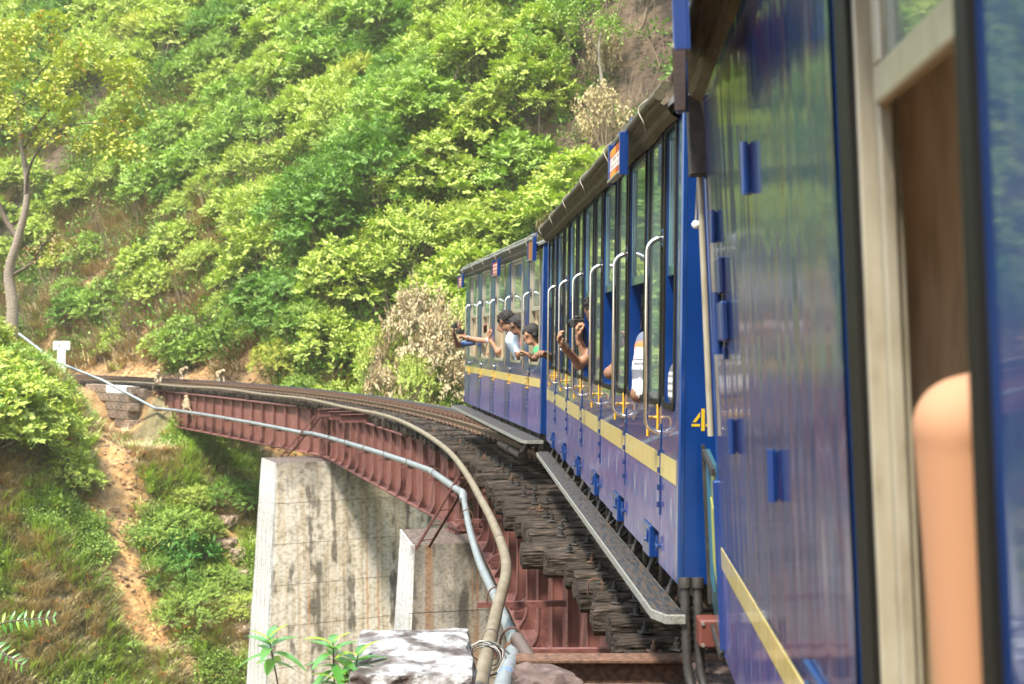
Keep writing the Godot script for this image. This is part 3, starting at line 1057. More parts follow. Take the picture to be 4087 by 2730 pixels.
func pipes():
	# tan hose along the sleeper ends, sagging into the foreground
	var t := thing("tan_pipe", "long tan plastic pipe curving along the sleeper ends to the foreground", "pipe")
	var pts := []
	for k in 22:
		var h := 44.0 - 1.98 * k
		var y := lerpf(-0.07, -0.26, smoothstep(16.0, 6.0, h))
		pts.append(arc(h, -1.52 - 0.17 * smoothstep(16.0, 5.0, h), y + 0.02 * sin(h * 0.8)))
	for q in [[-0.10, -0.27, -8.18], [-0.14, -0.27, -7.19], [-0.17, -0.27, -6.36], [-0.22, -0.27, -5.2], [-0.34, -0.32, -3.6]]:
		pts.append(Vector3(q[0], q[1], q[2]))
	var path := smooth_path(pts, 5)
	var st := sb()
	tube(st, path, 0.044, 12)
	obj("pipe_run", done(st), M["pipe_tan"], t)
	var run := 0.0
	for i in path.size() - 1:
		run += path[i].distance_to(path[i + 1])
		if run > 3.1:
			run = 0.0
			st = sb()
			collar(st, path[i], (path[i + 1] - path[i]).normalized(), 0.0475, 0.014)
			obj("coupling", done(st), M["pipe_brown"], t)
	# galvanised pipe on brackets along the girder
	t = thing("grey_pipe", "galvanised grey pipe running down the bank and along the girder brackets, elbowed near the pier", "pipe")
	var far := [Vector3(-24.4, 4.3, -51.0), Vector3(-18.9, 0.85, -48.6), Vector3(-16.4, 0.08, -47.2), arc(39.4, -1.62, -1.02)]
	for k in 6:
		far.append(arc(37.2 - 2.4 * k, -1.62 - 0.3 * sin((k + 1.0) / 7.0 * PI), -1.0))
	for k in 7:
		far.append(arc(24.6 - 2.0 * k, -1.55 - 0.3 * sin((k + 0.5) / 7.0 * PI), -0.98 + 0.05 * k))
	far.append(arc(9.5, -1.55, -0.66))
	st = sb()
	tube(st, far, 0.055, 12)
	obj("pipe_run", done(st), M["pipe_grey"], t)
	for i in range(3, far.size() - 1):
		st = sb()
		var d: Vector3 = (far[i + 1] - far[i]).normalized()
		collar(st, far[i] + d * 0.3, d, 0.062, 0.09)
		obj("coupling", done(st), M["pipe_grey"], t)
	var e: Vector3 = far[far.size() - 1]
	st = sb()
	tube(st, smooth_path([e + (far[far.size() - 2] - e).normalized() * 0.2, e + Vector3(0.0, 0.0, 0.05), e + Vector3(0.015, -0.06, 0.25)], 5), 0.062, 12)
	obj("elbow", done(st), M["pipe_grey"], t)
	var near := smooth_path([e + Vector3(0.01, -0.03, 0.12), Vector3(-0.62, -0.74, -16.0), Vector3(-0.505, -0.79, -14.5), Vector3(-0.35, -0.82, -12.8), Vector3(-0.15, -0.72, -10.6), Vector3(-0.012, -0.52, -8.5), Vector3(0.006, -0.40, -7.6)], 6)
	st = sb()
	tube(st, near, 0.042, 12)
	obj("pipe_run", done(st), M["pipe_grey"], t)
	for i in [9, 20]:
		st = sb()
		collar(st, near[i], (near[i + 1] - near[i]).normalized(), 0.047, 0.05)
		obj("coupling", done(st), M["pipe_grey"], t)
	st = sb()
	tube(st, [Vector3(0.008, -0.39, -7.5), Vector3(-0.012, -0.33, -6.9), Vector3(-0.045, -0.28, -6.4), Vector3(-0.1, -0.24, -5.4), Vector3(-0.2, -0.25, -3.9)], 0.05, 14)
	obj("end_length", done(st), M["pipe_grey"], t)
	st = sb()
	collar(st, Vector3(0.006, -0.385, -7.46), Vector3(-0.03, 0.1, 1).normalized(), 0.062, 0.05)
	obj("rusty_collar", done(st), M["rust_brown"], t)
	st = sb()
	collar(st, Vector3(-0.035, -0.293, -6.55), Vector3(-0.07, 0.1, 1).normalized(), 0.0508, 0.05)
	obj("blue_print_band", done(st), mk("print_blue", lin(0.03, 0.08, 0.2), 0.6, noise_tex(90, 0.06, [[0.0, lin(0.3, 0.4, 0.5)], [0.45, lin(0.25, 0.3, 0.35)], [0.5, lin(0.02, 0.06, 0.18)], [1.0, lin(0.03, 0.08, 0.22)]]), Vector3(6, 6, 6)), t)
	M["print_blue"].albedo_color = Color.WHITE
	# a brown offcut lying behind the collar, and the wire that binds the pipes
	t = thing("brown_pipe", "short brown pipe offcut lying beside the rusty collar", "pipe")
	st = sb()
	tube(st, [Vector3(0.03, -0.30, -7.42), Vector3(0.16, -0.40, -7.0), Vector3(0.22, -0.46, -6.85)], 0.045, 12)
	obj("pipe_run", done(st), M["pipe_brown"], t)
	t = thing("wire_tie", "twisted binding wire looped round the tan and grey pipes", "wire")
	var g := RandomNumberGenerator.new()
	g.seed = 5
	for k in 5:
		st = sb()
		var loop := []
		for i in 15:
			var a := TAU * i / 14.0
			loop.append(Vector3(-0.16 + cos(a) * (0.075 + 0.012 * k) + g.randf_range(-0.01, 0.01), -0.285 + sin(a) * (0.06 + 0.01 * k), -7.0 + 0.03 * k + 0.05 * sin(a + k)))
		tube(st, loop, 0.0045, 5)
		obj("wire_loop", done(st), M["wire"], t)
	st = sb()
	tube(st, smooth_path([Vector3(-0.2, -0.24, -7.0), Vector3(-0.13, -0.215, -6.96), Vector3(-0.06, -0.25, -7.0), Vector3(0.0, -0.31, -7.05), Vector3(0.05, -0.35, -7.1)], 5), 0.006, 5)
	obj("wire_end", done(st), M["wire"], t)
	# brackets
	var spots := []
	for k in range(3, far.size() - 1):
		spots.append([far[k] + (far[k + 1] - far[k]) * 0.2, (far[k + 1] - far[k]).normalized(), 0.055])
	spots.append([far[far.size() - 1] + Vector3(-0.04, 0, -0.5), (far[far.size() - 1] - far[far.size() - 2]).normalized(), 0.055])
	for i in [7, 24]:
		spots.append([near[i], (near[i + 1] - near[i]).normalized(), 0.042])
	spots.append([Vector3(0.0, -0.40, -7.75), Vector3(0.02, 0.05, 1).normalized(), 0.045])
	var names := ["farthest, by the bank", "second from the far end", "third from the far end", "before the middle of the far span", "past the middle of the far span", "just beyond the far pier", "above the far pier", "just this side of the far pier", "under the three steel beams", "under the first long sleepers", "mid way on the middle span", "toward the near pier", "one before the near pier", "beside the near ladder top", "at the pipe elbow", "below the elbow", "between near pier and foreground", "in the foreground"]
	for k in spots.size():
		var p: Vector3 = spots[k][0]
		var d: Vector3 = spots[k][1]
		var r: float = spots[k][2]
		var out := Vector3.UP.cross(d).normalized()
		if out.x > 0.0:
			out = -out
		var b := thing("pipe_bracket", "red iron bracket holding the grey pipe, " + names[mini(k, names.size() - 1)], "pipe bracket", p, "brackets that carry the grey pipe")
		st = sb()
		var reach := 0.5 if k < spots.size() - 3 else 0.85
		bar(st, out * 0.16 + Vector3(0, -r - 0.026, 0), -out * reach + Vector3(0, -r - 0.026, 0), 0.05, 0.05)
		obj("angle_bar", done(st), M["bridge_dark_red"], b)
		st = sb()
		var arcp := []
		for i in 11:
			var a := PI * i / 10.0
			arcp.append(out * cos(a) * (r + 0.035) + Vector3(0, sin(a) * (r + 0.07) - 0.02, 0) + d * 0.02)
		tube(st, [arcp[0] + Vector3(0, -r, 0)] + arcp + [arcp[10] + Vector3(0, -r, 0)], 0.008, 5)
		obj("hoop", done(st), M["rust_brown"], b)
		if k < spots.size() - 3 and k % 2 == 0:
			st = sb()
			bar(st, -out * (reach - 0.1) + Vector3(0, -r, 0), -out * (reach - 0.02) + Vector3(0, 0.36, 0), 0.035, 0.008)
			obj("strap", done(st), M["bridge_dark_red"], b)


# ------------------------------------------------------------------ stonework
func stone_mesh(size: Vector3, seed_: int, rough := 0.02, bev := 0.03) -> ArrayMesh:
	# a rough hewn block: a subdivided box whose points are pushed about by noise, edges worn round
	var st := sb()
	var n := FastNoiseLite.new()
	n.seed = seed_
	n.frequency = 2.2
	n.fractal_octaves = 4
	var h := size / 2.0
	var seg := 7
	for a in 3:
		var b := (a + 1) % 3
		var c := (a + 2) % 3
		for s in [-1.0, 1.0]:
			for i in seg:
				for j in seg:
					var q := []
					for k in [[0, 0], [1, 0], [1, 1], [0, 1]]:
						var v := Vector3.ZERO
						v[a] = s * h[a]
						v[b] = lerpf(-h[b], h[b], float(i + k[0]) / seg)
						v[c] = lerpf(-h[c], h[c], float(j + k[1]) / seg)
						# round the edges
						var inner := v.clamp(-(h - Vector3.ONE * bev), h - Vector3.ONE * bev)
						var d := v - inner
						if d.length() > 0.0001:
							v = inner + d.normalized() * bev
						v += v.normalized() * n.get_noise_3dv(v * 1.7) * rough * 2.0
						v += Vector3(n.get_noise_3dv(v * 4.0 + Vector3(9, 0, 0)), n.get_noise_3dv(v * 4.0), n.get_noise_3dv(v * 4.0 + Vector3(0, 5, 0))) * rough
						q.append(v)
					quad(st, q[0], q[1], q[2], q[3], Vector3.ZERO)
	return done(st)


func stonework():
	# parapet block of the near abutment, its whitewash weathered
	var o := obj("parapet_stone", stone_mesh(Vector3(0.56, 0.46, 0.86), 3, 0.018, 0.035), M["white_stone"], null, Transform3D(Basis(Vector3.UP, 0.06), Vector3(-0.475, -0.125, -5.62)))
	tag(o, "big foreground stone block with flaking whitewash, beside the pipe ends", "stone block")
	o = obj("abutment_stone", stone_mesh(Vector3(0.30, 0.28, 0.4), 8, 0.025, 0.07), M["brown_stone"], null, Transform3D(Basis(Vector3.UP, 0.3), Vector3(0.17, -0.18, -5.75)))
	tag(o, "rounded brown stone at the bottom edge, right of the pipe ends", "stone block")
	o = obj("sleeper_stone", stone_mesh(Vector3(0.24, 0.16, 0.6), 12, 0.008, 0.02), M["brown_stone"], null, Transform3D(Basis(Vector3.UP, -0.1), Vector3(1.0, -0.14, -5.75)))
	tag(o, "flat grey stone below the hanging hoses, at the bottom edge", "stone block")
	# masonry of the near abutment below them, cut off by the frame
	var t := thing("near_abutment", "masonry abutment under the foreground stone block", "abutment", Vector3.ZERO)
	for row in 5:
		for k in 4:
			obj("stone", stone_block(k + row), M["ashlar"], t, at(Vector3(-0.42 + 0.62 * k + (0.3 if row % 2 else 0.0), -0.62 - 0.36 * row, -5.75)))
	# pale stones bedded in the bank beside the far pier
	var gs := RandomNumberGenerator.new()
	gs.seed = 14
	var words := ["topmost", "second from the top", "third from the top", "fourth from the top", "fifth from the top", "lowest but two", "lowest but one", "lowest"]
	for k in 8:
		var pr := arc(34.4 - 0.55 * k, -1.35 + gs.randf_range(-0.5, 0.4), 0.0)
		pr.y = ground(pr.x, pr.z)
		o = obj("bank_rock", stone_mesh(Vector3(gs.randf_range(0.5, 0.9), gs.randf_range(0.3, 0.5), gs.randf_range(0.5, 0.9)), 20 + k, 0.05, 0.12), M["ashlar"], null, Transform3D(Basis(Vector3.UP, gs.randf() * 3.0), pr))
		tag(o, "pale rock bedded in the bank left of the far pier, " + words[k], "rock", "rocks in the bank")
	# a rail laid across as a ballast stop
	t = thing("ballast_stop", "rusty brown steel beam lying across the track end of the bridge", "steel beam", Vector3.ZERO)
	var st := sb()
	bb(st, Vector3(0.02, -0.115, -6.30), Vector3(2.9, -0.095, -6.16), 0.004)
	obj("top_flange", done(st), M["rust_brown"], t)
	st = sb()
	bb(st, Vector3(0.02, -0.33, -6.245), Vector3(2.9, -0.115, -6.225))
	obj("web", done(st), M["rust_brown"], t)
	st = sb()
	bb(st, Vector3(0.2, -0.6, -6.2), Vector3(3.0, -0.22, -4.6), 0.03)
	o = obj("track_bed_soil", done(st), M["brown_stone"])
	struct(o)
	# far abutment: courses of squared stone on the inner side and below the girder ends
	t = thing("far_abutment", "stone block abutment with whitewashed top at the far bridge end", "abutment", Vector3.ZERO)
	for row in 6:
		for k in 9:
			var f := arc_frame(40.6 + k * 0.46 + (0.22 if row % 2 else 0.0), -1.95 - 0.02 * row, -0.35 - 0.34 * row)
			if row > 1 and k > 6 - row:
				continue
			obj("stone", stone_block(k + row * 3), M["white_paint"] if row == 0 and k in [1, 2, 3, 4] else M["ashlar"], t, f)
		for k in 7:
			if row < 4:
				continue
			var f2 := arc_frame(40.45, -1.7 + k * 0.56, -0.35 - 0.34 * row)
			obj("stone", stone_block(k + row * 2), M["ashlar"], t, f2 * Transform3D(Basis(Vector3.UP, PI / 2), Vector3.ZERO))
	st = sb()
	var fw := arc_frame(40.85, 0.0, 0.0)
	box(st, fw * at(Vector3(0.2, -1.3, 0.3)), Vector3(0.9, 2.0, 3.6), 0.02)
	obj("back_wall", done(st), M["ashlar"], t)


var stones := {}


func stone_block(k: int) -> ArrayMesh:
	var i := k % 4
	if not stones.has(i):
		var st := sb()
		var g := RandomNumberGenerator.new()
		g.seed = 60 + i
		box(st, Transform3D(Basis(Vector3.UP, g.randf_range(-0.02, 0.02)), Vector3(0, 0, g.randf_range(-0.015, 0.015))), Vector3(0.50 + g.randf_range(-0.02, 0.0), 0.325, 0.4), 0.025)
		stones[i] = done(st)
	return stones[i]


# ------------------------------------------------------------------ coaches
# A coach's own frame: x along it (away from the camera), y up from the rail head, z into the coach; the side we see is the plane z = 0.
const WIDE := 2.1


func coach_frame(corner: Vector3, heading: float, climb: float, roll: float) -> Transform3D:
	var a := deg_to_rad(heading)          # to the left of straight ahead
	var x := Vector3(-sin(a), 0, -cos(a))
	var b := Basis(x, Vector3.UP, x.cross(Vector3.UP))
	b = b * Basis(Vector3(0, 0, 1), deg_to_rad(climb))
	b = b * Basis(Vector3.RIGHT, deg_to_rad(roll))
	var t := Transform3D(b, corner)
	# lean about a line at eye height
	t.origin += Vector3(0, CAM_Y, 0) - b * Vector3(0, CAM_Y, 0)
	return t


func part_box(called: String, t: Node3D, m: String, lo: Vector3, hi: Vector3, bev := 0.0) -> MeshInstance3D:
	var st := sb()
	bb(st, lo, hi, bev)
	return obj(called, done(st), M[m], t)


func handrail(t: Node3D, s: float, y0: float, y1: float, out: float, r := 0.0145):
	var st := sb()
	var p := []
	for k in 7:
		var a := PI / 2 * k / 6
		p.append(Vector3(s, y1 - out * 0.9 + sin(PI / 2 - a) * out * 0.9, -sin(a) * out))
	for k in 7:
		var a := PI / 2 * k / 6
		p.append(Vector3(s, y0 + out * 0.9 - sin(a) * out * 0.9, -cos(a) * out))
	tube(st, p, r, 10)
	var hr := obj("handrail", done(st), M["chrome"], t)
	for y in [y0, y1]:
		st = sb()
		bb(st, Vector3(s - 0.02, y - 0.05, -0.006), Vector3(s + 0.02, y + 0.05, 0.0), 0.002)
		for q in [-0.034, 0.034]:
			tube(st, [Vector3(s, y + q, -0.012), Vector3(s, y + q, 0.0)], 0.007, 6)
		obj("foot_plate", done(st), M["blue_dark"], hr)


func window_open(t: Node3D, s0: float, s1: float, y0: float, y1: float, mid: float, frame: String, rail: String, deep: float):
	# an opening with a half height sash above, open below
	var st := sb()
	var idn := Transform3D()
	ring(st, idn, rrect(s0 - 0.028, y0 - 0.028, s1 + 0.028, y1 + 0.028, 0.055), rrect(s0 + 0.006, y0 + 0.006, s1 - 0.006, y1 - 0.006, 0.04), -0.007, 0.004)
	var w := obj("window_frame", done(st), M[frame], t)
	st = sb()
	for q in [[s0, s0 + 0.012], [s1 - 0.012, s1]]:
		bb(st, Vector3(q[0], y0, 0.004), Vector3(q[1], y1, deep), 0.0)
	bb(st, Vector3(s0, y0 - 0.012, 0.004), Vector3(s1, y0 + 0.006, deep))
	bb(st, Vector3(s0, y1 - 0.006, 0.004), Vector3(s1, y1 + 0.012, deep))
	obj("reveal", done(st), M[rail if rail == "cream" else "blue_plain"], w)
	st = sb()
	bb(st, Vector3(s0 + 0.012, mid - 0.025, 0.012), Vector3(s1 - 0.012, mid + 0.025, 0.034), 0.004)
	bb(st, Vector3(s0 + 0.012, y1 - 0.045, 0.012), Vector3(s1 - 0.012, y1 - 0.008, 0.034), 0.004)
	bb(st, Vector3(s0 + 0.013, mid + 0.025, 0.013), Vector3(s0 + 0.042, y1 - 0.045, 0.033), 0.003)
	bb(st, Vector3(s1 - 0.042, mid + 0.025, 0.013), Vector3(s1 - 0.013, y1 - 0.045, 0.033), 0.003)
	obj("sash", done(st), M[rail], w)
	pane(w, s0 + 0.04, s1 - 0.04, mid + 0.024, y1 - 0.044, 0.02)


func pane(w: Node3D, s0: float, s1: float, y0: float, y1: float, z: float):
	var st := sb()
	# old glass, very slightly wavy
	var nx := 4
	var ny := 12
	st.set_smooth_group(3)
	for g in [0, 1]:
		for i in nx:
			for j in ny:
				var q := []
				for k in [[0, 0], [1, 0], [1, 1], [0, 1]]:
					var x := lerpf(s0, s1, float(i + k[0]) / nx)
					var y := lerpf(y0, y1, float(j + k[1]) / ny)
					q.append(Vector3(x, y, z + 0.004 * g + n_fine.get_noise_3d(x * 2.2, y * 2.2, w.get_index()) * 0.0007))
				quad(st, q[0], q[1], q[2], q[3], Vector3(s0, y0, 50))
	obj("pane", done(st), M["glass"], w)


func window_fixed(t: Node3D, s0: float, s1: float, y0: float, y1: float, frame: String):
	var st := sb()
	ring(st, Transform3D(), rrect(s0 - 0.026, y0 - 0.026, s1 + 0.026, y1 + 0.026, 0.06), rrect(s0 + 0.008, y0 + 0.008, s1 - 0.008, y1 - 0.008, 0.045), -0.008, 0.01)
	var w := obj("window_frame", done(st), M[frame], t)
	pane(w, s0, s1, y0, y1, 0.003)


# the shell that all coaches share
func shell(t: Node3D, L: float, y0: float, sill: float, top: float, eave: float, holes: Array, seams: Array, stripe: Array, notches: Array, s_from := 0.0, lining := "beige_panel"):
	var th := 0.045
	# lower panels, split at the seams; the yellow band is a strip of its own
	var cuts := [s_from] + seams + [L]
	for i in cuts.size() - 1:
		var a: float = cuts[i] + (0.003 if i > 0 else 0.0)
		var b: float = cuts[i + 1] - (0.003 if i < cuts.size() - 2 else 0.0)
		var low := y0
		var poly := PackedVector2Array([Vector2(a, low)])
		for n in notches:
			if n[0] > a and n[1] < b:
				for q in [Vector2(n[0], low), Vector2(n[0], n[2]), Vector2(n[1], n[2]), Vector2(n[1], low)]:
					poly.append(q)
		poly.append(Vector2(b, low))
		poly.append(Vector2(b, stripe[0]))
		poly.append(Vector2(a, stripe[0]))
		var st := sb()
		prism(st, Transform3D(), poly, th)
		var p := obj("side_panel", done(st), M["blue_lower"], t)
		st = sb()
		bb(st, Vector3(a, stripe[0], -0.003), Vector3(b, stripe[1], th))
		obj("yellow_band", done(st), M["stripe_yellow"], p)
		st = sb()
		bb(st, Vector3(a, stripe[1], 0.0), Vector3(b, sill, th))
		obj("waist_panel", done(st), M["blue_side"], p)
	# pillars between the windows
	var s := s_from
	for w in holes:
		if w[0] - s > 0.005:
			part_box("pillar", t, "blue_side", Vector3(s, sill, 0), Vector3(w[0], top, th))
		s = w[1]
	if L - s > 0.005:
		part_box("pillar", t, "blue_side", Vector3(s, sill, 0), Vector3(L, top, th))
	part_box("cant_panel", t, "blue_side", Vector3(s_from, top, 0), Vector3(L, eave, th))
	# inside: floor, linings, far side with its own openings
	part_box("floor", t, "dark_iron", Vector3(s_from + 0.05, 0.70, th), Vector3(L - 0.05, 0.76, WIDE - th))
	part_box("inner_lining", t, lining, Vector3(s_from + 0.05, 0.76, th + 0.001), Vector3(L - 0.05, sill - 0.02, th + 0.02))
	part_box("far_side_panel", t, lining, Vector3(s_from, y0, WIDE - th), Vector3(L, sill, WIDE))
	part_box("far_cant_panel", t, lining, Vector3(s_from, top, WIDE - th), Vector3(L, eave, WIDE))
	s = s_from
	for w in holes:
		if w[0] - s > 0.005:
			part_box("far_pillar", t, lining, Vector3(s, sill, WIDE - th), Vector3(w[0], top, WIDE))
		s = w[1]
	if L - s > 0.005:
		part_box("far_pillar", t, lining, Vector3(s, sill, WIDE - th), Vector3(L, top, WIDE))
	# roof
	var st := sb()
	var prof := []
	for k in 13:
		var u := k / 12.0
		prof.append(Vector2(-0.06 + (WIDE + 0.12) * u, eave + 0.02 + sin(u * PI) * 0.36))
	for k in 12:
		var a: Vector2 = prof[k]
		var b: Vector2 = prof[k + 1]
		quad(st, Vector3(s_from - 0.06, a.y, a.x), Vector3(s_from - 0.06, b.y, b.x), Vector3(L + 0.06, b.y, b.x), Vector3(L + 0.06, a.y, a.x), Vector3(L / 2, eave - 1, WIDE / 2))
		quad(st, Vector3(s_from - 0.06, a.y - 0.03, a.x), Vector3(s_from - 0.06, b.y - 0.03, b.x), Vector3(L + 0.06, b.y - 0.03, b.x), Vector3(L + 0.06, a.y - 0.03, a.x), Vector3(L / 2, eave + 5, WIDE / 2))
		for e in [s_from - 0.06, L + 0.06]:
			quad(st, Vector3(e, a.y, a.x), Vector3(e, b.y, b.x), Vector3(e, b.y - 0.03, b.x), Vector3(e, a.y - 0.03, a.x), Vector3(L / 2, eave, WIDE / 2))
	for e in [-0.06, WIDE + 0.06]:
		quad(st, Vector3(s_from - 0.06, eave + 0.02, e), Vector3(L + 0.06, eave + 0.02, e), Vector3(L + 0.06, eave - 0.01, e), Vector3(s_from - 0.06, eave - 0.01, e), Vector3(L / 2, eave, WIDE / 2))
	obj("roof", done(st), M["roof_sheet"], t)
	# ends
	for e in [s_from, L]:
		st = sb()
		var poly := PackedVector2Array([Vector2(0, y0), Vector2(WIDE, y0), Vector2(WIDE, eave)])
		for k in range(11, 0, -1):
			poly.append(prof[k] + Vector2(0, -0.035))
		poly.append(Vector2(0, eave))
		prism(st, Transform3D(Basis(Vector3(0, 0, 1), Vector3(0, 1, 0), Vector3(1, 0, 0)), Vector3(e - (0.035 if e == s_from else 0.0), 0, 0)), poly, 0.035)
		obj("end_wall", done(st), M["blue_plain"], t)
		part_box("corner_post", t, "blue_side", Vector3(e - (0.04 if e == s_from else -0.005), y0 + 0.002, -0.004), Vector3(e + (0.03 if e == s_from else 0.04), eave - 0.002, 0.03), 0.008)


func seats(t: Node3D, positions: Array, m: String):
	for s in positions:
		var st := sb()
		bb(st, Vector3(s - 0.02, 0.76, 0.1), Vector3(s + 0.02, 1.75, WIDE - 0.1), 0.01)
		bb(st, Vector3(s - 0.42, 1.12, 0.1), Vector3(s + 0.42, 1.17, WIDE - 0.1), 0.01)
		obj("bench", done(st), M[m], t)


func underframe(t: Node3D, L: float, y_floor: float, wheels: Array, hangers: Array):
	part_box("sole_bar", t, "dark_iron", Vector3(0.1, y_floor - 0.06, 0.10), Vector3(L - 0.1, y_floor + 0.14, 0.22), 0.01)
	part_box("sole_bar", t, "dark_iron", Vector3(0.1, y_floor - 0.06, WIDE - 0.22), Vector3(L - 0.1, y_floor + 0.14, WIDE - 0.10), 0.01)
	part_box("under_floor", t, "dark_iron", Vector3(0.1, y_floor + 0.14, 0.05), Vector3(L - 0.1, y_floor + 0.2, WIDE - 0.05))
	for s in wheels:
		for z in [0.50, WIDE - 0.59]:
			var st := sb()
			tube(st, [Vector3(s, 0.36, z), Vector3(s, 0.36, z + 0.09)], 0.36, 24)
			tube(st, [Vector3(s, 0.36, z - 0.02), Vector3(s, 0.36, z)], 0.12, 14)
			obj("wheel", done(st), M["dark_iron"], t)
		var ax := sb()
		tube(ax, [Vector3(s, 0.36, 0.2), Vector3(s, 0.36, WIDE - 0.2)], 0.06, 10)
		bb(ax, Vector3(s - 0.12, 0.26, 0.22), Vector3(s + 0.12, 0.48, 0.38), 0.015)
		# leaf spring
		for k in 5:
			bb(ax, Vector3(s - 0.38 + 0.06 * k, 0.5 + 0.016 * k - 0.08, 0.26), Vector3(s + 0.38 - 0.06 * k, 0.513 + 0.016 * k - 0.08, 0.34))
		obj("axle_set", done(ax), M["dark_iron"], t)
	for s in hangers:
		var st := sb()
		var y := y_floor - 0.03
		tube(st, smooth_path([Vector3(s, y + 0.08, 0.08), Vector3(s, y - 0.12, 0.0), Vector3(s, y - 0.17, 0.02), Vector3(s, y - 0.18, 0.1), Vector3(s, y - 0.1, 0.2)], 3), 0.016, 6)
		bb(st, Vector3(s + 0.03, y - 0.14, 0.1), Vector3(s + 0.11, y + 0.06, 0.17), 0.01)
		obj("step_iron", done(st), M["dark_iron"], t)


func running_board(t: Node3D, s0: float, s1: float, y: float, z0: float, z1: float):
	var st := sb()
	var poly := PackedVector2Array([Vector2(s0, z1), Vector2(s0, z0 + 0.05), Vector2(s0 + 0.12, z0), Vector2(s1 - 0.12, z0), Vector2(s1, z0 + 0.05), Vector2(s1, z1)])
	prism(st, Transform3D(Basis(Vector3(1, 0, 0), Vector3(0, 0, 1), Vector3(0, -1, 0)), Vector3(0, y, 0)), poly, 0.038)
	var b := obj("running_board", done(st), M["board_edge"], t)
	st = sb()
	var n := int((s1 - s0) / 1.3)
	for i in n:
		var a := lerpf(s0 + 0.03, s1 - 0.03, float(i) / n) + 0.004
		var c := lerpf(s0 + 0.03, s1 - 0.03, float(i + 1) / n) - 0.004
		st = sb()
		var c0 := 0.12 if i == 0 else 0.0
		var c1 := 0.12 if i == n - 1 else 0.0
		prism(st, Transform3D(Basis(Vector3(1, 0, 0), Vector3(0, 0, 1), Vector3(0, -1, 0)), Vector3(0, y + 0.005, 0)), PackedVector2Array([Vector2(a, z1 - 0.006), Vector2(a, z0 + 0.01 + (0.05 if i == 0 else 0.0)), Vector2(a + c0 + 0.001, z0 + 0.01), Vector2(c - c1 - 0.001, z0 + 0.01), Vector2(c, z0 + 0.01 + (0.05 if i == n - 1 else 0.0)), Vector2(c, z1 - 0.006)]), 0.0045)
		for q in [[a + 0.05, z0 + 0.08], [c - 0.05, z0 + 0.08], [a + 0.05, z1 - 0.03], [c - 0.05, z1 - 0.03]]:
			tube(st, [Vector3(q[0], y + 0.004, q[1]), Vector3(q[0], y + 0.009, q[1])], 0.009, 6)
		obj("tread_plate", done(st), M["tread_plate"], b)
	for i in 5:
		var s := lerpf(s0 + 0.3, s1 - 0.3, i / 4.0)
		st = sb()
		bar(st, Vector3(s, y - 0.045, z0 + 0.05), Vector3(s, y - 0.045, 0.3), 0.04, 0.012)
		bar(st, Vector3(s, y - 0.05, z0 + 0.1), Vector3(s, y - 0.26, 0.3), 0.03, 0.012)
		obj("board_bracket", done(st), M["dark_iron"], b)


func blind(t: Node3D, s0: float, s1: float, eave: float, m: String, drop := 0.12):
	# a bamboo blind rolled up below the eave: a hanging mat and the roll along its outer edge
	var st := sb()
	var n := 24
	for i in n:
		var a := lerpf(s0, s1, float(i) / n)
		var b := lerpf(s0, s1, float(i + 1) / n)
		var wa := n_fine.get_noise_1d(a * 1.3) * 0.02
		var wb := n_fine.get_noise_1d(b * 1.3) * 0.02
		for k in 4:
			var u := k / 4.0
			var v := (k + 1) / 4.0
			quad(st, Vector3(a, eave + 0.07 - drop * u + wa * u, -0.115 + 0.10 * u - 0.012 * (k % 2)), Vector3(b, eave + 0.07 - drop * u + wb * u, -0.115 + 0.10 * u - 0.012 * (k % 2)), Vector3(b, eave + 0.07 - drop * v + wb * v, -0.115 + 0.10 * v - 0.012 * ((k + 1) % 2)), Vector3(a, eave + 0.07 - drop * v + wa * v, -0.115 + 0.10 * v - 0.012 * ((k + 1) % 2)), Vector3((s0 + s1) / 2, eave - 0.2, 3.0))
	var mat := obj("bamboo_blind", done(st), M[m], t)
	st = sb()
	var p := []
	for i in n + 1:
		var a := lerpf(s0, s1, float(i) / n)
		p.append(Vector3(a, eave + 0.085 + n_fine.get_noise_1d(a * 1.3) * 0.012, -0.105))
	tube(st, p, 0.03, 9)
	var p2 := []
	for i in n + 1:
		var a := lerpf(s0 + 0.03, s1 - 0.02, float(i) / n)
		p2.append(Vector3(a, eave + 0.135 + n_fine.get_noise_1d(a * 1.7 + 9.0) * 0.012, -0.075))
	tube(st, p2, 0.024, 9)
	obj("blind_roll", done(st), M[m], mat)
	for i in 6:
		var a := lerpf(s0 + 0.4, s1 - 0.4, i / 5.0)
		st = sb()
		tube(st, smooth_path([Vector3(a, eave + 0.17, -0.06), Vector3(a + 0.02, eave + 0.1, -0.142), Vector3(a - 0.01, eave + 0.02, -0.12), Vector3(a + 0.04, eave - 0.02, -0.10)], 4), 0.004, 5)
		obj("blind_cord", done(st), M["cream"], mat)


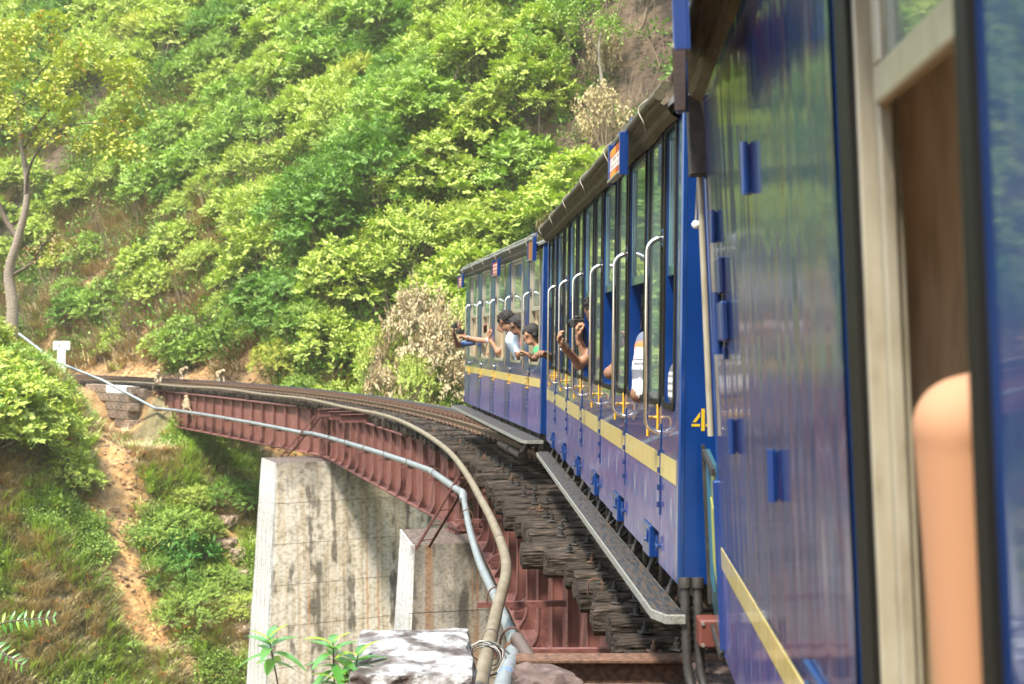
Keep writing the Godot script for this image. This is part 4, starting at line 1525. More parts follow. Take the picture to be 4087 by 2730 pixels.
# a name board held between two channels under the eave
func sign_board(label: String, frame: Transform3D, s0: float, s1: float, y0: float, y1: float, z: float, style: int):
	var t := thing("sign_board", label, "sign board", Vector3.ZERO, "sign boards under the coach eaves")
	t.transform = frame
	for s in [s0, s1]:
		var st := sb()
		bb(st, Vector3(s - 0.006, y0 - 0.03, z - 0.012), Vector3(s + 0.006, y1 + 0.04, z + 0.03), 0.002)
		bb(st, Vector3(s - 0.014, y0 - 0.03, z + 0.03), Vector3(s + 0.014, y1 + 0.04, z + 0.036))
		tube(st, [Vector3(s, y1 + 0.03, z + 0.02), Vector3(s, y1 + 0.12, z + 0.06)], 0.007, 5)
		obj("channel", done(st), M["blue_plain"], t)
	var st := sb()
	bb(st, Vector3(s0 + 0.006, y0 - 0.02, z - 0.018), Vector3(s1 - 0.006, y0 - 0.008, z + 0.022))
	obj("bottom_ledge", done(st), M["cream"], t)
	st = sb()
	# the painted face is a quad of its own on the backing plate
	var back := sb()
	bb(back, Vector3(s0 + 0.008, y0 - 0.006, z), Vector3(s1 - 0.008, y1, z + 0.008))
	obj("plate", done(back), M["rust_brown"], t)
	var im := Image.create(96, 48, false, Image.FORMAT_RGBA8)
	var red := Color(0.66, 0.10, 0.08)
	var white := Color(0.86, 0.82, 0.82)
	var g := RandomNumberGenerator.new()
	g.seed = 40 + style
	if style == 0:
		im.fill(red)
		im.fill_rect(Rect2i(0, 0, 52, 12), Color(0.86, 0.55, 0.18))
		im.fill_rect(Rect2i(0, 38, 52, 10), Color(0.86, 0.55, 0.18))
		im.fill_rect(Rect2i(0, 14, 96, 22), white)
		for row in 2:
			for k in 9:
				if g.randf() < 0.75:
					im.fill_rect(Rect2i(10 + k * 9, 17 + row * 10, 3 + g.randi() % 3, 5), red.darkened(0.2))
	elif style == 1:
		im.fill(red)
		for row in 3:
			var x := 8
			while x < 84:
				var w := 3 + g.randi() % 4
				im.fill_rect(Rect2i(x, 6 + row * 14, w, 9), white if row != 2 else white.darkened(0.15))
				x += w + 2
	elif style == 2:
		im.fill(Color(0.50, 0.25, 0.15))
		im.fill_rect(Rect2i(10, 4, 40, 40), Color(0.56, 0.32, 0.2))
	else:
		im.fill(Color(0.30, 0.10, 0.09))
		im.fill_rect(Rect2i(0, 6, 96, 20), Color(0.50, 0.40, 0.2))
	var m := StandardMaterial3D.new()
	m.albedo_texture = ImageTexture.create_from_image(im)
	m.roughness = 0.4
	coat(m, 0.6, 0.15)
	st.set_uv(Vector2(0, 0))
	for q in [[s1 - 0.01, y1 - 0.003, 0, 0], [s0 + 0.01, y1 - 0.003, 1, 0], [s0 + 0.01, y0, 1, 1], [s1 - 0.01, y1 - 0.003, 0, 0], [s0 + 0.01, y0, 1, 1], [s1 - 0.01, y0, 0, 1]]:
		st.set_uv(Vector2(q[2], q[3]))
		st.set_normal(Vector3(0, 0, -1))
		st.add_vertex(Vector3(q[0], q[1], z - 0.002))
	obj("painted_face", st.commit(), m, t)


var C1: Transform3D
var C2: Transform3D
var C3: Transform3D


func coaches():
	C2 = coach_frame(Vector3(0.81, 0, -5.7), 3.0, 0.45, 0.6)
	C3 = coach_frame(Vector3(0.35, 0, -14.1), 9.6, 0.3, 1.0)
	C1 = coach_frame(Vector3(0.861, 0, -5.05), -4.2, 0.0, -2.4)
	coach_middle()
	coach_far()
	coach_near()
	hoses()


func coach_middle():
	var t := thing("railway_coach", "middle blue coach with six chrome handrails, yellow handles and open windows, nearest in full view", "railway coach", Vector3.ZERO, "blue coaches of the mountain train")
	t.transform = C2
	var L := 7.72
	var opens := []
	var fixed := []
	var holes := []
	var seams := []
	var notches := []
	for k in range(-1, 6):
		var o := [maxf(1.02 + 1.235 * k, 0.12), minf(1.64 + 1.235 * k, L - 0.1)]
		var f := [1.735 + 1.235 * k, 2.10 + 1.235 * k]
		opens.append(o)
		holes.append(o)
		if f[1] < L - 0.1:
			fixed.append(f)
			holes.append(f)
		var s := 0.465 + 1.235 * (k + 1)
		if s < L - 0.2:
			seams.append(s)
			notches.append([s + 0.03, s + 0.48, 0.565])
	shell(t, L, 0.40, 1.235, 2.66, 2.72, holes, seams, [0.868, 0.985], notches, 0.0, "blue_dark")
	for o in opens:
		window_open(t, o[0], o[1], 1.25, 2.65, 1.93, "rubber", "green_rail", 0.075)
	for f in fixed:
		window_fixed(t, f[0], f[1], 1.25, 2.645, "rubber")
	for s in seams:
		handrail(t, s, 1.09, 2.11, 0.08)
		# yellow door handle: an upright plate and a bent lever
		var st := sb()
		bb(st, Vector3(s + 0.06, 1.075, -0.012), Vector3(s + 0.085, 1.235, -0.001), 0.004)
		tube(st, [Vector3(s + 0.072, 1.165, -0.01), Vector3(s + 0.072, 1.165, -0.05), Vector3(s + 0.072, 1.15, -0.058), Vector3(s + 0.072, 1.065, -0.056)], 0.0095, 7)
		obj("door_handle", done(st), M["handle_yellow"], t)
		# hinge strip on the seam
		st = sb()
		bb(st, Vector3(s - 0.012, 0.66, -0.007), Vector3(s + 0.004, 1.07, 0.0), 0.002)
		for k in 4:
			tube(st, [Vector3(s - 0.006, 0.70 + 0.09 * k, -0.012), Vector3(s - 0.006, 0.73 + 0.09 * k, -0.012)], 0.008, 6)
		obj("door_hinge", done(st), M["blue_dark"], t)
		# step box in the notch
		st = sb()
		bb(st, Vector3(s + 0.255, 0.385, -0.012), Vector3(s + 0.475, 0.562, 0.16), 0.006)
		bb(st, Vector3(s + 0.30, 0.46, -0.02), Vector3(s + 0.36, 0.53, -0.012), 0.004)
		tube(st, [Vector3(s + 0.33, 0.475, -0.03), Vector3(s + 0.33, 0.475, -0.018)], 0.01, 6)
		obj("step_box", done(st), M["blue_plain"], t)
		st = sb()
		bb(st, Vector3(s - 0.03, 0.49, -0.02), Vector3(s + 0.03, 0.51, 0.0), 0.003)
		tube(st, [Vector3(s, 0.47, -0.014), Vector3(s, 0.55, -0.014)], 0.008, 6)
		obj("latch", done(st), M["blue_plain"], t)
	var benches := []
	for k in 7:
		benches.append(0.5 + 1.235 * k)
	seats(t, benches, "blue_dark")
	var hang := []
	for k in 13:
		hang.append(0.35 + 0.58 * k)
	underframe(t, L, 0.36, [1.3, 2.6, 5.1, 6.4], hang)
	running_board(t, -0.13, 7.7, 0.27, -0.125, 0.02)
	blind(t, 0.02, L - 0.02, 2.68, "bamboo", 0.10)
	# stencilled number on the end wall, drawn as its strokes
	for q in [[PackedVector2Array([Vector2(0.062, 1.183), Vector2(0.079, 1.183), Vector2(0.098, 1.21), Vector2(0.098, 1.232)]), 0], [PackedVector2Array([Vector2(0.057, 1.162), Vector2(0.098, 1.162), Vector2(0.098, 1.174), Vector2(0.057, 1.174)]), 0], [PackedVector2Array([Vector2(0.104, 1.141), Vector2(0.121, 1.141), Vector2(0.121, 1.248), Vector2(0.104, 1.248)]), 0], [PackedVector2Array([Vector2(0.126, 1.162), Vector2(0.142, 1.162), Vector2(0.142, 1.174), Vector2(0.126, 1.174)]), 0], [PackedVector2Array([Vector2(0.124, 1.33), Vector2(0.145, 1.33), Vector2(0.145, 1.352), Vector2(0.122, 1.352)]), 1], [PackedVector2Array([Vector2(0.128, 1.385), Vector2(0.145, 1.375), Vector2(0.145, 1.403), Vector2(0.123, 1.403)]), 1], [PackedVector2Array([Vector2(0.125, 1.41), Vector2(0.145, 1.41), Vector2(0.145, 1.425), Vector2(0.128, 1.425)]), 1]]:
		var st := sb()
		prism(st, Transform3D(Basis(Vector3(0, 0, 1), Vector3(0, 1, 0), Vector3(1, 0, 0)), Vector3(-0.0375, 0, 0)), q[0], 0.002)
		obj("stencil_stroke", done(st), M["letter_yellow"], t)
	sign_board("orange, white and red lettered sign board under the bamboo blind of the middle coach", C2, 0.92, 1.39, 2.53, 2.70, -0.16, 0)


func coach_far():
	var t := thing("railway_coach", "far blue coach at the head of the train with cream windows and passengers leaning out", "railway coach", Vector3.ZERO, "blue coaches of the mountain train")
	t.transform = C3
	var L := 7.05
	var holes := []
	var seams := []
	for k in range(-1, 4):
		holes.append([maxf(1.38 + 1.42 * k, 0.14), 2.18 + 1.42 * k])
		seams.append(0.78 + 1.42 * (k + 1))
	holes.append([7.06 - 0.0, 7.07])
	holes.pop_back()
	shell(t, L, 0.48, 1.31, 2.68, 2.74, holes, seams, [1.03, 1.135], [], 0.0, "beige_panel")
	for o in holes:
		window_open(t, o[0], o[1], 1.326, 2.665, 1.99, "cream", "cream", 0.10)
	for i in seams.size():
		var s: float = seams[i]
		handrail(t, s - 0.03, 1.20, 2.20, 0.085, 0.016)
		part_box("door_strip", t, "blue_plain", Vector3(s + 0.07, 0.485, -0.005), Vector3(s + 0.47, 1.028, -0.0005))
		part_box("door_post", t, "blue_plain", Vector3(s + 0.10, 1.32, -0.007), Vector3(s + 0.40, 2.67, -0.0005), 0.002)
		var st := sb()
		bb(st, Vector3(s + 0.0, 0.985, -0.014), Vector3(s + 0.018, 1.125, -0.003), 0.003)
		for y in [1.115, 1.06, 1.0]:
			tube(st, [Vector3(s + 0.009, y, -0.012), Vector3(s + 0.009, y, -0.045)], 0.007, 6)
		obj("door_handle", done(st), M["handle_yellow"], t)
		st = sb()
		for k in 4:
			for q in [0.03, 0.09]:
				tube(st, [Vector3(s + q, 0.75 + 0.06 * k, -0.012), Vector3(s + q, 0.75 + 0.06 * k, 0.0)], 0.009, 6)
		bb(st, Vector3(s - 0.03, 1.15, -0.012), Vector3(s - 0.012, 1.21, 0.0))
		obj("door_rivet", done(st), M["blue_dark"], t)
	seats(t, [0.75, 2.2, 3.6, 5.0, 6.4], "beige_panel")
	# inner posts of the open windows
	for o in holes:
		part_box("shutter", t, "beige_panel", Vector3(o[0] + 0.45, 1.33, 0.06), Vector3(o[1] - 0.012, 1.96, 0.08), 0.003)
	var hang := []
	for k in 12:
		hang.append(0.25 + 0.6 * k)
	underframe(t, L, 0.44, [1.2, 2.5, 4.6, 5.9], hang)
	running_board(t, -0.25, 7.1, 0.42, -0.25, 0.0)
	blind(t, 0.0, L, 2.73, "bamboo_grey", 0.10)
	var st := sb()
	tube(st, [Vector3(0.9, 0.13, -0.06), Vector3(2.6, 0.13, -0.06)], 0.045, 10)
	tube(st, [Vector3(1.7, 0.13, -0.06), Vector3(1.78, 0.13, -0.06)], 0.06, 10)
	tube(st, [Vector3(0.95, 0.12, -0.06), Vector3(0.9, 0.4, 0.1)], 0.04, 8)
	obj("brake_pipe", done(st), M["pipe_brown"], t)
	sign_board("small red and white sign board hanging mid way along the far coach", C3, 2.52, 3.0, 2.53, 2.70, -0.15, 1)
	sign_board("small red and white sign board at the leading end of the far coach", C3, 6.55, 7.03, 2.53, 2.70, -0.15, 1)
	sign_board("plain brown sign board at the near corner of the far coach roof", C3, -0.02, 0.32, 2.58, 2.80, -0.12, 2)


func coach_near():
	var t := thing("railway_coach", "nearest blue coach at the right edge, out of focus, its gloss panel reflecting the trees", "railway coach", Vector3.ZERO, "blue coaches of the mountain train")
	t.transform = C1
	var S := -8.2
	var holes := [[-6.3, -5.5], [-3.53, -2.90]]
	shell(t, 0.0, 0.2, 0.88, 2.52, 2.86, holes, [-4.9, -2.1, -1.55], [0.595, 0.685], [], S, "beige_panel")
	# tall gloss door leaf above the waist
	# the leaf is beaten sheet: upright ripples a millimetre or two deep
	var dl := sb()
	dl.set_smooth_group(4)
	var rip := FastNoiseLite.new()
	rip.seed = 3
	rip.frequency = 1.0
	rip.fractal_octaves = 3
	var nu := 150
	var nv := 26
	for a in nu:
		for b in nv:
			var q := []
			for k in [[0, 0], [1, 0], [1, 1], [0, 1]]:
				var x := lerpf(-2.72, -0.12, float(a + k[0]) / nu)
				var y := lerpf(0.72, 2.84, float(b + k[1]) / nv)
				q.append(Vector3(x, y, -0.006 + 0.0015 * rip.get_noise_2d(x * 5.5, y * 0.55) + 0.0010 * rip.get_noise_2d(x * 2.0 + 40.0, y * 1.6)))
			quad(dl, q[0], q[1], q[2], q[3], Vector3(-1.4, 1.7, 60.0))
	obj("door_leaf", done(dl), M["blue_door"], t)
	for q in [[-1.44, 2.02, 2.17, 0.085], [-1.74, 1.125, 1.262, 0.085], [-0.42, 1.96, 2.08, 0.05], [-0.77, 1.165, 1.285, 0.05]]:
		var st := sb()
		bb(st, Vector3(q[0] - q[3] / 2, q[1], -0.02), Vector3(q[0] + q[3] / 2, q[2], -0.006), 0.004)
		tube(st, [Vector3(q[0] - q[3] / 2, q[1] - 0.004, -0.024), Vector3(q[0] - q[3] / 2, q[2] + 0.004, -0.024)], 0.013, 8)
		obj("hinge", done(st), M["blue_plain"], t)
	var st := sb()
	bb(st, Vector3(-0.62, 1.75, -0.03), Vector3(-0.50, 1.89, -0.006), 0.006)
	obj("latch_keeper", done(st), M["blue_dark"], t)
	st = sb()
	bb(st, Vector3(-0.72, 1.57, -0.035), Vector3(-0.54, 1.72, -0.006), 0.008)
	tube(st, [Vector3(-0.52, 1.52, -0.03), Vector3(-0.52, 1.76, -0.03)], 0.022, 10)
	bb(st, Vector3(-0.60, 1.50, -0.02), Vector3(-0.50, 1.55, -0.006), 0.004)
	obj("latch", done(st), M["blue_plain"], t)
	# louvres low on the door
	for k in 4:
		st = sb()
		bar(st, Vector3(-2.62, 0.62 + 0.05 * k, -0.012), Vector3(-2.16, 0.62 + 0.05 * k, -0.012), 0.016, 0.03, Vector3.UP, 0.004)
		obj("louvre", done(st), M["blue_plain"], t)
	# the window we look past: black gasket, cream frame, dropped sash
	st = sb()
	ring(st, Transform3D(), rrect(-3.585, 0.82, -2.80, 2.56, 0.06), rrect(-3.535, 0.87, -2.90, 2.50, 0.04), -0.012, 0.004)
	var w := obj("window_gasket", done(st), M["rubber"], t)
	st = sb()
	for q in [[-2.915, -2.90, 0.0, 0.075], [-3.53, -3.515, 0.0, 0.075], [-2.945, -2.915, 0.03, 0.055]]:
		bb(st, Vector3(q[0], 0.88, q[2]), Vector3(q[1], 2.5, q[3]), 0.003)
	bb(st, Vector3(-3.515, 0.88, 0.0), Vector3(-2.915, 0.90, 0.075))
	obj("window_jamb", done(st), M["cream"], w)
	st = sb()
	bb(st, Vector3(-3.51, 1.985, 0.022), Vector3(-2.945, 2.055, 0.05), 0.005)
	bb(st, Vector3(-3.51, 2.44, 0.022), Vector3(-2.945, 2.49, 0.05), 0.005)
	bb(st, Vector3(-2.99, 2.055, 0.023), Vector3(-2.945, 2.44, 0.049), 0.005)
	obj("sash", done(st), M["cream"], w)
	pane(w, -3.505, -2.985, 2.05, 2.445, 0.036)
	# inside: a panelled bulkhead ahead
	part_box("bulkhead", t, "tan_wood", Vector3(-2.74, 0.76, 0.066), Vector3(-2.70, 2.8, WIDE - 0.06), 0.004)
	for q in [0.085, 0.235, 0.6, 1.2]:
		part_box("bulkhead_moulding", t, "pipe_brown", Vector3(-2.755, 0.8, q), Vector3(-2.741, 2.7, q + 0.03), 0.004)
	seats(t, [-4.3, -6.9], "beige_panel")
	underframe_near(t)
	blind(t, -7.9, -0.05, 2.62, "bamboo", 0.10)
	part_box("blind_end_cap", t, "dark_iron", Vector3(-0.06, 2.28, -0.07), Vector3(0.03, 2.62, 0.02), 0.006)
	# cream conduit and white knob down the front corner
	st = sb()
	tube(st, [Vector3(0.05, 1.16, -0.02), Vector3(0.05, 2.6, -0.02)], 0.014, 8)
	obj("conduit", done(st), M["cream"], t)
	st = sb()
	bar(st, Vector3(0.06, 2.27, -0.03), Vector3(0.06, 2.10, -0.045), 0.016, 0.006)
	obj("lever", done(st), M["cream"], t)
	var sp := SphereMesh.new()
	sp.radius = 0.018
	sp.height = 0.036
	sp.radial_segments = 14
	sp.rings = 8
	obj("lever_knob", sp, M["white_paint"], t, at(Vector3(0.06, 2.08, -0.045)))
	# gate leaf at the vestibule, painted yellow and teal, on a dark blue post
	part_box("gate_post", t, "blue_plain", Vector3(0.002, 0.24, -0.022), Vector3(0.06, 0.97, 0.05), 0.006)
	st = sb()
	prism(st, at(Vector3(0.03, 0, -0.005)), PackedVector2Array([Vector2(0.05, 0.2), Vector2(0.50, 0.34), Vector2(0.50, 1.06), Vector2(0.05, 1.0)]), 0.02)
	var leaf := obj("gate_leaf", done(st), M["green_rail"], t)
	st = sb()
	prism(st, at(Vector3(0.03, 0, -0.0085)), PackedVector2Array([Vector2(0.07, 0.42), Vector2(0.30, 0.56), Vector2(0.30, 0.86), Vector2(0.07, 0.78)]), 0.003)
	prism(st, at(Vector3(0.03, 0, -0.0085)), PackedVector2Array([Vector2(0.07, 0.80), Vector2(0.22, 0.88), Vector2(0.22, 0.98), Vector2(0.07, 0.96)]), 0.003)
	obj("yellow_patch", done(st), mk("gate_yellow", lin(0.30, 0.30, 0.05), 0.45), leaf)
	st = sb()
	prism(st, at(Vector3(0.03, 0, -0.0085)), PackedVector2Array([Vector2(0.32, 0.42), Vector2(0.48, 0.44), Vector2(0.48, 1.02), Vector2(0.32, 1.0)]), 0.003)
	obj("teal_patch", done(st), mk("gate_teal", lin(0.03, 0.12, 0.17), 0.4), leaf)
	st = sb()
	for y in [[1.0, 1.02], [0.2, 0.22]]:
		bar(st, Vector3(0.07, y[0], -0.014), Vector3(0.55, y[0] + 0.05, -0.014), 0.016, 0.03)
	bar(st, Vector3(0.535, 0.33, -0.014), Vector3(0.535, 1.08, -0.014), 0.016, 0.03, Vector3.RIGHT)
	obj("gate_frame", done(st), M["dark_iron"], leaf)
	sign_board("long narrow sign board at the front corner of the nearest coach, seen edge on", C1 * Transform3D(Basis(Vector3.UP, -0.072), Vector3(-0.66, 0, -0.15)), -0.97, 0.0, 2.46, 2.72, 0.0, 3)


func underframe_near(t: Node3D):
	part_box("sole_bar", t, "dark_iron", Vector3(-8.0, 0.3, 0.2), Vector3(-0.1, 0.5, 0.35), 0.01)
	part_box("under_floor", t, "dark_iron", Vector3(-8.1, 0.5, 0.06), Vector3(-0.06, 0.6, WIDE - 0.06))
	part_box("buffer_beam", t, "dark_iron", Vector3(-0.02, 0.25, 0.1), Vector3(0.08, 0.6, WIDE - 0.1), 0.01)
	for s in [-1.4, -2.6]:
		for z in [0.50, WIDE - 0.59]:
			var st := sb()
			tube(st, [Vector3(s, 0.36, z), Vector3(s, 0.36, z + 0.09)], 0.36, 24)
			obj("wheel", done(st), M["dark_iron"], t)


func hoses():
	var names := ["ribbed black brake hose hanging between the coaches, on the left", "ribbed black brake hose hanging between the coaches, on the right"]
	for k in 2:
		var t := thing("brake_hose", names[k], "hose", Vector3.ZERO, "brake hoses between the coaches")
		var x0 := 0.83 + 0.06 * k
		var p := smooth_path([Vector3(x0, 0.42, -5.66), Vector3(x0, 0.2, -5.62), Vector3(x0 + 0.01, -0.02, -5.58), Vector3(x0 + 0.06, -0.13, -5.5), Vector3(x0 + 0.2, -0.13, -5.4), Vector3(x0 + 0.38, 0.05, -5.3), Vector3(x0 + 0.45, 0.3, -5.22)], 14)
		var st := sb()
		var rr := []
		for i in p.size():
			rr.append(0.026 if i % 2 else 0.0205)
		tube(st, p, rr, 10)
		obj("ribbed_hose", done(st), M["dark_iron"], t)
		st = sb()
		collar(st, p[1], (p[1] - p[0]).normalized(), 0.032, 0.025)
		obj("hose_collar", done(st), M["dark_iron"], t)
	var t := thing("coupling_box", "red steel box with a clasp between the two coaches", "coupling box", Vector3(0.93, -0.02, -5.55))
	var st := sb()
	bb(st, Vector3(-0.055, 0.16, -0.06), Vector3(0.065, 0.29, 0.06), 0.008)
	obj("box", done(st), mk("box_red", lin(0.10, 0.025, 0.016), 0.6), t)
	st = sb()
	for q in [[-0.04, 0.175], [0.045, 0.175], [-0.04, 0.275], [0.045, 0.275]]:
		tube(st, [Vector3(q[0], q[1], 0.06), Vector3(q[0], q[1], 0.07)], 0.009, 6)
	bb(st, Vector3(0.05, 0.2, 0.06), Vector3(0.1, 0.27, 0.085), 0.005)
	obj("clasp", done(st), M["steel_worn"], t)


# ------------------------------------------------------------------ figures
# A figure is a set of tapered capsules [from, to, radius, radius, colour], blended by a smooth minimum and meshed as surface nets.
func nets(st: SurfaceTool, caps: Array, cell: float, k: float, wobble := 0.0):
	var lo := Vector3.ONE * 1e9
	var hi := -lo
	for c in caps:
		var rr: float = maxf(c[2], c[3]) + cell * 2.0
		lo = lo.min(c[0] - Vector3.ONE * rr).min(c[1] - Vector3.ONE * rr)
		hi = hi.max(c[0] + Vector3.ONE * rr).max(c[1] + Vector3.ONE * rr)
	var nx := int(ceil((hi.x - lo.x) / cell)) + 2
	var ny := int(ceil((hi.y - lo.y) / cell)) + 2
	var nz := int(ceil((hi.z - lo.z) / cell)) + 2
	var f := PackedFloat32Array()
	f.resize(nx * ny * nz)
	f.fill(9.0)
	var near := PackedFloat32Array()
	near.resize(nx * ny * nz)
	near.fill(9.0)
	var who := PackedInt32Array()
	who.resize(nx * ny * nz)
	var sx := ny * nz
	for ci in caps.size():
		var c: Array = caps[ci]
		var a: Vector3 = c[0]
		var ab: Vector3 = c[1] - a
		var l2 := maxf(ab.length_squared(), 1e-9)
		var ra: float = c[2]
		var rb: float = c[3]
		var pad := maxf(ra, rb) + k + cell * 2.0
		var p0 := ((a.min(c[1]) - Vector3.ONE * pad - lo) / cell).max(Vector3.ZERO)
		var p1 := ((a.max(c[1]) + Vector3.ONE * pad - lo) / cell).min(Vector3(nx - 1, ny - 1, nz - 1))
		for i in range(int(p0.x), int(p1.x) + 1):
			for j in range(int(p0.y), int(p1.y) + 1):
				var at_ := i * sx + j * nz
				for l in range(int(p0.z), int(p1.z) + 1):
					var p := lo + Vector3(i, j, l) * cell
					var t := clampf((p - a).dot(ab) / l2, 0.0, 1.0)
					var d := p.distance_to(a + ab * t) - lerpf(ra, rb, t)
					var q := at_ + l
					var e := f[q]
					var h := maxf(k - absf(d - e), 0.0) / k
					f[q] = minf(d, e) - h * h * k * 0.25
					if d < near[q]:
						near[q] = d
						who[q] = ci
	if wobble > 0.0:
		for i in nx:
			for j in ny:
				for l in nz:
					var q := i * sx + j * nz + l
					if absf(f[q]) < 0.06:
						f[q] += n_fine.get_noise_3d(i * cell * 40.0, j * cell * 40.0, l * cell * 40.0) * wobble
	var vert := {}
	var corner := [0, 1, nz, nz + 1, sx, sx + 1, sx + nz, sx + nz + 1]
	var cpos := [Vector3(0, 0, 0), Vector3(0, 0, 1), Vector3(0, 1, 0), Vector3(0, 1, 1), Vector3(1, 0, 0), Vector3(1, 0, 1), Vector3(1, 1, 0), Vector3(1, 1, 1)]
	var edges := [[0, 1], [2, 3], [4, 5], [6, 7], [0, 2], [1, 3], [4, 6], [5, 7], [0, 4], [1, 5], [2, 6], [3, 7]]
	for i in nx - 1:
		for j in ny - 1:
			for l in nz - 1:
				var q := i * sx + j * nz + l
				if absf(f[q]) > cell * 2.0:
					continue
				var m := 0
				for c in 8:
					if f[q + corner[c]] < 0.0:
						m += 1
				if m == 0 or m == 8:
					continue
				var s := Vector3.ZERO
				var n := 0
				for e in edges:
					var u := f[q + corner[e[0]]]
					var w := f[q + corner[e[1]]]
					if (u < 0.0) != (w < 0.0):
						s += cpos[e[0]].lerp(cpos[e[1]], u / (u - w))
						n += 1
				vert[q] = lo + (Vector3(i, j, l) + s / n) * cell
	st.set_smooth_group(0)
	var axes := [[sx, nz, 1], [nz, 1, sx], [1, sx, nz]]
	for q in vert:
		for ax in axes:
			var q2: int = q + ax[0]
			if q2 >= f.size() or (f[q] < 0.0) == (f[q2] < 0.0):
				continue
			var a: int = q - ax[1] - ax[2]
			var b: int = q - ax[2]
			var c: int = q
			var d: int = q - ax[1]
			if not (vert.has(a) and vert.has(b) and vert.has(d)):
				continue
			var order := [a, d, c, a, c, b] if f[q] < 0.0 else [a, c, d, a, b, c]
			for v in order:
				st.set_color(caps[who[v]][4])
				st.add_vertex(vert[v])
	st.set_smooth_group(-1)


# palm and five fingers; FR: x along the fingers, y out of the back of the hand, z to the thumb's side
func hand_caps(fr: Transform3D, curl: float, col: Color) -> Array:
	var out := []
	var zs := [0.030, 0.010, -0.010, -0.029]
	var ls := [0.072, 0.080, 0.074, 0.058]
	for k in 4:
		out.append([fr * Vector3(0.0, 0, zs[k] * 0.6), fr * Vector3(0.088 - 0.006 * absf(k - 1.2), 0, zs[k]), 0.016, 0.0125, col])
		var p := Vector3(0.088 - 0.006 * absf(k - 1.2), 0, zs[k])
		var a := 0.15
		var spread: float = zs[k] * 1.6
		for s in 3:
			a += curl * [0.75, 1.0, 0.7][s] + 0.05 * k
			var l: float = ls[k] * [0.46, 0.31, 0.23][s]
			var n := p + Vector3(cos(a) * l, -sin(a) * l, spread * l)
			out.append([fr * p, fr * n, 0.0098 - 0.0008 * s, 0.0092 - 0.0009 * s, col])
			p = n
	out.append([fr * Vector3(0.012, -0.006, 0.02), fr * Vector3(0.045, -0.016, 0.052), 0.016, 0.013, col])
	out.append([fr * Vector3(0.045, -0.016, 0.052), fr * Vector3(0.078, -0.024 - 0.02 * curl, 0.060), 0.0115, 0.0105, col])
	out.append([fr * Vector3(0.078, -0.024 - 0.02 * curl, 0.060), fr * Vector3(0.103, -0.034 - 0.03 * curl, 0.054), 0.0105, 0.008, col])
	return out


func hand_frame(wrist: Vector3, fingers: Vector3, back: Vector3) -> Transform3D:
	var x := fingers.normalized()
	var y := (back - x * back.dot(x)).normalized()
	return Transform3D(Basis(x, y, x.cross(y)), wrist)


const SKIN := Color(0.30, 0.15, 0.09)
const SKIN_DARK := Color(0.17, 0.08, 0.045)


func head_caps(c: Vector3, face: Vector3, up: Vector3, skin: Color) -> Array:
	var f := face.normalized()
	var u := (up - f * up.dot(f)).normalized()
	var s := f.cross(u)
	var out := [
		[c + u * 0.03 - f * 0.025, c + u * 0.025 + f * 0.02, 0.083, 0.078, skin],
		[c - u * 0.02 + f * 0.03, c - u * 0.075 + f * 0.052, 0.062, 0.036, skin],
		[c + u * 0.02 + f * 0.088, c - u * 0.022 + f * 0.108, 0.010, 0.016, skin],
		[c - u * 0.055 + f * 0.082, c - u * 0.056 + f * 0.084, 0.016, 0.016, skin * 0.8],
	]
	for k in [-1.0, 1.0]:
		out.append([c - u * 0.005 + s * 0.080 * k - f * 0.005, c - u * 0.035 + s * 0.078 * k, 0.017, 0.012, skin])
		out.append([c + u * 0.034 + f * 0.082 + s * 0.018 * k, c + u * 0.032 + f * 0.074 + s * 0.046 * k, 0.012, 0.010, skin * 0.55])
		out.append([c + u * 0.010 + f * 0.083 + s * 0.032 * k, c + u * 0.010 + f * 0.085 + s * 0.032 * k, 0.009, 0.009, skin * 0.35])
	return out


func hair_mesh(c: Vector3, face: Vector3, up: Vector3, bulk: float, rough: float) -> ArrayMesh:
	var f := face.normalized()
	var u := (up - f * up.dot(f)).normalized()
	var s := f.cross(u)
	var st := sb()
	var caps := [
		[c + u * 0.045 - f * 0.045, c + u * 0.055 + f * 0.01, 0.083 + bulk, 0.076 + bulk, Color.WHITE],
		[c + u * 0.0 - f * 0.075, c - u * 0.05 - f * 0.065, 0.055 + bulk, 0.035, Color.WHITE],
		[c + u * 0.085 + f * 0.045, c + u * 0.075 + f * 0.062, 0.035 + bulk * 0.8, 0.025 + bulk * 0.5, Color.WHITE],
	]
	for k in [-1.0, 1.0]:
		caps.append([c + u * 0.05 + s * 0.05 * k, c + u * 0.0 + s * 0.072 * k - f * 0.03, 0.04 + bulk, 0.02, Color.WHITE])
	nets(st, caps, 0.008, 0.03, rough)
	return done(st)


# PARTS: capsules of the body in coach coordinates; HANDS: [wrist, finger direction, back direction, curl]
func person(label: String, frame: Transform3D, body: Array, hands: Array, skin: Color, head := [], hair := [0.012, 0.012], blend := 0.035) -> Node3D:
	var t := thing("person", label, "person", Vector3.ZERO, "passengers leaning out of the train")
	t.transform = frame
	var st := sb()
	var caps := body.duplicate()
	if head.size():
		caps.append_array(head_caps(head[0], head[1], head[2], skin))
		nets(st, caps, 0.0125 if blend > 0.025 else 0.009, blend)
	else:
		nets(st, caps, 0.0125 if blend > 0.025 else 0.009, blend)
	for h in hands:
		var hc := hand_caps(hand_frame(h[0], h[1], h[2]), h[3], skin)
		var x: Vector3 = h[1].normalized()
		hc.append([h[0] - x * 0.05, h[0] + x * 0.01, 0.028, 0.024, skin])
		nets(st, hc, 0.0042, 0.008)
	obj("body", done(st), M["figure"], t)
	if head.size():
		obj("hair", hair_mesh(head[0], head[1], head[2], hair[0], hair[1]), M["hair"], t)
	return t


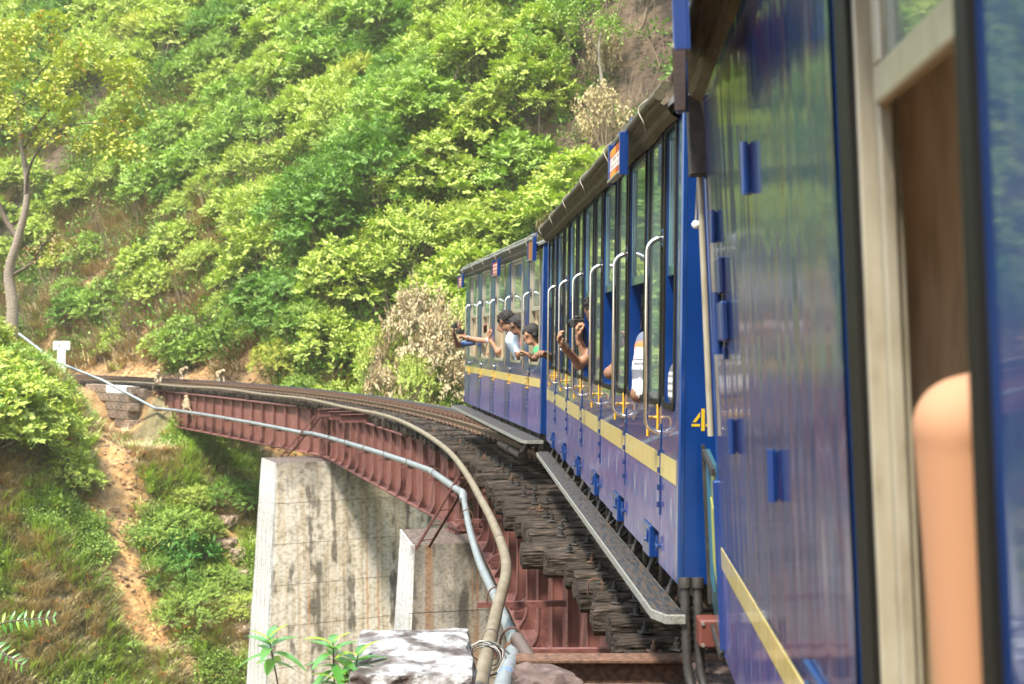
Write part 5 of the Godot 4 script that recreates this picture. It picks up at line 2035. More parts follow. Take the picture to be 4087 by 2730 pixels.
func torso(hip: Vector3, chest: Vector3, across: Vector3, shirt: Color, trousers := Color(0.05, 0.05, 0.07)) -> Array:
	var a := across.normalized()
	return [
		[hip - a * 0.08, hip + a * 0.08, 0.13, 0.13, trousers],
		[hip + (chest - hip) * 0.2, chest, 0.125, 0.135, shirt],
		[chest - a * 0.155 + Vector3(0, 0.05, 0), chest + a * 0.155 + Vector3(0, 0.05, 0), 0.062, 0.062, shirt],
		[hip - a * 0.09, hip - a * 0.1 + Vector3(0.42, -0.02, 0.0), 0.085, 0.065, trousers],
		[hip + a * 0.09, hip + a * 0.1 + Vector3(0.42, -0.02, 0.0), 0.085, 0.065, trousers],
	]


func arm(sh: Vector3, el: Vector3, wr: Vector3, sleeve: Color, skin: Color, cover := 0.55, k := 1.0) -> Array:
	var m := sh.lerp(el, cover)
	return [[sh, m, 0.056 * k, 0.05 * k, sleeve], [m, el, 0.046 * k, 0.038 * k, skin], [el, wr, 0.038 * k, 0.026 * k, skin]]


func held_box(called: String, t: Node3D, m: String, p: Vector3, size: Vector3, turn: Vector3) -> MeshInstance3D:
	var st := sb()
	box(st, Transform3D(), size, 0.006)
	return obj(called, done(st), M[m], t, Transform3D(Basis.from_euler(turn), p))


func camera_thing(label: String, frame: Transform3D, p: Vector3, turn: Vector3):
	var t := thing("camera", label, "camera", Vector3.ZERO, "cameras held out of the windows")
	t.transform = frame * Transform3D(Basis.from_euler(turn), p)
	var st := sb()
	bb(st, Vector3(-0.06, -0.04, -0.025), Vector3(0.06, 0.035, 0.025), 0.01)
	bb(st, Vector3(-0.022, 0.035, -0.022), Vector3(0.022, 0.058, 0.02), 0.008)
	obj("camera_body", done(st), M["black_paint"], t)
	st = sb()
	tube(st, [Vector3(0, -0.004, -0.025), Vector3(0, -0.004, -0.06), Vector3(0, -0.004, -0.065), Vector3(0, -0.004, -0.10)], [0.032, 0.032, 0.036, 0.036], 14)
	obj("lens", done(st), M["rubber"], t)


func wrist_watch(t: Node3D, p: Vector3, d: Vector3, out: Vector3):
	var x := d.normalized()
	var y := (out - x * out.dot(x)).normalized()
	var b := Basis(x, y, x.cross(y))
	var st := sb()
	var pts := []
	for k in 13:
		var a := TAU * k / 12
		pts.append(p + b * Vector3(0, cos(a) * 0.031, sin(a) * 0.031))
	for k in 12:
		bar(st, pts[k], pts[k + 1], 0.02, 0.004, x)
	var w := obj("watch", done(st), M["rubber"], t)
	st = sb()
	tube(st, [p + y * 0.031, p + y * 0.043], 0.02, 14)
	obj("watch_case", done(st), M["steel_worn"], w)
	st = sb()
	tube(st, [p + y * 0.043, p + y * 0.0445], 0.0155, 14)
	obj("watch_dial", done(st), M["black_paint"], w)


func people():
	var blue := Color(0.05, 0.10, 0.26)
	var white := Color(0.55, 0.62, 0.68)
	var red := Color(0.45, 0.05, 0.03)
	var grey := Color(0.25, 0.25, 0.27)
	var out := Vector3(0, 0, -1)
	var fwd := Vector3(1, 0, 0)
	# ---- the far coach, from its leading end back
	var b := torso(Vector3(5.95, 1.05, 0.42), Vector3(5.95, 1.5, 0.28), fwd, blue)
	b += arm(Vector3(6.1, 1.58, 0.16), Vector3(6.08, 1.50, -0.27), Vector3(5.93, 1.72, -0.36), blue, SKIN_DARK, 0.8)
	b += arm(Vector3(5.8, 1.58, 0.16), Vector3(5.72, 1.60, -0.14), Vector3(5.78, 1.74, -0.26), blue, SKIN_DARK)
	b += [[Vector3(5.93, 1.55, 0.25), Vector3(5.92, 1.68, 0.2), 0.05, 0.045, SKIN_DARK]]
	var p := person("person in blue holding a black camera far out of the leading window", C3, b, [[Vector3(5.93, 1.72, -0.36), Vector3(-0.4, 1, 0.1), out, 0.8], [Vector3(5.78, 1.74, -0.26), Vector3(0.1, 1, -0.5), out, 0.8]], SKIN_DARK, [Vector3(5.92, 1.78, 0.18), Vector3(0.6, 0, -0.6), Vector3.UP])
	camera_thing("black camera raised highest, at the leading window of the far coach", C3, Vector3(5.86, 1.82, -0.33), Vector3(0, -1.2, 0))
	b = torso(Vector3(4.55, 1.05, 0.45), Vector3(4.6, 1.5, 0.3), fwd, grey)
	b += arm(Vector3(4.72, 1.58, 0.18), Vector3(4.96, 1.59, -0.06), Vector3(5.06, 1.63, -0.26), grey, SKIN, 0.4)
	b += arm(Vector3(4.45, 1.58, 0.18), Vector3(4.5, 1.40, 0.1), Vector3(4.75, 1.38, 0.06), grey, SKIN)
	b += [[Vector3(4.6, 1.55, 0.28), Vector3(4.6, 1.7, 0.25), 0.05, 0.045, SKIN]]
	p = person("person stretching a watched wrist and camera out of the second window", C3, b, [[Vector3(5.06, 1.63, -0.26), Vector3(0.35, 0.35, -0.9), Vector3(0, 1, -0.2), 0.75]], SKIN, [Vector3(4.62, 1.8, 0.22), Vector3(0.8, 0, -0.4), Vector3.UP])
	wrist_watch(p, Vector3(5.045, 1.62, -0.22), Vector3(0.1, 0.04, -0.2), Vector3(-0.5, 0.6, -0.4))
	camera_thing("black camera held lower, over the watch at the second window", C3, Vector3(5.12, 1.72, -0.34), Vector3(0, -1.2, 0.1))
	b = torso(Vector3(3.1, 1.05, 0.5), Vector3(3.15, 1.48, 0.35), fwd, Color(0.05, 0.28, 0.4))
	b += arm(Vector3(3.3, 1.55, 0.2), Vector3(3.45, 1.42, 0.02), Vector3(3.54, 1.62, -0.1), Color(0.05, 0.28, 0.4), SKIN, 0.5)
	b += [[Vector3(3.15, 1.54, 0.33), Vector3(3.18, 1.68, 0.3), 0.05, 0.045, SKIN]]
	person("person in teal holding up a pink phone in the third window", C3, b, [[Vector3(3.54, 1.62, -0.1), Vector3(0.1, 1, -0.25), out, 0.7]], SKIN, [Vector3(3.2, 1.78, 0.28), Vector3(0.8, 0, -0.4), Vector3.UP])
	var ph := thing("phone", "pink phone held up at the third window of the far coach", "phone")
	ph.transform = C3 * Transform3D(Basis.from_euler(Vector3(0.3, -0.9, 0.35)), Vector3(3.57, 1.76, -0.16))
	var st := sb()
	bb(st, Vector3(-0.035, -0.065, -0.005), Vector3(0.035, 0.065, 0.005), 0.004)
	obj("phone_case", done(st), mk("phone_pink", lin(0.35, 0.03, 0.08), 0.4), ph)
	st = sb()
	bb(st, Vector3(-0.031, -0.058, 0.005), Vector3(0.031, 0.058, 0.0062))
	obj("phone_screen", done(st), M["black_paint"], ph)
	b = torso(Vector3(2.35, 1.05, 0.6), Vector3(2.35, 1.45, 0.5), fwd, Color(0.2, 0.06, 0.25))
	b += arm(Vector3(2.52, 1.52, 0.36), Vector3(2.82, 1.66, 0.1), Vector3(3.02, 1.74, 0.0), Color(0.2, 0.06, 0.25), SKIN_DARK, 0.4, 0.8)
	b += [[Vector3(2.35, 1.5, 0.5), Vector3(2.35, 1.62, 0.48), 0.045, 0.04, SKIN_DARK]]
	person("child whose hand grips the window post in the middle of the far coach", C3, b, [[Vector3(3.02, 1.74, 0.0), Vector3(0.7, 0.4, -0.5), Vector3(0.2, 0.4, -1), 0.9]], SKIN_DARK, [Vector3(2.37, 1.7, 0.46), Vector3(0.8, 0, -0.4), Vector3.UP])
	# the two men and the boy in the nearest windows
	var shirt := Color(0.50, 0.60, 0.68)
	b = [[Vector3(1.78, 1.12, 0.45), Vector3(1.76, 1.36, 0.14), 0.14, 0.14, shirt], [Vector3(1.76, 1.36, 0.14), Vector3(1.74, 1.60, -0.03), 0.135, 0.12, shirt], [Vector3(1.60, 1.64, 0.0), Vector3(1.90, 1.64, -0.02), 0.065, 0.065, shirt], [Vector3(1.72, 1.68, -0.04), Vector3(1.74, 1.77, -0.10), 0.052, 0.05, SKIN_DARK]]
	b += arm(Vector3(1.6, 1.62, 0.0), Vector3(1.58, 1.40, 0.0), Vector3(1.7, 1.33, 0.04), shirt, SKIN_DARK, 0.7)
	person("man with tousled dark hair in a pale blue shirt, leaning out and looking down", C3, b, [], SKIN_DARK, [Vector3(1.80, 1.84, -0.14), Vector3(0.62, -0.60, -0.45), Vector3(0.5, 0.8, 0)], [0.022, 0.02])
	b = [[Vector3(1.42, 1.12, 0.5), Vector3(1.42, 1.40, 0.25), 0.14, 0.14, red], [Vector3(1.42, 1.40, 0.25), Vector3(1.43, 1.56, 0.1), 0.13, 0.11, red], [Vector3(1.28, 1.58, 0.12), Vector3(1.56, 1.58, 0.1), 0.062, 0.062, red], [Vector3(1.43, 1.62, 0.06), Vector3(1.45, 1.72, 0.0), 0.05, 0.05, SKIN_DARK]]
	b += arm(Vector3(1.3, 1.56, 0.1), Vector3(1.28, 1.38, 0.08), Vector3(1.42, 1.33, 0.06), red, SKIN_DARK, 0.6)
	p = person("man in red with glasses and short hair behind the pale blue shirt", C3, b, [], SKIN_DARK, [Vector3(1.47, 1.79, -0.05), Vector3(0.6, -0.55, -0.5), Vector3(0.5, 0.8, 0)], [0.010, 0.006])
	st = sb()
	tube(st, [Vector3(1.38, 1.79, -0.115), Vector3(1.47, 1.755, -0.13), Vector3(1.54, 1.74, -0.11)], 0.005, 5)
	obj("glasses", done(st), M["steel_worn"], p)
	b = [[Vector3(0.42, 1.1, 0.5), Vector3(0.44, 1.36, 0.2), 0.12, 0.11, Color(0.05, 0.35, 0.12)], [Vector3(0.44, 1.36, 0.2), Vector3(0.45, 1.46, 0.08), 0.11, 0.09, Color(0.05, 0.35, 0.12)], [Vector3(0.33, 1.48, 0.1), Vector3(0.57, 1.48, 0.08), 0.05, 0.05, Color(0.05, 0.35, 0.12)], [Vector3(0.45, 1.50, 0.06), Vector3(0.46, 1.59, 0.0), 0.045, 0.043, SKIN]]
	b += arm(Vector3(0.58, 1.46, 0.08), Vector3(0.62, 1.36, 0.02), Vector3(0.58, 1.42, -0.05), Color(0.05, 0.35, 0.12), SKIN_DARK, 0.5, 0.8)
	person("boy with short black hair looking down from the window nearest the corner", C3, b, [[Vector3(0.58, 1.42, -0.05), Vector3(0.3, 0.35, -0.7), Vector3(0.2, 0.8, 0), 0.45]], SKIN, [Vector3(0.47, 1.66, -0.04), Vector3(0.55, -0.65, -0.5), Vector3(0.6, 0.8, 0)], [0.012, 0.004])
	# ---- the middle coach
	b = torso(Vector3(7.4, 1.02, 0.5), Vector3(7.4, 1.42, 0.4), fwd, grey)
	b += arm(Vector3(7.5, 1.48, 0.25), Vector3(7.3, 1.34, 0.02), Vector3(7.05, 1.385, -0.13), grey, SKIN_DARK, 0.6, 0.9)
	b += arm(Vector3(7.28, 1.48, 0.25), Vector3(7.24, 1.33, 0.06), Vector3(6.98, 1.40, -0.08), grey, SKIN_DARK, 0.6, 0.9)
	b += [[Vector3(7.4, 1.48, 0.4), Vector3(7.4, 1.6, 0.36), 0.045, 0.04, SKIN_DARK]]
	person("person resting folded hands outside the last window of the middle coach", C2, b, [[Vector3(7.05, 1.385, -0.13), Vector3(-0.8, 0.1, -0.35), Vector3(0, 1, 0), 0.6], [Vector3(6.98, 1.40, -0.08), Vector3(-0.7, 0.2, -0.6), Vector3(0, 1, 0), 0.5]], SKIN_DARK, [Vector3(7.4, 1.7, 0.34), Vector3(0.2, 0, -0.9), Vector3.UP])
	b = torso(Vector3(3.85, 1.02, 0.5), Vector3(3.88, 1.46, 0.3), fwd, Color(0.03, 0.04, 0.08))
	b += arm(Vector3(3.72, 1.52, 0.14), Vector3(3.86, 1.36, -0.06), Vector3(3.62, 1.52, -0.22), Color(0.03, 0.04, 0.08), SKIN, 0.45)
	b += arm(Vector3(4.02, 1.52, 0.14), Vector3(4.08, 1.40, 0.02), Vector3(4.04, 1.58, -0.05), Color(0.03, 0.04, 0.08), SKIN, 0.5)
	b += [[Vector3(3.88, 1.52, 0.26), Vector3(3.98, 1.68, 0.16), 0.052, 0.048, SKIN]]
	p = person("dark-haired person with a wrist watch photographing from the middle coach", C2, b, [[Vector3(3.62, 1.52, -0.22), Vector3(-0.45, 0.55, -0.35), Vector3(-0.2, 0.4, -1), 0.42], [Vector3(4.04, 1.58, -0.05), Vector3(-0.2, 0.9, -0.2), out, 0.8]], SKIN, [Vector3(4.03, 1.80, 0.10), Vector3(0.7, -0.1, -0.6), Vector3.UP], [0.02, 0.018])
	wrist_watch(p, Vector3(3.655, 1.50, -0.195), Vector3(-0.24, 0.16, -0.16), Vector3(-0.4, -0.3, -1))
	camera_thing("dark camera held to the face at the middle coach window", C2, Vector3(4.04, 1.70, -0.06), Vector3(0, -1.1, 0))
	b = torso(Vector3(2.45, 1.02, 0.5), Vector3(2.5, 1.45, 0.3), fwd, Color(0.1, 0.05, 0.05))
	b += arm(Vector3(2.62, 1.48, 0.16), Vector3(2.36, 1.34, -0.012), Vector3(2.6, 1.30, 0.1), Color(0.1, 0.05, 0.05), SKIN_DARK, 0.4)
	b += [[Vector3(2.5, 1.5, 0.3), Vector3(2.5, 1.64, 0.28), 0.05, 0.045, SKIN_DARK]]
	person("person whose bare elbow rests on the window sill, second window of the middle coach", C2, b, [], SKIN_DARK, [Vector3(2.5, 1.75, 0.27), Vector3(0.8, 0, -0.4), Vector3.UP])
	# striped sleeve: bands across the arm
	b = torso(Vector3(1.2, 1.02, 0.45), Vector3(1.22, 1.46, 0.24), fwd, Color(0.4, 0.4, 0.42))
	var bands := [[0.0, 0.10, Color(0.10, 0.11, 0.16)], [0.10, 0.22, Color(0.62, 0.16, 0.04)], [0.22, 0.42, Color(0.55, 0.55, 0.55)], [0.42, 0.46, Color(0.06, 0.06, 0.07)], [0.46, 0.52, Color(0.55, 0.55, 0.55)], [0.52, 0.56, Color(0.06, 0.06, 0.07)], [0.56, 0.62, Color(0.5, 0.5, 0.5)], [0.62, 0.82, Color(0.11, 0.12, 0.14)], [0.82, 1.0, Color(0.55, 0.55, 0.56)]]
	for q in bands:
		var a := Vector3(1.24, 1.57, 0.05)
		var e := Vector3(1.18, 1.27, 0.02)
		b.append([a.lerp(e, q[0]), a.lerp(e, q[1]), 0.058, 0.058, q[2]])
	b += [[Vector3(1.18, 1.25, -0.012), Vector3(1.4, 1.22, 0.15), 0.04, 0.03, SKIN_DARK], [Vector3(1.22, 1.5, 0.24), Vector3(1.24, 1.66, 0.25), 0.05, 0.045, SKIN_DARK]]
	person("person in a grey, white and orange striped sleeve at the third nearest window", C2, b, [], SKIN_DARK, [Vector3(1.5, 1.76, 0.42), Vector3(0.8, 0, -0.4), Vector3.UP])
	b = torso(Vector3(0.5, 1.02, 0.5), Vector3(0.42, 1.42, 0.26), fwd, Color(0.4, 0.4, 0.4))
	for k in 9:
		var a := Vector3(0.22, 1.43 - 0.018 * k, 0.045)
		b.append([a, a - Vector3(0, 0.014, 0), 0.04, 0.04, Color(0.45, 0.44, 0.43) if k % 2 else Color(0.07, 0.07, 0.08)])
	b += [[Vector3(0.42, 1.48, 0.26), Vector3(0.45, 1.6, 0.3), 0.05, 0.045, SKIN]]
	person("person in a black and white patterned sleeve at the corner window", C2, b, [], SKIN, [Vector3(0.6, 1.74, 0.45), Vector3(0.8, 0, -0.4), Vector3.UP])
	# ---- the bare arm beside the camera
	var sk := Color(0.33, 0.165, 0.085)
	b = [[Vector3(-3.55, 0.9, 0.60), Vector3(-3.57, 1.30, 0.52), 0.15, 0.14, Color(0.3, 0.3, 0.32)], [Vector3(-3.46, 1.44, 0.30), Vector3(-3.68, 1.45, 0.46), 0.05, 0.07, Color(0.3, 0.3, 0.32)], [Vector3(-3.40, 1.47, 0.12), Vector3(-3.46, 1.44, 0.28), 0.07, 0.06, sk], [Vector3(-3.40, 1.47, 0.12), Vector3(-3.335, 1.435, 0.044), 0.07, 0.076, sk], [Vector3(-3.335, 1.435, 0.044), Vector3(-3.30, 0.88, 0.055), 0.076, 0.058, sk]]
	b.append([Vector3(-3.66, 1.48, 0.46), Vector3(-3.82, 1.6, 0.5), 0.055, 0.05, sk])
	person("person in the nearest coach whose bare upper arm rests out of the window, blurred", C1, b, [], sk, [Vector3(-3.95, 1.72, 0.5), Vector3(-0.8, 0, -0.4), Vector3.UP], [0.012, 0.012], 0.004)


func monkeys():
	var fur := Color(0.30, 0.22, 0.13)
	var belly := Color(0.52, 0.44, 0.34)
	var face := Color(0.42, 0.24, 0.19)
	var defs := [
		["grey-brown monkey sitting on the tan pipe in front of the rack rail", arc(39.4, -1.50, -0.02), 0, 0.9],
		["monkey striding along the rack rail with its tail trailing down", arc(39.9, -0.15, 0.085), 1, 0.3],
		["pale monkey standing beyond the rack rail by the orange soil", arc(38.1, 0.52, 0.0), 1, 0.2],
		["monkey perched on the grey pipe against the red girder", arc(36.4, -1.63, -0.945), 0, 2.5],
	]
	for d in defs:
		var t := thing("macaque", d[0], "monkey", d[1], "monkeys on the bridge")
		var a: float = deg_to_rad(37.0)
		var f := Vector3(sin(a), 0, cos(a))
		t.basis = Basis(f, Vector3.UP, f.cross(Vector3.UP))
		if d[2] == 0 and d[3] > 2.0:
			t.basis = t.basis * Basis(Vector3.UP, PI)
		t.scale = Vector3.ONE * 1.15
		var st := sb()
		var caps := []
		if d[2] == 0:
			# seated: x is forward
			caps = [[Vector3(-0.06, 0.10, 0), Vector3(0.02, 0.30, 0), 0.095, 0.085, fur], [Vector3(0.02, 0.30, 0), Vector3(0.05, 0.38, 0), 0.07, 0.05, fur], [Vector3(0.07, 0.43, 0), Vector3(0.10, 0.43, 0), 0.062, 0.055, fur], [Vector3(0.13, 0.415, 0), Vector3(0.16, 0.405, 0), 0.036, 0.026, face]]
			for s in [-1.0, 1.0]:
				caps += [[Vector3(-0.04, 0.08, 0.06 * s), Vector3(0.12, 0.16, 0.09 * s), 0.06, 0.042, fur], [Vector3(0.12, 0.16, 0.09 * s), Vector3(0.10, 0.02, 0.07 * s), 0.034, 0.024, belly], [Vector3(0.10, 0.02, 0.07 * s), Vector3(0.18, 0.012, 0.07 * s), 0.02, 0.014, face], [Vector3(0.04, 0.31, 0.07 * s), Vector3(0.09, 0.18, 0.10 * s), 0.036, 0.026, fur], [Vector3(0.09, 0.18, 0.10 * s), Vector3(0.17, 0.07, 0.04 * s), 0.024, 0.017, belly], [Vector3(0.17, 0.07, 0.04 * s), Vector3(0.19, 0.03, 0.03 * s), 0.016, 0.012, face], [Vector3(0.07, 0.445, 0.058 * s), Vector3(0.065, 0.45, 0.068 * s), 0.02, 0.016, face]]
			caps += [[Vector3(-0.14, 0.07, 0), Vector3(-0.24, 0.0, 0.03), 0.02, 0.016, fur], [Vector3(-0.24, 0.0, 0.03), Vector3(-0.30, -0.16, 0.05), 0.016, 0.013, fur], [Vector3(-0.30, -0.16, 0.05), Vector3(-0.30, -0.34, 0.06), 0.013, 0.009, fur]]
		else:
			# on all fours, rump high, head low in front
			caps = [[Vector3(-0.17, 0.33, 0), Vector3(0.10, 0.35, 0), 0.075, 0.082, fur], [Vector3(0.10, 0.35, 0), Vector3(0.20, 0.39, 0), 0.07, 0.055, fur], [Vector3(0.26, 0.42, 0), Vector3(0.29, 0.42, 0), 0.06, 0.054, fur], [Vector3(0.325, 0.40, 0), Vector3(0.355, 0.39, 0), 0.034, 0.025, face], [Vector3(-0.1, 0.28, 0), Vector3(0.08, 0.29, 0), 0.05, 0.055, belly]]
			var k := 0
			for s in [-1.0, 1.0]:
				var st1: float = 0.06 * s
				# hind leg: knee forward high up, hock behind, shank down
				caps += [[Vector3(-0.17, 0.32, 0.05 * s), Vector3(-0.10 + st1, 0.20, 0.07 * s), 0.052, 0.036, fur], [Vector3(-0.10 + st1, 0.20, 0.07 * s), Vector3(-0.18 + st1, 0.07, 0.06 * s), 0.03, 0.021, belly], [Vector3(-0.18 + st1, 0.07, 0.06 * s), Vector3(-0.13 + st1, 0.014, 0.06 * s), 0.019, 0.015, belly], [Vector3(-0.13 + st1, 0.014, 0.06 * s), Vector3(-0.08 + st1, 0.01, 0.06 * s), 0.015, 0.011, face]]
				caps += [[Vector3(0.12, 0.33, 0.055 * s), Vector3(0.10 - st1, 0.18, 0.06 * s), 0.04, 0.027, fur], [Vector3(0.10 - st1, 0.18, 0.06 * s), Vector3(0.13 - st1, 0.02, 0.055 * s), 0.025, 0.017, belly], [Vector3(0.13 - st1, 0.02, 0.055 * s), Vector3(0.18 - st1, 0.012, 0.055 * s), 0.015, 0.011, face], [Vector3(0.25, 0.44, 0.055 * s), Vector3(0.245, 0.445, 0.065 * s), 0.019, 0.015, face]]
			caps += [[Vector3(-0.23, 0.36, 0), Vector3(-0.36, 0.30, 0.02), 0.02, 0.016, fur], [Vector3(-0.36, 0.30, 0.02), Vector3(-0.46, 0.12, 0.03), 0.016, 0.013, fur], [Vector3(-0.46, 0.12, 0.03), Vector3(-0.52, -0.04, 0.03), 0.013, 0.009, fur]]
		nets(st, caps, 0.012, 0.03)
		obj("body", done(st), M["fur"], t)


func milestone():
	# white gradient post inside the curve
	var p := Vector3(-19.9, 0.0, -52.0)
	var t := thing("gradient_post", "white track-side gradient post with a wide board on the left bank", "sign post", Vector3(p.x, -0.5, p.z))
	t.rotation.y = 0.35
	var st := sb()
	bb(st, Vector3(-0.17, 0.0, -0.06), Vector3(0.17, 1.75, 0.06), 0.02)
	obj("post", done(st), M["white_paint"], t)
	st = sb()
	prism(st, at(Vector3(0, 1.98, -0.05)), rrect(-0.35, -0.19, 0.35, 0.19, 0.05), 0.1)
	var board := obj("board", done(st), M["white_paint"], t)
	for q in [["1/4", -0.2], ["1", 0.1]]:
		var tm := TextMesh.new()
		tm.text = q[0]
		var ft := SystemFont.new()
		ft.font_names = PackedStringArray(["Droid Sans"])
		tm.font = ft
		tm.font_size = 64
		tm.pixel_size = 0.0036
		tm.depth = 0.006
		obj("lettering", tm, M["black_paint"], board, at(Vector3(q[1], 1.98, 0.054)))


# ------------------------------------------------------------------ vegetation
class LeafBag:
	var v := PackedVector3Array()
	var n := PackedVector3Array()
	var c := PackedColorArray()
	var i := PackedInt32Array()

	# a folded leaf from BASE along DIR, face up to UP
	func leaf(base: Vector3, dir: Vector3, up: Vector3, l: float, w: float, col: Color):
		var side := dir.cross(up).normalized()
		var nn := side.cross(dir).normalized()
		if nn.dot(up) < 0.0:
			nn = -nn
		var k := v.size()
		v.append(base)
		v.append(base + dir * l * 0.45 + side * w * 0.5 + nn * w * 0.16)
		v.append(base + dir * l - nn * l * 0.10)
		v.append(base + dir * l * 0.45 - side * w * 0.5 + nn * w * 0.16)
		for q in [nn, (nn - side * 0.35).normalized(), nn, (nn + side * 0.35).normalized()]:
			n.append(q)
			c.append(col)
		i.append_array([k, k + 2, k + 1, k, k + 3, k + 2])

	func blade(base: Vector3, dir: Vector3, bend: Vector3, l: float, w: float, col: Color):
		var side := dir.cross(bend + Vector3(0.01, 0.0, 0.02)).normalized()
		var k := v.size()
		var nn := side.cross(dir).normalized()
		if nn.y < 0.0:
			nn = -nn
			side = -side
		for q in [[0.0, 1.0], [0.45, 0.85], [0.8, 0.5]]:
			var p: Vector3 = base + dir * l * q[0] + bend * l * q[0] * q[0]
			v.append(p + side * w * 0.5 * q[1])
			v.append(p - side * w * 0.5 * q[1])
		v.append(base + dir * l + bend * l)
		for q in 7:
			n.append((nn + Vector3.UP * 1.1).normalized())
			c.append(col)
		i.append_array([k, k + 1, k + 2, k + 1, k + 3, k + 2, k + 2, k + 3, k + 4, k + 3, k + 5, k + 4, k + 4, k + 5, k + 6])

	func mesh() -> ArrayMesh:
		var a := []
		a.resize(Mesh.ARRAY_MAX)
		a[Mesh.ARRAY_VERTEX] = v
		a[Mesh.ARRAY_NORMAL] = n
		a[Mesh.ARRAY_COLOR] = c
		a[Mesh.ARRAY_INDEX] = i
		var m := ArrayMesh.new()
		m.add_surface_from_arrays(Mesh.PRIMITIVE_TRIANGLES, a)
		return m


func rdir(g: RandomNumberGenerator) -> Vector3:
	var z := g.randf_range(-1, 1)
	var a := g.randf() * TAU
	var q := sqrt(1.0 - z * z)
	return Vector3(q * cos(a), z, q * sin(a))


# a shrub's crown about two metres high, standing on y = 0, made of leafy sprays on mounded clumps.
# returns [crown mesh, stem mesh]
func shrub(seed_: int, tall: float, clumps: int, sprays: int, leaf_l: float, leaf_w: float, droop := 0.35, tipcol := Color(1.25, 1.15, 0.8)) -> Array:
	var g := RandomNumberGenerator.new()
	g.seed = seed_
	var bag := LeafBag.new()
	var st := sb()
	for k in clumps + 8:
		var a := TAU * k * 0.382 + g.randf_range(-0.4, 0.4)
		var u := sqrt((k + 0.5) / clumps) if k < clumps else g.randf_range(0.9, 1.15)
		var cp := Vector3(cos(a) * u * 1.55, 0.0, sin(a) * u * 1.55)
		cp.y = tall * (0.95 - 0.62 * u * u) + g.randf_range(-0.3, 0.3)
		if k >= clumps:
			cp.y = tall * g.randf_range(0.05, 0.3)
		var cr := g.randf_range(0.32, 0.66)
		var shade := g.randf_range(0.8, 1.15)
		var p0 := Vector3(cp.x * 0.15, -0.3, cp.z * 0.15)
		var mid := p0.lerp(cp, 0.55) + Vector3(g.randf_range(-0.12, 0.12), 0.12, g.randf_range(-0.12, 0.12))
		tube(st, [p0, mid, cp], [0.035, 0.024, 0.008], 4, false)
		for j in sprays:
			var d := rdir(g)
			if d.y < -0.35:
				d.y = -d.y
			var out := Vector3(cp.x, 0.5, cp.z).normalized()
			d = (d + out * 0.35).normalized()
			var start := cp + d * cr * g.randf_range(0.45, 0.8)
			var along := (d + Vector3(g.randf_range(-0.5, 0.5), g.randf_range(-0.15, 0.35), g.randf_range(-0.5, 0.5))).normalized()
			var len_ := g.randf_range(0.28, 0.5)
			var up := (Vector3.UP * 0.65 + d * 0.6 + rdir(g) * 0.55).normalized()
			var side := along.cross(up).normalized()
			var bright := shade * g.randf_range(0.65, 1.25)
			var nl := 7
			for q in nl:
				var t := (q + 1.0) / nl
				var p := start + along * len_ * t - Vector3.UP * droop * len_ * t * t
				var sgn := 1.0 if q % 2 == 0 else -1.0
				var ld := (side * sgn * 0.9 + along * 0.55 - Vector3.UP * droop * 0.6 + rdir(g) * 0.25).normalized()
				if q == nl - 1:
					ld = (along - Vector3.UP * droop * 0.5).normalized()
				var col := Color(bright, bright, bright) * g.randf_range(0.85, 1.15)
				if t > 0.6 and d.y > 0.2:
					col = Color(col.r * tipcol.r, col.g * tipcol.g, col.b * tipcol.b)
				bag.leaf(p, ld, up, leaf_l * g.randf_range(0.75, 1.2), leaf_w * g.randf_range(0.8, 1.15), col)
	return [bag.mesh(), done(st)]


const ONES := ["zeroth", "first", "second", "third", "fourth", "fifth", "sixth", "seventh", "eighth", "ninth", "tenth", "eleventh", "twelfth", "thirteenth", "fourteenth", "fifteenth", "sixteenth", "seventeenth", "eighteenth", "nineteenth"]
const TENS := ["", "", "twenty", "thirty", "forty", "fifty", "sixty", "seventy", "eighty", "ninety"]
const TENTHS := ["", "", "twentieth", "thirtieth", "fortieth", "fiftieth", "sixtieth", "seventieth", "eightieth", "ninetieth"]


func nth(k: int) -> String:
	if k < 20:
		return ONES[k]
	return TENTHS[k / 10] if k % 10 == 0 else TENS[k / 10] + "-" + ONES[k % 10]


# where a point stands in the photograph (only used to word labels and to leave out what the train hides)
func seen_at(p: Vector3) -> Vector2:
	var d := -p.z
	return Vector2(0.5 + 1.1503 * p.x / d, 0.4974 - 1.7221 * (p.y - CAM_Y) / d)


func hidden(p: Vector3) -> bool:
	var q := seen_at(p)
	if q.x < -0.09 or q.x > 0.70 or q.y < -0.17 or q.y > 1.1:
		return true
	if q.x > 0.47 and q.y > 0.0:
		var line := lerpf(0.42, 0.355, (q.x - 0.45) / 0.08) if q.x < 0.53 else lerpf(0.355, 0.13, (q.x - 0.53) / 0.13)
		return q.y > line + 0.10
	return false


var bush_list := []


func bush(kind: Array, m: String, p: Vector3, size: Vector3, word: String):
	var o := Node3D.new()
	o.position = p
	o.rotation.y = rng.randf() * TAU
	o.scale = size
	var c := obj("crown", kind[0], M[m], o)
	stuff(c)
	obj("stem", kind[1], M["bark"], o)
	bush_list.append([o, word, seen_at(p + Vector3(0, size.y, 0))])


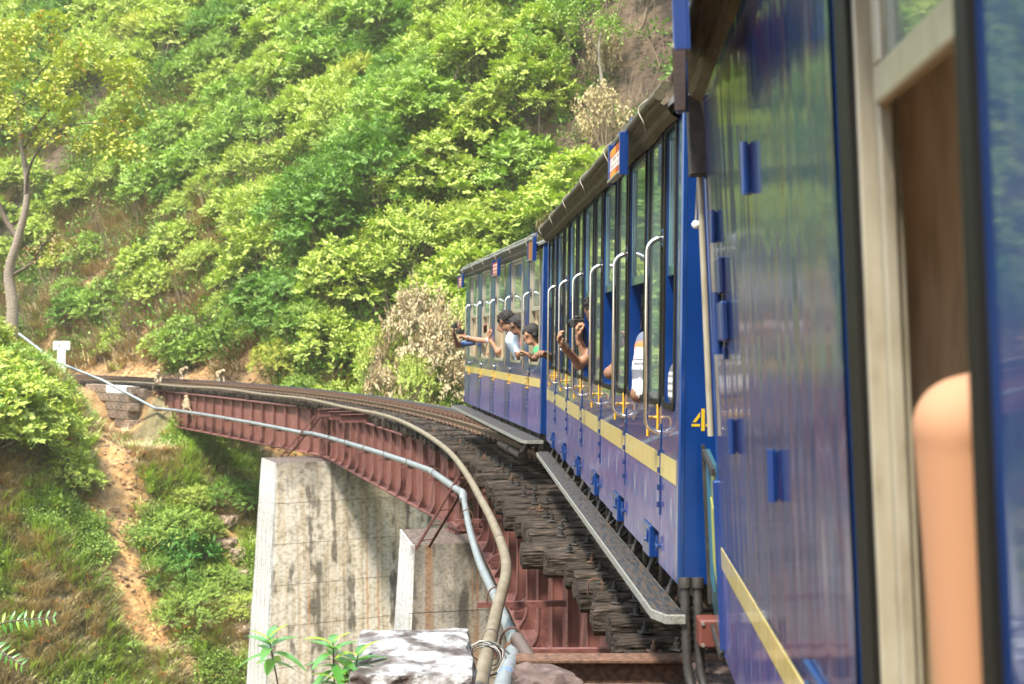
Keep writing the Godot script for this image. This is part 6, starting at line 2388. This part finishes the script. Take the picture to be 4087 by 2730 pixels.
func vegetation():
	var kinds := []
	for k in 6:
		kinds.append(shrub(200 + k, 1.6 + 0.3 * (k % 3), 23 + k % 4, [30, 26, 22, 32, 18, 27][k], [0.145, 0.165, 0.20, 0.13, 0.24, 0.16][k], [0.08, 0.095, 0.115, 0.065, 0.125, 0.09][k], [0.2, 0.35, 0.3, 0.15, 0.5, 0.4][k]))
	var fine := shrub(220, 1.3, 18, 46, 0.10, 0.055, 0.2)
	var pale := shrub(221, 2.0, 18, 44, 0.13, 0.075, 0.25, Color(1.3, 1.1, 1.05))
	var broad := shrub(222, 1.2, 9, 9, 0.36, 0.15, 0.45)
	# ---- hillside: bushes dropped at random, each keeping its distance
	var placed := []
	var tries := 0
	var tones := {"leaf_lime": "lime green", "leaf_fresh": "fresh green", "leaf_deep": "deep green", "leaf_yellow": "yellowish green"}
	while placed.size() < 296 and tries < 14000:
		tries += 1
		var h := rng.randf_range(21.0, 80.0)
		var r := rng.randf_range(68.2, 104.0)
		var a := deg_to_rad(h)
		var x := CX + r * cos(a)
		var z := CZ - r * sin(a)
		var y := ground(x, z)
		var p := Vector3(x, y, z)
		if hidden(p) or bare(x, z) > 0.35:
			continue
		var size := rng.randf_range(0.85, 1.45)
		if h > 24.0 and h < 34.0 and r < 73.5:
			continue
		if r < 71.0:
			size *= 0.6
		# thin cover: the dry slope on the left and the litter patch high on the right
		var dry := h > 47.0 and h < 68.0 and r < 77.0
		if dry:
			if rng.randf() < 0.55:
				continue
			size *= 0.62
		if h > 31.0 and h < 36.2 and r > 79.5 and r < 85.5:
			continue
		if h > 62.0 and r > 74.0 and r < 84.0 and rng.randf() < 0.6:
			continue
		var ok := true
		for q in placed:
			if Vector2(q[0].x - x, q[0].z - z).length() < (q[1] + size) * 0.74:
				ok = false
				break
		if not ok:
			continue
		placed.append([p, size])
		var n := n_big.get_noise_2d(x * 1.4 + 90.0, z * 1.4) + rng.randf_range(-0.16, 0.16)
		var m := "leaf_lime" if n > -0.02 else ("leaf_fresh" if n > -0.26 else "leaf_deep")
		if rng.randf() < 0.035:
			m = "leaf_yellow"
		bush(kinds[rng.randi() % 6], m, p - Vector3(0, 0.15, 0), Vector3(size * rng.randf_range(0.9, 1.15), size * rng.randf_range(0.85, 1.25), size), tones[m] + " bush on the hillside")
	# ---- beside the track, behind the train
	for q in [[30.0, 69.2, 0.95, "leaf_fresh"], [32.0, 69.4, 0.9, "leaf_lime"], [34.5, 69.0, 0.7, "leaf_fresh"], [36.8, 68.8, 0.6, "leaf_lime"], [28.0, 69.6, 0.9, "leaf_deep"], [39.5, 69.2, 0.5, "leaf_fresh"], [42.0, 69.3, 0.45, "leaf_lime"]]:
		var p := arc(q[0], q[1] - R, 0)
		p.y = ground(p.x, p.z)
		bush(fine, q[3], Vector3(p.x, maxf(p.y, -1.6), p.z), Vector3(q[2], q[2], q[2]), tones[q[3]] + " fine-leaved bush beside the track")
	for q in [[-3.3, -40.5, 0.85, 2.1, 0], [-2.3, -39.5, 0.75, 1.75, 0], [-4.2, -41.0, 0.7, 1.5, 1], [-1.4, -40.0, 0.7, 1.9, 1], [-3.0, -39.0, 0.55, 1.1, 1]]:
		bush(pale, "leaf_pale" if q[4] == 0 else "leaf_lime", Vector3(q[0], -1.3, q[1]), Vector3(q[2], q[3], q[2]), "pale pinkish bush behind the far coach" if q[4] == 0 else "lime green bush behind the far coach")
	# ---- valley slope on the left
	for q in [[36.6, 56.3, 1.0, "leaf_lime", 0], [35.2, 57.2, 1.0, "leaf_lime", 1], [34.3, 55.6, 1.15, "leaf_lime", 2], [37.6, 57.6, 0.7, "leaf_fresh", 5], [39.2, 56.4, 0.7, "leaf_lime", 2], [41.0, 57.4, 0.6, "leaf_yellow", 3], [34.6, 58.4, 0.6, "leaf_lime", 1]]:
		var p := arc(q[0], q[1] - R, 0)
		p.y = ground(p.x, p.z) - 0.1
		bush(kinds[q[4]], q[3], p, Vector3(q[2], q[2], q[2]), tones[q[3]] + " bush on the near left slope")
	for q in [[34.3, 62.2, 0.8, "leaf_fresh"], [33.0, 61.4, 0.75, "leaf_deep"], [31.4, 61.6, 0.7, "leaf_fresh"], [35.0, 63.0, 0.45, "leaf_lime"], [34.9, 64.6, 0.7, "leaf_deep"], [32.5, 63.0, 0.6, "leaf_fresh"], [33.8, 66.5, 0.9, "leaf_lime"], [31.0, 63.4, 0.5, "leaf_lime"]]:
		var p := arc(q[0], q[1] - R, 0)
		p.y = ground(p.x, p.z) - 0.05
		bush(fine, q[3], p, Vector3(q[2], q[2] * 0.85, q[2]), tones[q[3]] + " low bush near the far pier")
	var pb := arc(33.4, 62.1 - R, 0)
	pb.y = ground(pb.x, pb.z) + 0.3
	bush(broad, "leaf_broad", pb, Vector3(0.62, 0.75, 0.62), "broad-leaved green shrub on the bank")
	for q in [[20.0, 70.5, 0.9], [18.5, 71.0, 0.9], [22.0, 72.0, 1.1], [17.0, 72.5, 1.0], [19.2, 74.0, 1.2], [14.5, 73.0, 1.2], [15.5, 70.5, 1.0]]:
		var p := arc(q[0], q[1] - R, 0)
		p.y = ground(p.x, p.z)
		bush(kinds[1], "leaf_lime", p, Vector3.ONE * q[2], "lime green bush between the piers")
	name_bushes()
	dry_bush("dry_bush", "dry straw-coloured bush high on the right above the train roof, largest of the dry ones", Vector3(4.0, 11.6, -49.5), 1.5, 61)
	dry_bush("dry_bush", "dry straw-coloured shrub at the top edge, above the slender pale trunk", Vector3(4.4, 15.2, -54.0), 1.4, 62)
	dry_bush("dry_bush", "dry brown twiggy shrub beside the bamboo blind of the middle coach", Vector3(1.6, 6.2, -47.0), 1.0, 63)
	trees()
	cover()
	sprigs()


func name_bushes():
	# in words: which in its row, the rows being bands of the slope
	var bands := {}
	for b in bush_list:
		var q: Vector2 = b[2]
		var row := clampi(int((q.y + 0.1) / 0.085), 0, 11)
		var key: String = b[1] + "|" + str(row)
		if not bands.has(key):
			bands[key] = []
		bands[key].append(b)
	var rows := ["in the topmost row", "along the top edge", "in the highest row", "in the second row", "in the third row", "in the fourth row", "in the fifth row", "in the sixth row", "above the rails", "at rail height", "below the rails", "in the lowest row"]
	for key in bands:
		var list: Array = bands[key]
		list.sort_custom(func(a, b): return a[2].x < b[2].x)
		for k in list.size():
			var row := int(key.get_slice("|", 1))
			var o: Node3D = list[k][0]
			o.name = numbered("bush")
			var lab: String = list[k][1] + ", " + ("only one " if list.size() == 1 else nth(k + 1) + " from left ") + rows[row]
			tag(o, lab, "bush", "bushes on the slopes")
			add_child(o)


func dry_bush(called: String, label: String, p: Vector3, size: float, seed_: int):
	var t := thing(called, label, "dry bush", p, "dry bushes on the hillside")
	var g := RandomNumberGenerator.new()
	g.seed = seed_
	var st := sb()
	var bag := LeafBag.new()
	var base := Vector3(0, -2.6, 0.4)
	for k in 16:
		var d := (rdir(g) + Vector3(0, 0.5, 0)).normalized()
		var e := d * size * g.randf_range(0.6, 1.0)
		var m := base.lerp(e, 0.6) + rdir(g) * 0.2
		tube(st, [base + rdir(g) * 0.1, m, e], [0.04, 0.022, 0.006], 4, false)
		for j in 26:
			var q := m.lerp(e, g.randf_range(0.2, 1.0)) + rdir(g) * 0.25 * size
			var b := g.randf_range(0.6, 1.25)
			for w in 5:
				bag.leaf(q + Vector3(0, -0.07 * w, 0) + rdir(g) * 0.04, (Vector3.DOWN + rdir(g) * 0.7).normalized(), rdir(g), 0.17, 0.075, Color(b, b * 0.95, b * 0.8))
	obj("branch", done(st), M["dead_twig"], t)
	stuff(obj("crown", bag.mesh(), M["leaf_pale"], t))


func limb(st: SurfaceTool, pts: Array, r0: float, r1: float, sides := 8):
	var p := smooth_path(pts, 4)
	var rr := []
	for i in p.size():
		rr.append(lerpf(r0, r1, float(i) / (p.size() - 1)))
	tube(st, p, rr, sides)


func tree_crown(t: Node3D, g: RandomNumberGenerator, tips: Array, m: String, per: int, spread: float, l: float, w: float, called := "crown"):
	var bag := LeafBag.new()
	for p in tips:
		var shade := g.randf_range(0.75, 1.15)
		for j in per:
			var q: Vector3 = p + rdir(g) * spread * pow(g.randf(), 0.45) * Vector3(1, 0.6, 1)
			var along := (rdir(g) + Vector3(0, -0.1, 0)).normalized()
			var up := (Vector3.UP + rdir(g) * 0.5).normalized()
			var side := along.cross(up).normalized()
			var b := shade * g.randf_range(0.6, 1.3)
			for k in 6:
				var s := 1.0 if k % 2 else -1.0
				var col := Color(b, b, b)
				if g.randf() < 0.05:
					col = Color(b * 2.2, b * 0.7, b * 0.9)
				bag.leaf(q + along * 0.08 * k - Vector3.UP * 0.012 * k * k, (side * s + along * 0.7 - Vector3.UP * 0.35).normalized(), up, l * g.randf_range(0.7, 1.2), w, col)
	stuff(obj(called, bag.mesh(), M[m], t))


func trees():
	var g := RandomNumberGenerator.new()
	g.seed = 900
	# the yellow-leaved tree at the left edge
	var b := Vector3(-19.4, 0, -45.5)
	b.y = ground(b.x, b.z) - 0.4
	var t := thing("yellow_leaved_tree", "yellow-green tree at the left edge with a grey forked trunk, overhanging the cutting", "tree", b)
	var st := sb()
	limb(st, [Vector3(0, 0, 0), Vector3(0.1, 2.2, 0), Vector3(-0.05, 3.6, 0), Vector3(0.35, 4.9, 0.1), Vector3(0.75, 6.6, 0.2), Vector3(0.55, 8.4, 0.2), Vector3(0.2, 10.6, 0)], 0.27, 0.06)
	obj("trunk", done(st), M["bark_pale"], t)
	var tips := []
	for q in [[[Vector3(0.35, 4.9, 0.1), Vector3(-0.3, 5.9, 0), Vector3(-0.7, 7.6, 0.3), Vector3(-0.8, 9.5, 0.2)], 0.14], [[Vector3(0.1, 3.5, 0), Vector3(1.0, 4.0, 0.3), Vector3(1.5, 4.7, 0.5), Vector3(1.9, 4.8, 0.4)], 0.07], [[Vector3(0.7, 6.4, 0.2), Vector3(1.0, 7.6, 0.6), Vector3(2.0, 8.8, 0.9), Vector3(3.6, 9.2, 1.0), Vector3(4.9, 8.6, 1.0)], 0.07], [[Vector3(0.55, 8.3, 0.2), Vector3(1.4, 9.6, 0.3), Vector3(2.8, 10.7, 0.5), Vector3(4.2, 11.2, 0.4)], 0.07], [[Vector3(0.3, 10.0, 0), Vector3(1.2, 11.4, 0), Vector3(2.4, 12.4, 0)], 0.05], [[Vector3(-0.7, 7.6, 0.3), Vector3(0.2, 9.4, 0.8), Vector3(1.6, 10.2, 1.2)], 0.05]]:
		st = sb()
		limb(st, q[0], q[1], 0.015, 6)
		obj("branch", done(st), M["bark"], t)
	for k in 40:
		var u := g.randf()
		var x := lerpf(-1.6, 5.0, u)
		var top := 13.4 - 0.25 * maxf(x - 2.0, 0.0)
		var low := 10.0 - 0.5 * maxf(x, 0.0) + g.randf_range(0.0, 0.6)
		tips.append(Vector3(x, lerpf(low, top, g.randf()), g.randf_range(-1.2, 1.4)))
	for q in [Vector3(4.6, 8.4, 1.0), Vector3(5.1, 8.2, 1.0), Vector3(3.8, 8.8, 1.0), Vector3(3.0, 8.7, 0.9), Vector3(4.2, 9.3, 0.6), Vector3(2.2, 8.7, 0.9), Vector3(1.2, 9.0, 1.0), Vector3(0.4, 9.6, 0.8)]:
		tips.append(q)
	tree_crown(t, g, tips, "leaf_yellow", 20, 0.75, 0.23, 0.13)
	tree_crown(t, g, [Vector3(1.9, 4.9, 0.4), Vector3(2.6, 4.6, 0.5), Vector3(1.3, 4.6, 0.5), Vector3(-0.9, 5.2, 0.4), Vector3(-1.2, 4.2, 0.6)], "leaf_rust", 16, 0.5, 0.2, 0.1, "red_tinged_leaves")
	# slender pale trunks on the right, over the litter patch
	for q in [[Vector3(3.95, 0, -52.5), 4.4, "slender pale tree trunk on the leaf-littered patch above the train roof", 2.6, 0.11], [Vector3(1.2, 0, -53.5), 4.0, "thin leafy sapling left of the leaf-littered patch", 3.0, 0.07], [Vector3(2.7, 0, -54.5), 4.2, "thin forked sapling behind the slender pale trunk", 3.2, 0.06], [Vector3(-2.0, 0, -69.0), 5.0, "pale tree trunk at the top edge, right of centre", 5.5, 0.16], [Vector3(-16.0, 0, -84.0), 5.0, "pale tree trunk at the top edge, left of centre", 5.5, 0.2]]:
		var p: Vector3 = q[0]
		p.y = ground(p.x, p.z) - 0.2
		t = thing("slender_tree", q[2], "tree", p, "slender trees on the hillside")
		st = sb()
		var hgt: float = q[1]
		limb(st, [Vector3.ZERO, Vector3(0.05, hgt * 0.4, 0), Vector3(-0.08, hgt * 0.7, 0.1), Vector3(0.1, hgt, 0.1)], q[4], q[4] * 0.35, 7)
		obj("trunk", done(st), M["cream"] if q[4] > 0.1 else M["bark"], t)
		st = sb()
		limb(st, [Vector3(-0.04, hgt * 0.62, 0.08), Vector3(-0.5, hgt * 0.85, 0.2), Vector3(-0.9, hgt * 1.05, 0.3)], q[4] * 0.5, 0.012, 6)
		obj("branch", done(st), M["bark"], t)
		var tp := []
		for k in 12:
			tp.append(Vector3(g.randf_range(-1.3, 1.1), hgt * g.randf_range(0.85, 1.35), g.randf_range(-0.6, 1.0)))
		tree_crown(t, g, tp, "leaf_fresh", 11, 0.6, 0.2, 0.1)


# the ground cover nobody could count
func scatter(called: String, mesh: Mesh, m: String, spots: Array):
	var mm := MultiMesh.new()
	mm.transform_format = MultiMesh.TRANSFORM_3D
	mm.use_colors = true
	mm.mesh = mesh
	mm.instance_count = spots.size()
	for k in spots.size():
		var s: Array = spots[k]
		mm.set_instance_transform(k, Transform3D(Basis(Vector3.UP, s[2]).scaled(Vector3(s[1], s[1] * s[4], s[1])), s[0]))
		mm.set_instance_color(k, s[3])
	var o := MultiMeshInstance3D.new()
	o.multimesh = mm
	o.material_override = M[m]
	o.name = numbered(called)
	add_child(o)
	stuff(o)
	return o


func tuft(seed_: int, n: int, l: float, w: float, wide: float) -> ArrayMesh:
	var g := RandomNumberGenerator.new()
	g.seed = seed_
	var bag := LeafBag.new()
	for k in n:
		var a := g.randf() * TAU
		var d := Vector3(cos(a), 0, sin(a))
		var b := g.randf_range(0.65, 1.3)
		bag.blade(d * g.randf() * wide, (Vector3.UP + d * g.randf_range(0.1, 0.6)).normalized(), (d * g.randf_range(0.1, 0.6) - Vector3.UP * g.randf_range(0.05, 0.5)), l * g.randf_range(0.5, 1.15), w, Color(b, b, b * 0.9))
	return bag.mesh()


func clump(seed_: int, n: int, l: float, w: float) -> ArrayMesh:
	var g := RandomNumberGenerator.new()
	g.seed = seed_
	var bag := LeafBag.new()
	for k in n:
		var d := rdir(g)
		d.y = absf(d.y) * 0.8 + 0.05
		var b := g.randf_range(0.6, 1.25)
		bag.leaf(d * g.randf_range(0.15, 0.5), (d + rdir(g) * 0.8).normalized(), (Vector3.UP + rdir(g) * 0.5).normalized(), l * g.randf_range(0.7, 1.2), w, Color(b, b, b))
	return bag.mesh()


func twig_bunch(seed_: int, n: int, l: float, flat: float) -> ArrayMesh:
	var g := RandomNumberGenerator.new()
	g.seed = seed_
	var st := sb()
	for k in n:
		var a := g.randf() * TAU
		var d := Vector3(cos(a) * flat, g.randf_range(0.5, 1.0), sin(a) * flat).normalized()
		var b := Vector3(cos(a + 1.3), 0, sin(a + 1.3)) * 0.18
		st.set_color(Color.WHITE)
		tube(st, [b, b + d * l * 0.5 + rdir(g) * 0.07, b + d * l * g.randf_range(0.8, 1.1) + rdir(g) * 0.1], [0.016, 0.012, 0.004], 4, false)
	return done(st)


func cover():
	var green := []
	var dry := []
	var hill := []
	var low := []
	var low2 := []
	var flowers := []
	var g := RandomNumberGenerator.new()
	g.seed = 77
	# grass on the valley sides and banks
	for k in 18000:
		var h := g.randf_range(22.0, 46.0)
		var r := g.randf_range(51.0, 67.0)
		if r > 62.4 and h > 38.3:
			continue
		var a := deg_to_rad(h)
		var x := CX + r * cos(a)
		var z := CZ - r * sin(a)
		var bb_ := bare(x, z)
		if g.randf() < bb_ * 1.6 - 0.05:
			continue
		var p := Vector3(x, ground(x, z) - 0.03, z)
		var n := n_mid.get_noise_2d(x * 0.9, z * 0.9) + g.randf_range(-0.25, 0.25)
		var b := g.randf_range(0.75, 1.2)
		var s := [p, g.randf_range(0.6, 1.25), g.randf() * TAU, Color(b, b, b), g.randf_range(0.7, 1.2)]
		if n > 0.02:
			dry.append(s)
		elif n > -0.3:
			green.append(s)
		else:
			s[1] *= 1.1
			low.append(s)
	# the dry slope above the cutting
	for k in 12000:
		var h := g.randf_range(36.0, 74.0)
		var r := g.randf_range(67.8, 84.0)
		var a := deg_to_rad(h)
		var x := CX + r * cos(a)
		var z := CZ - r * sin(a)
		if g.randf() < bare(x, z) * 1.5:
			continue
		if h < 46.0 and r > 71.0:
			continue
		var p := Vector3(x, ground(x, z) - 0.03, z)
		if hidden(p):
			continue
		var b := g.randf_range(0.55, 1.1)
		var s := [p, g.randf_range(0.7, 1.5), g.randf() * TAU, Color(b, b * 0.95, b * 0.9), g.randf_range(0.6, 1.1)]
		var n := n_mid.get_noise_2d(x * 0.7 + 40.0, z * 0.7) + g.randf_range(-0.2, 0.2)
		if n > -0.12:
			hill.append(s)
		elif n > -0.25:
			green.append(s)
		else:
			low2.append(s)
	# undergrowth all over the wooded hill
	for k in 20000:
		var h := g.randf_range(8.0, 82.0)
		var r := g.randf_range(68.4, 112.0)
		var a := deg_to_rad(h)
		var x := CX + r * cos(a)
		var z := CZ - r * sin(a)
		if bare(x, z) > 0.3 or (h > 31.0 and h < 36.2 and r > 79.5 and r < 85.5 and g.randf() < 0.9):
			continue
		if h > 47.0 and h < 68.0 and r < 77.0 and g.randf() < 0.75:
			continue
		var p := Vector3(x, ground(x, z), z)
		var b := g.randf_range(0.6, 1.2)
		var s := [p, g.randf_range(1.4, 3.0), g.randf() * TAU, Color(b, b, b), g.randf_range(0.7, 1.4)]
		if g.randf() < 0.6:
			low2.append(s)
		else:
			low.append(s)
	scatter("grass", tuft(1, 30, 0.5, 0.032, 0.26), "grass_green", green)
	scatter("dry_grass", tuft(2, 30, 0.55, 0.028, 0.28), "grass_dry", dry)
	scatter("hill_grass", tuft(6, 34, 0.75, 0.045, 0.4), "grass_dry", hill)
	scatter("undergrowth", clump(3, 90, 0.09, 0.05), "leaf_fresh", low)
	scatter("dark_undergrowth", clump(4, 90, 0.10, 0.055), "leaf_deep", low2)
	# bare sticks and stems among the bushes, and stones and broken twigs on the soil slips
	var sticks := []
	for k in 2600:
		var h := g.randf_range(21.0, 78.0)
		var r := g.randf_range(68.4, 104.0)
		var a := deg_to_rad(h)
		var x := CX + r * cos(a)
		var z := CZ - r * sin(a)
		var p := Vector3(x, ground(x, z), z)
		if hidden(p):
			continue
		var b := g.randf_range(0.5, 1.3)
		sticks.append([p, g.randf_range(0.7, 1.7), g.randf() * TAU, Color(b, b, b), g.randf_range(0.8, 1.4)])
	M["dead_twig"].vertex_color_use_as_albedo = true
	scatter("dead_stems", twig_bunch(7, 5, 1.3, 0.35), "dead_twig", sticks)
	var litter := []
	var stone_bits := []
	for k in 30000:
		var h := g.randf_range(29.0, 57.0)
		var r := g.randf_range(57.0, 71.0)
		var a := deg_to_rad(h)
		var x := CX + r * cos(a)
		var z := CZ - r * sin(a)
		if bare(x, z) < 0.25 or (r > 62.0 and r < 66.6 and h > 38.0):
			continue
		var b := g.randf_range(0.5, 1.2)
		var s := [Vector3(x, ground(x, z), z), g.randf_range(0.4, 1.6) * (1.6 if g.randf() < 0.06 else 0.8), g.randf() * TAU, Color(b, b * 0.96, b * 0.9), 0.7]
		if litter.size() < 260 and g.randf() < 0.12:
			litter.append(s)
		elif stone_bits.size() < 1500:
			stone_bits.append(s)
	scatter("broken_twigs", twig_bunch(8, 6, 0.5, 1.4), "dead_twig", litter)
	var pm := mk("pebble_clay", lin(0.34, 0.22, 0.12), 0.95)
	pm.vertex_color_use_as_albedo = true
	scatter("loose_stones", stone_mesh(Vector3(0.13, 0.10, 0.12), 77, 0.02, 0.03), "pebble_clay", stone_bits)
	# orange lantana flowers
	for k in 420:
		var h := g.randf_range(28.0, 46.0)
		var r := g.randf_range(56.0, 63.0) if g.randf() < 0.6 else g.randf_range(68.2, 70.0)
		var a := deg_to_rad(h)
		var x := CX + r * cos(a)
		var z := CZ - r * sin(a)
		flowers.append([Vector3(x, ground(x, z) + g.randf_range(0.25, 0.8), z), g.randf_range(0.3, 0.55), g.randf() * TAU, Color(1, g.randf_range(0.6, 1.1), 1), 0.7])
	var fm := mk("flower_orange", lin(0.75, 0.18, 0.02), 0.6)
	fm.vertex_color_use_as_albedo = true
	scatter("orange_flowers", clump(5, 14, 0.09, 0.07), "flower_orange", flowers)


# leaves near enough to have a shape of their own
func big_leaf(l: float, w: float, curl: float) -> ArrayMesh:
	var st := sb()
	st.set_smooth_group(2)
	var n := 8
	var rows := []
	for i in n + 1:
		var u := float(i) / n
		var hw := w * 0.5 * pow(sin(PI * pow(u, 0.8)), 0.85)
		var y := -curl * u * u * l
		rows.append([Vector3(u * l, y + hw * 0.28, -hw), Vector3(u * l, y, 0), Vector3(u * l, y + hw * 0.28, hw)])
	for i in n:
		for k in 2:
			quad(st, rows[i][k], rows[i][k + 1], rows[i + 1][k + 1], rows[i + 1][k], Vector3(l * 0.5, -5, 0))
	return done(st)


func sprigs():
	var leaves := [big_leaf(0.155, 0.05, 0.35), big_leaf(0.13, 0.05, 0.2), big_leaf(0.17, 0.055, 0.55)]
	var lm := mk("leaf_glossy", lin(0.05, 0.17, 0.028), 0.4)
	lm.backlight_enabled = true
	lm.backlight = Color(0.5, 0.65, 0.3)
	coat(lm, 0.3, 0.25)
	var ly := mk("leaf_young", lin(0.2, 0.32, 0.03), 0.45)
	ly.backlight_enabled = true
	ly.backlight = Color(0.7, 0.75, 0.3)
	var g := RandomNumberGenerator.new()
	g.seed = 31
	var defs := [["small leafy sprig rising at the bottom edge in front of the far pier", Vector3(-1.02, -0.54, -5.45), [[Vector3(-0.105, 0.74, 0.0), 14]]], ["larger leafy sprig beside the whitewashed stone block", Vector3(-0.83, -0.55, -5.35), [[Vector3(0.02, 0.76, 0.02), 15], [Vector3(0.13, 0.70, 0.0), 13], [Vector3(0.05, 0.60, 0.06), 10]]]]
	for d in defs:
		var t := thing("leafy_sprig", d[0], "plant", d[1], "leafy sprigs in the foreground")
		for s in d[2]:
			var tip: Vector3 = s[0]
			var st := sb()
			limb(st, [Vector3(0, 0, 0), tip * 0.5 + Vector3(0.015, 0, 0), tip], 0.007, 0.003, 6)
			obj("stem", done(st), M["pipe_brown"], t)
			for k in s[1]:
				var a: float = 2.4 * k + g.randf_range(-0.3, 0.3)
				var lift: float = 0.85 - 0.085 * k + g.randf_range(-0.1, 0.1)
				var dir := Vector3(cos(a), lift, sin(a)).normalized()
				var up := (Vector3.UP - dir * dir.y).normalized()
				var bs := Basis(dir, up, dir.cross(up).normalized())
				var p: Vector3 = tip * (1.0 - 0.012 * k)
				obj("leaf", leaves[g.randi() % 3], ly if k < 2 else lm, t, Transform3D(bs.scaled(Vector3.ONE * g.randf_range(0.75, 1.05)), p))
	# fern-like branch tips that reach in from the left edge
	var fl := big_leaf(0.15, 0.036, 0.25)
	for d in [["feathery leaf spray hanging in from the left edge, above the slope", Vector3(-5.2, 1.75, -11.2), [Vector3(0.35, -0.75, 0.1), Vector3(0.15, -0.95, 0.2)], 13], ["feathery leaf spray reaching in from the left edge, lower down", Vector3(-5.45, -1.35, -11.6), [Vector3(0.95, 0.22, 0.05), Vector3(0.7, -0.2, 0.2)], 13]]:
		var t := thing("feathery_spray", d[0], "branch", d[1], "feathery sprays at the left edge")
		for e in d[2]:
			var tip: Vector3 = e
			var st := sb()
			var mid := tip * 0.5 + Vector3(0, 0.06, 0)
			limb(st, [Vector3(-0.9, 0.05, 0), Vector3.ZERO, mid, tip], 0.012, 0.005, 6)
			obj("stem", done(st), M["pipe_brown"], t)
			for k in d[3]:
				var u: float = (k + 1.0) / d[3]
				var p := Vector3.ZERO.lerp(tip, u) + Vector3(0, 0.06 * sin(u * PI), 0)
				for s in [-1.0, 1.0]:
					var ax := tip.normalized()
					var sd := ax.cross(Vector3(0.2, 0.3, 1.0)).normalized()
					var dir: Vector3 = (sd * s + ax * 0.45 + Vector3(0, -0.25, 0.25 * s) + rdir(g) * 0.22).normalized()
					var up: Vector3 = (Vector3(0.2, 0.6, 0.8) - dir * dir.dot(Vector3(0.2, 0.6, 0.8))).normalized()
					obj("leaf", fl, ly if (k + int(s)) % 4 == 0 else lm, t, Transform3D(Basis(dir, up, dir.cross(up).normalized()).scaled(Vector3.ONE * (1.0 - 0.45 * u)), p))
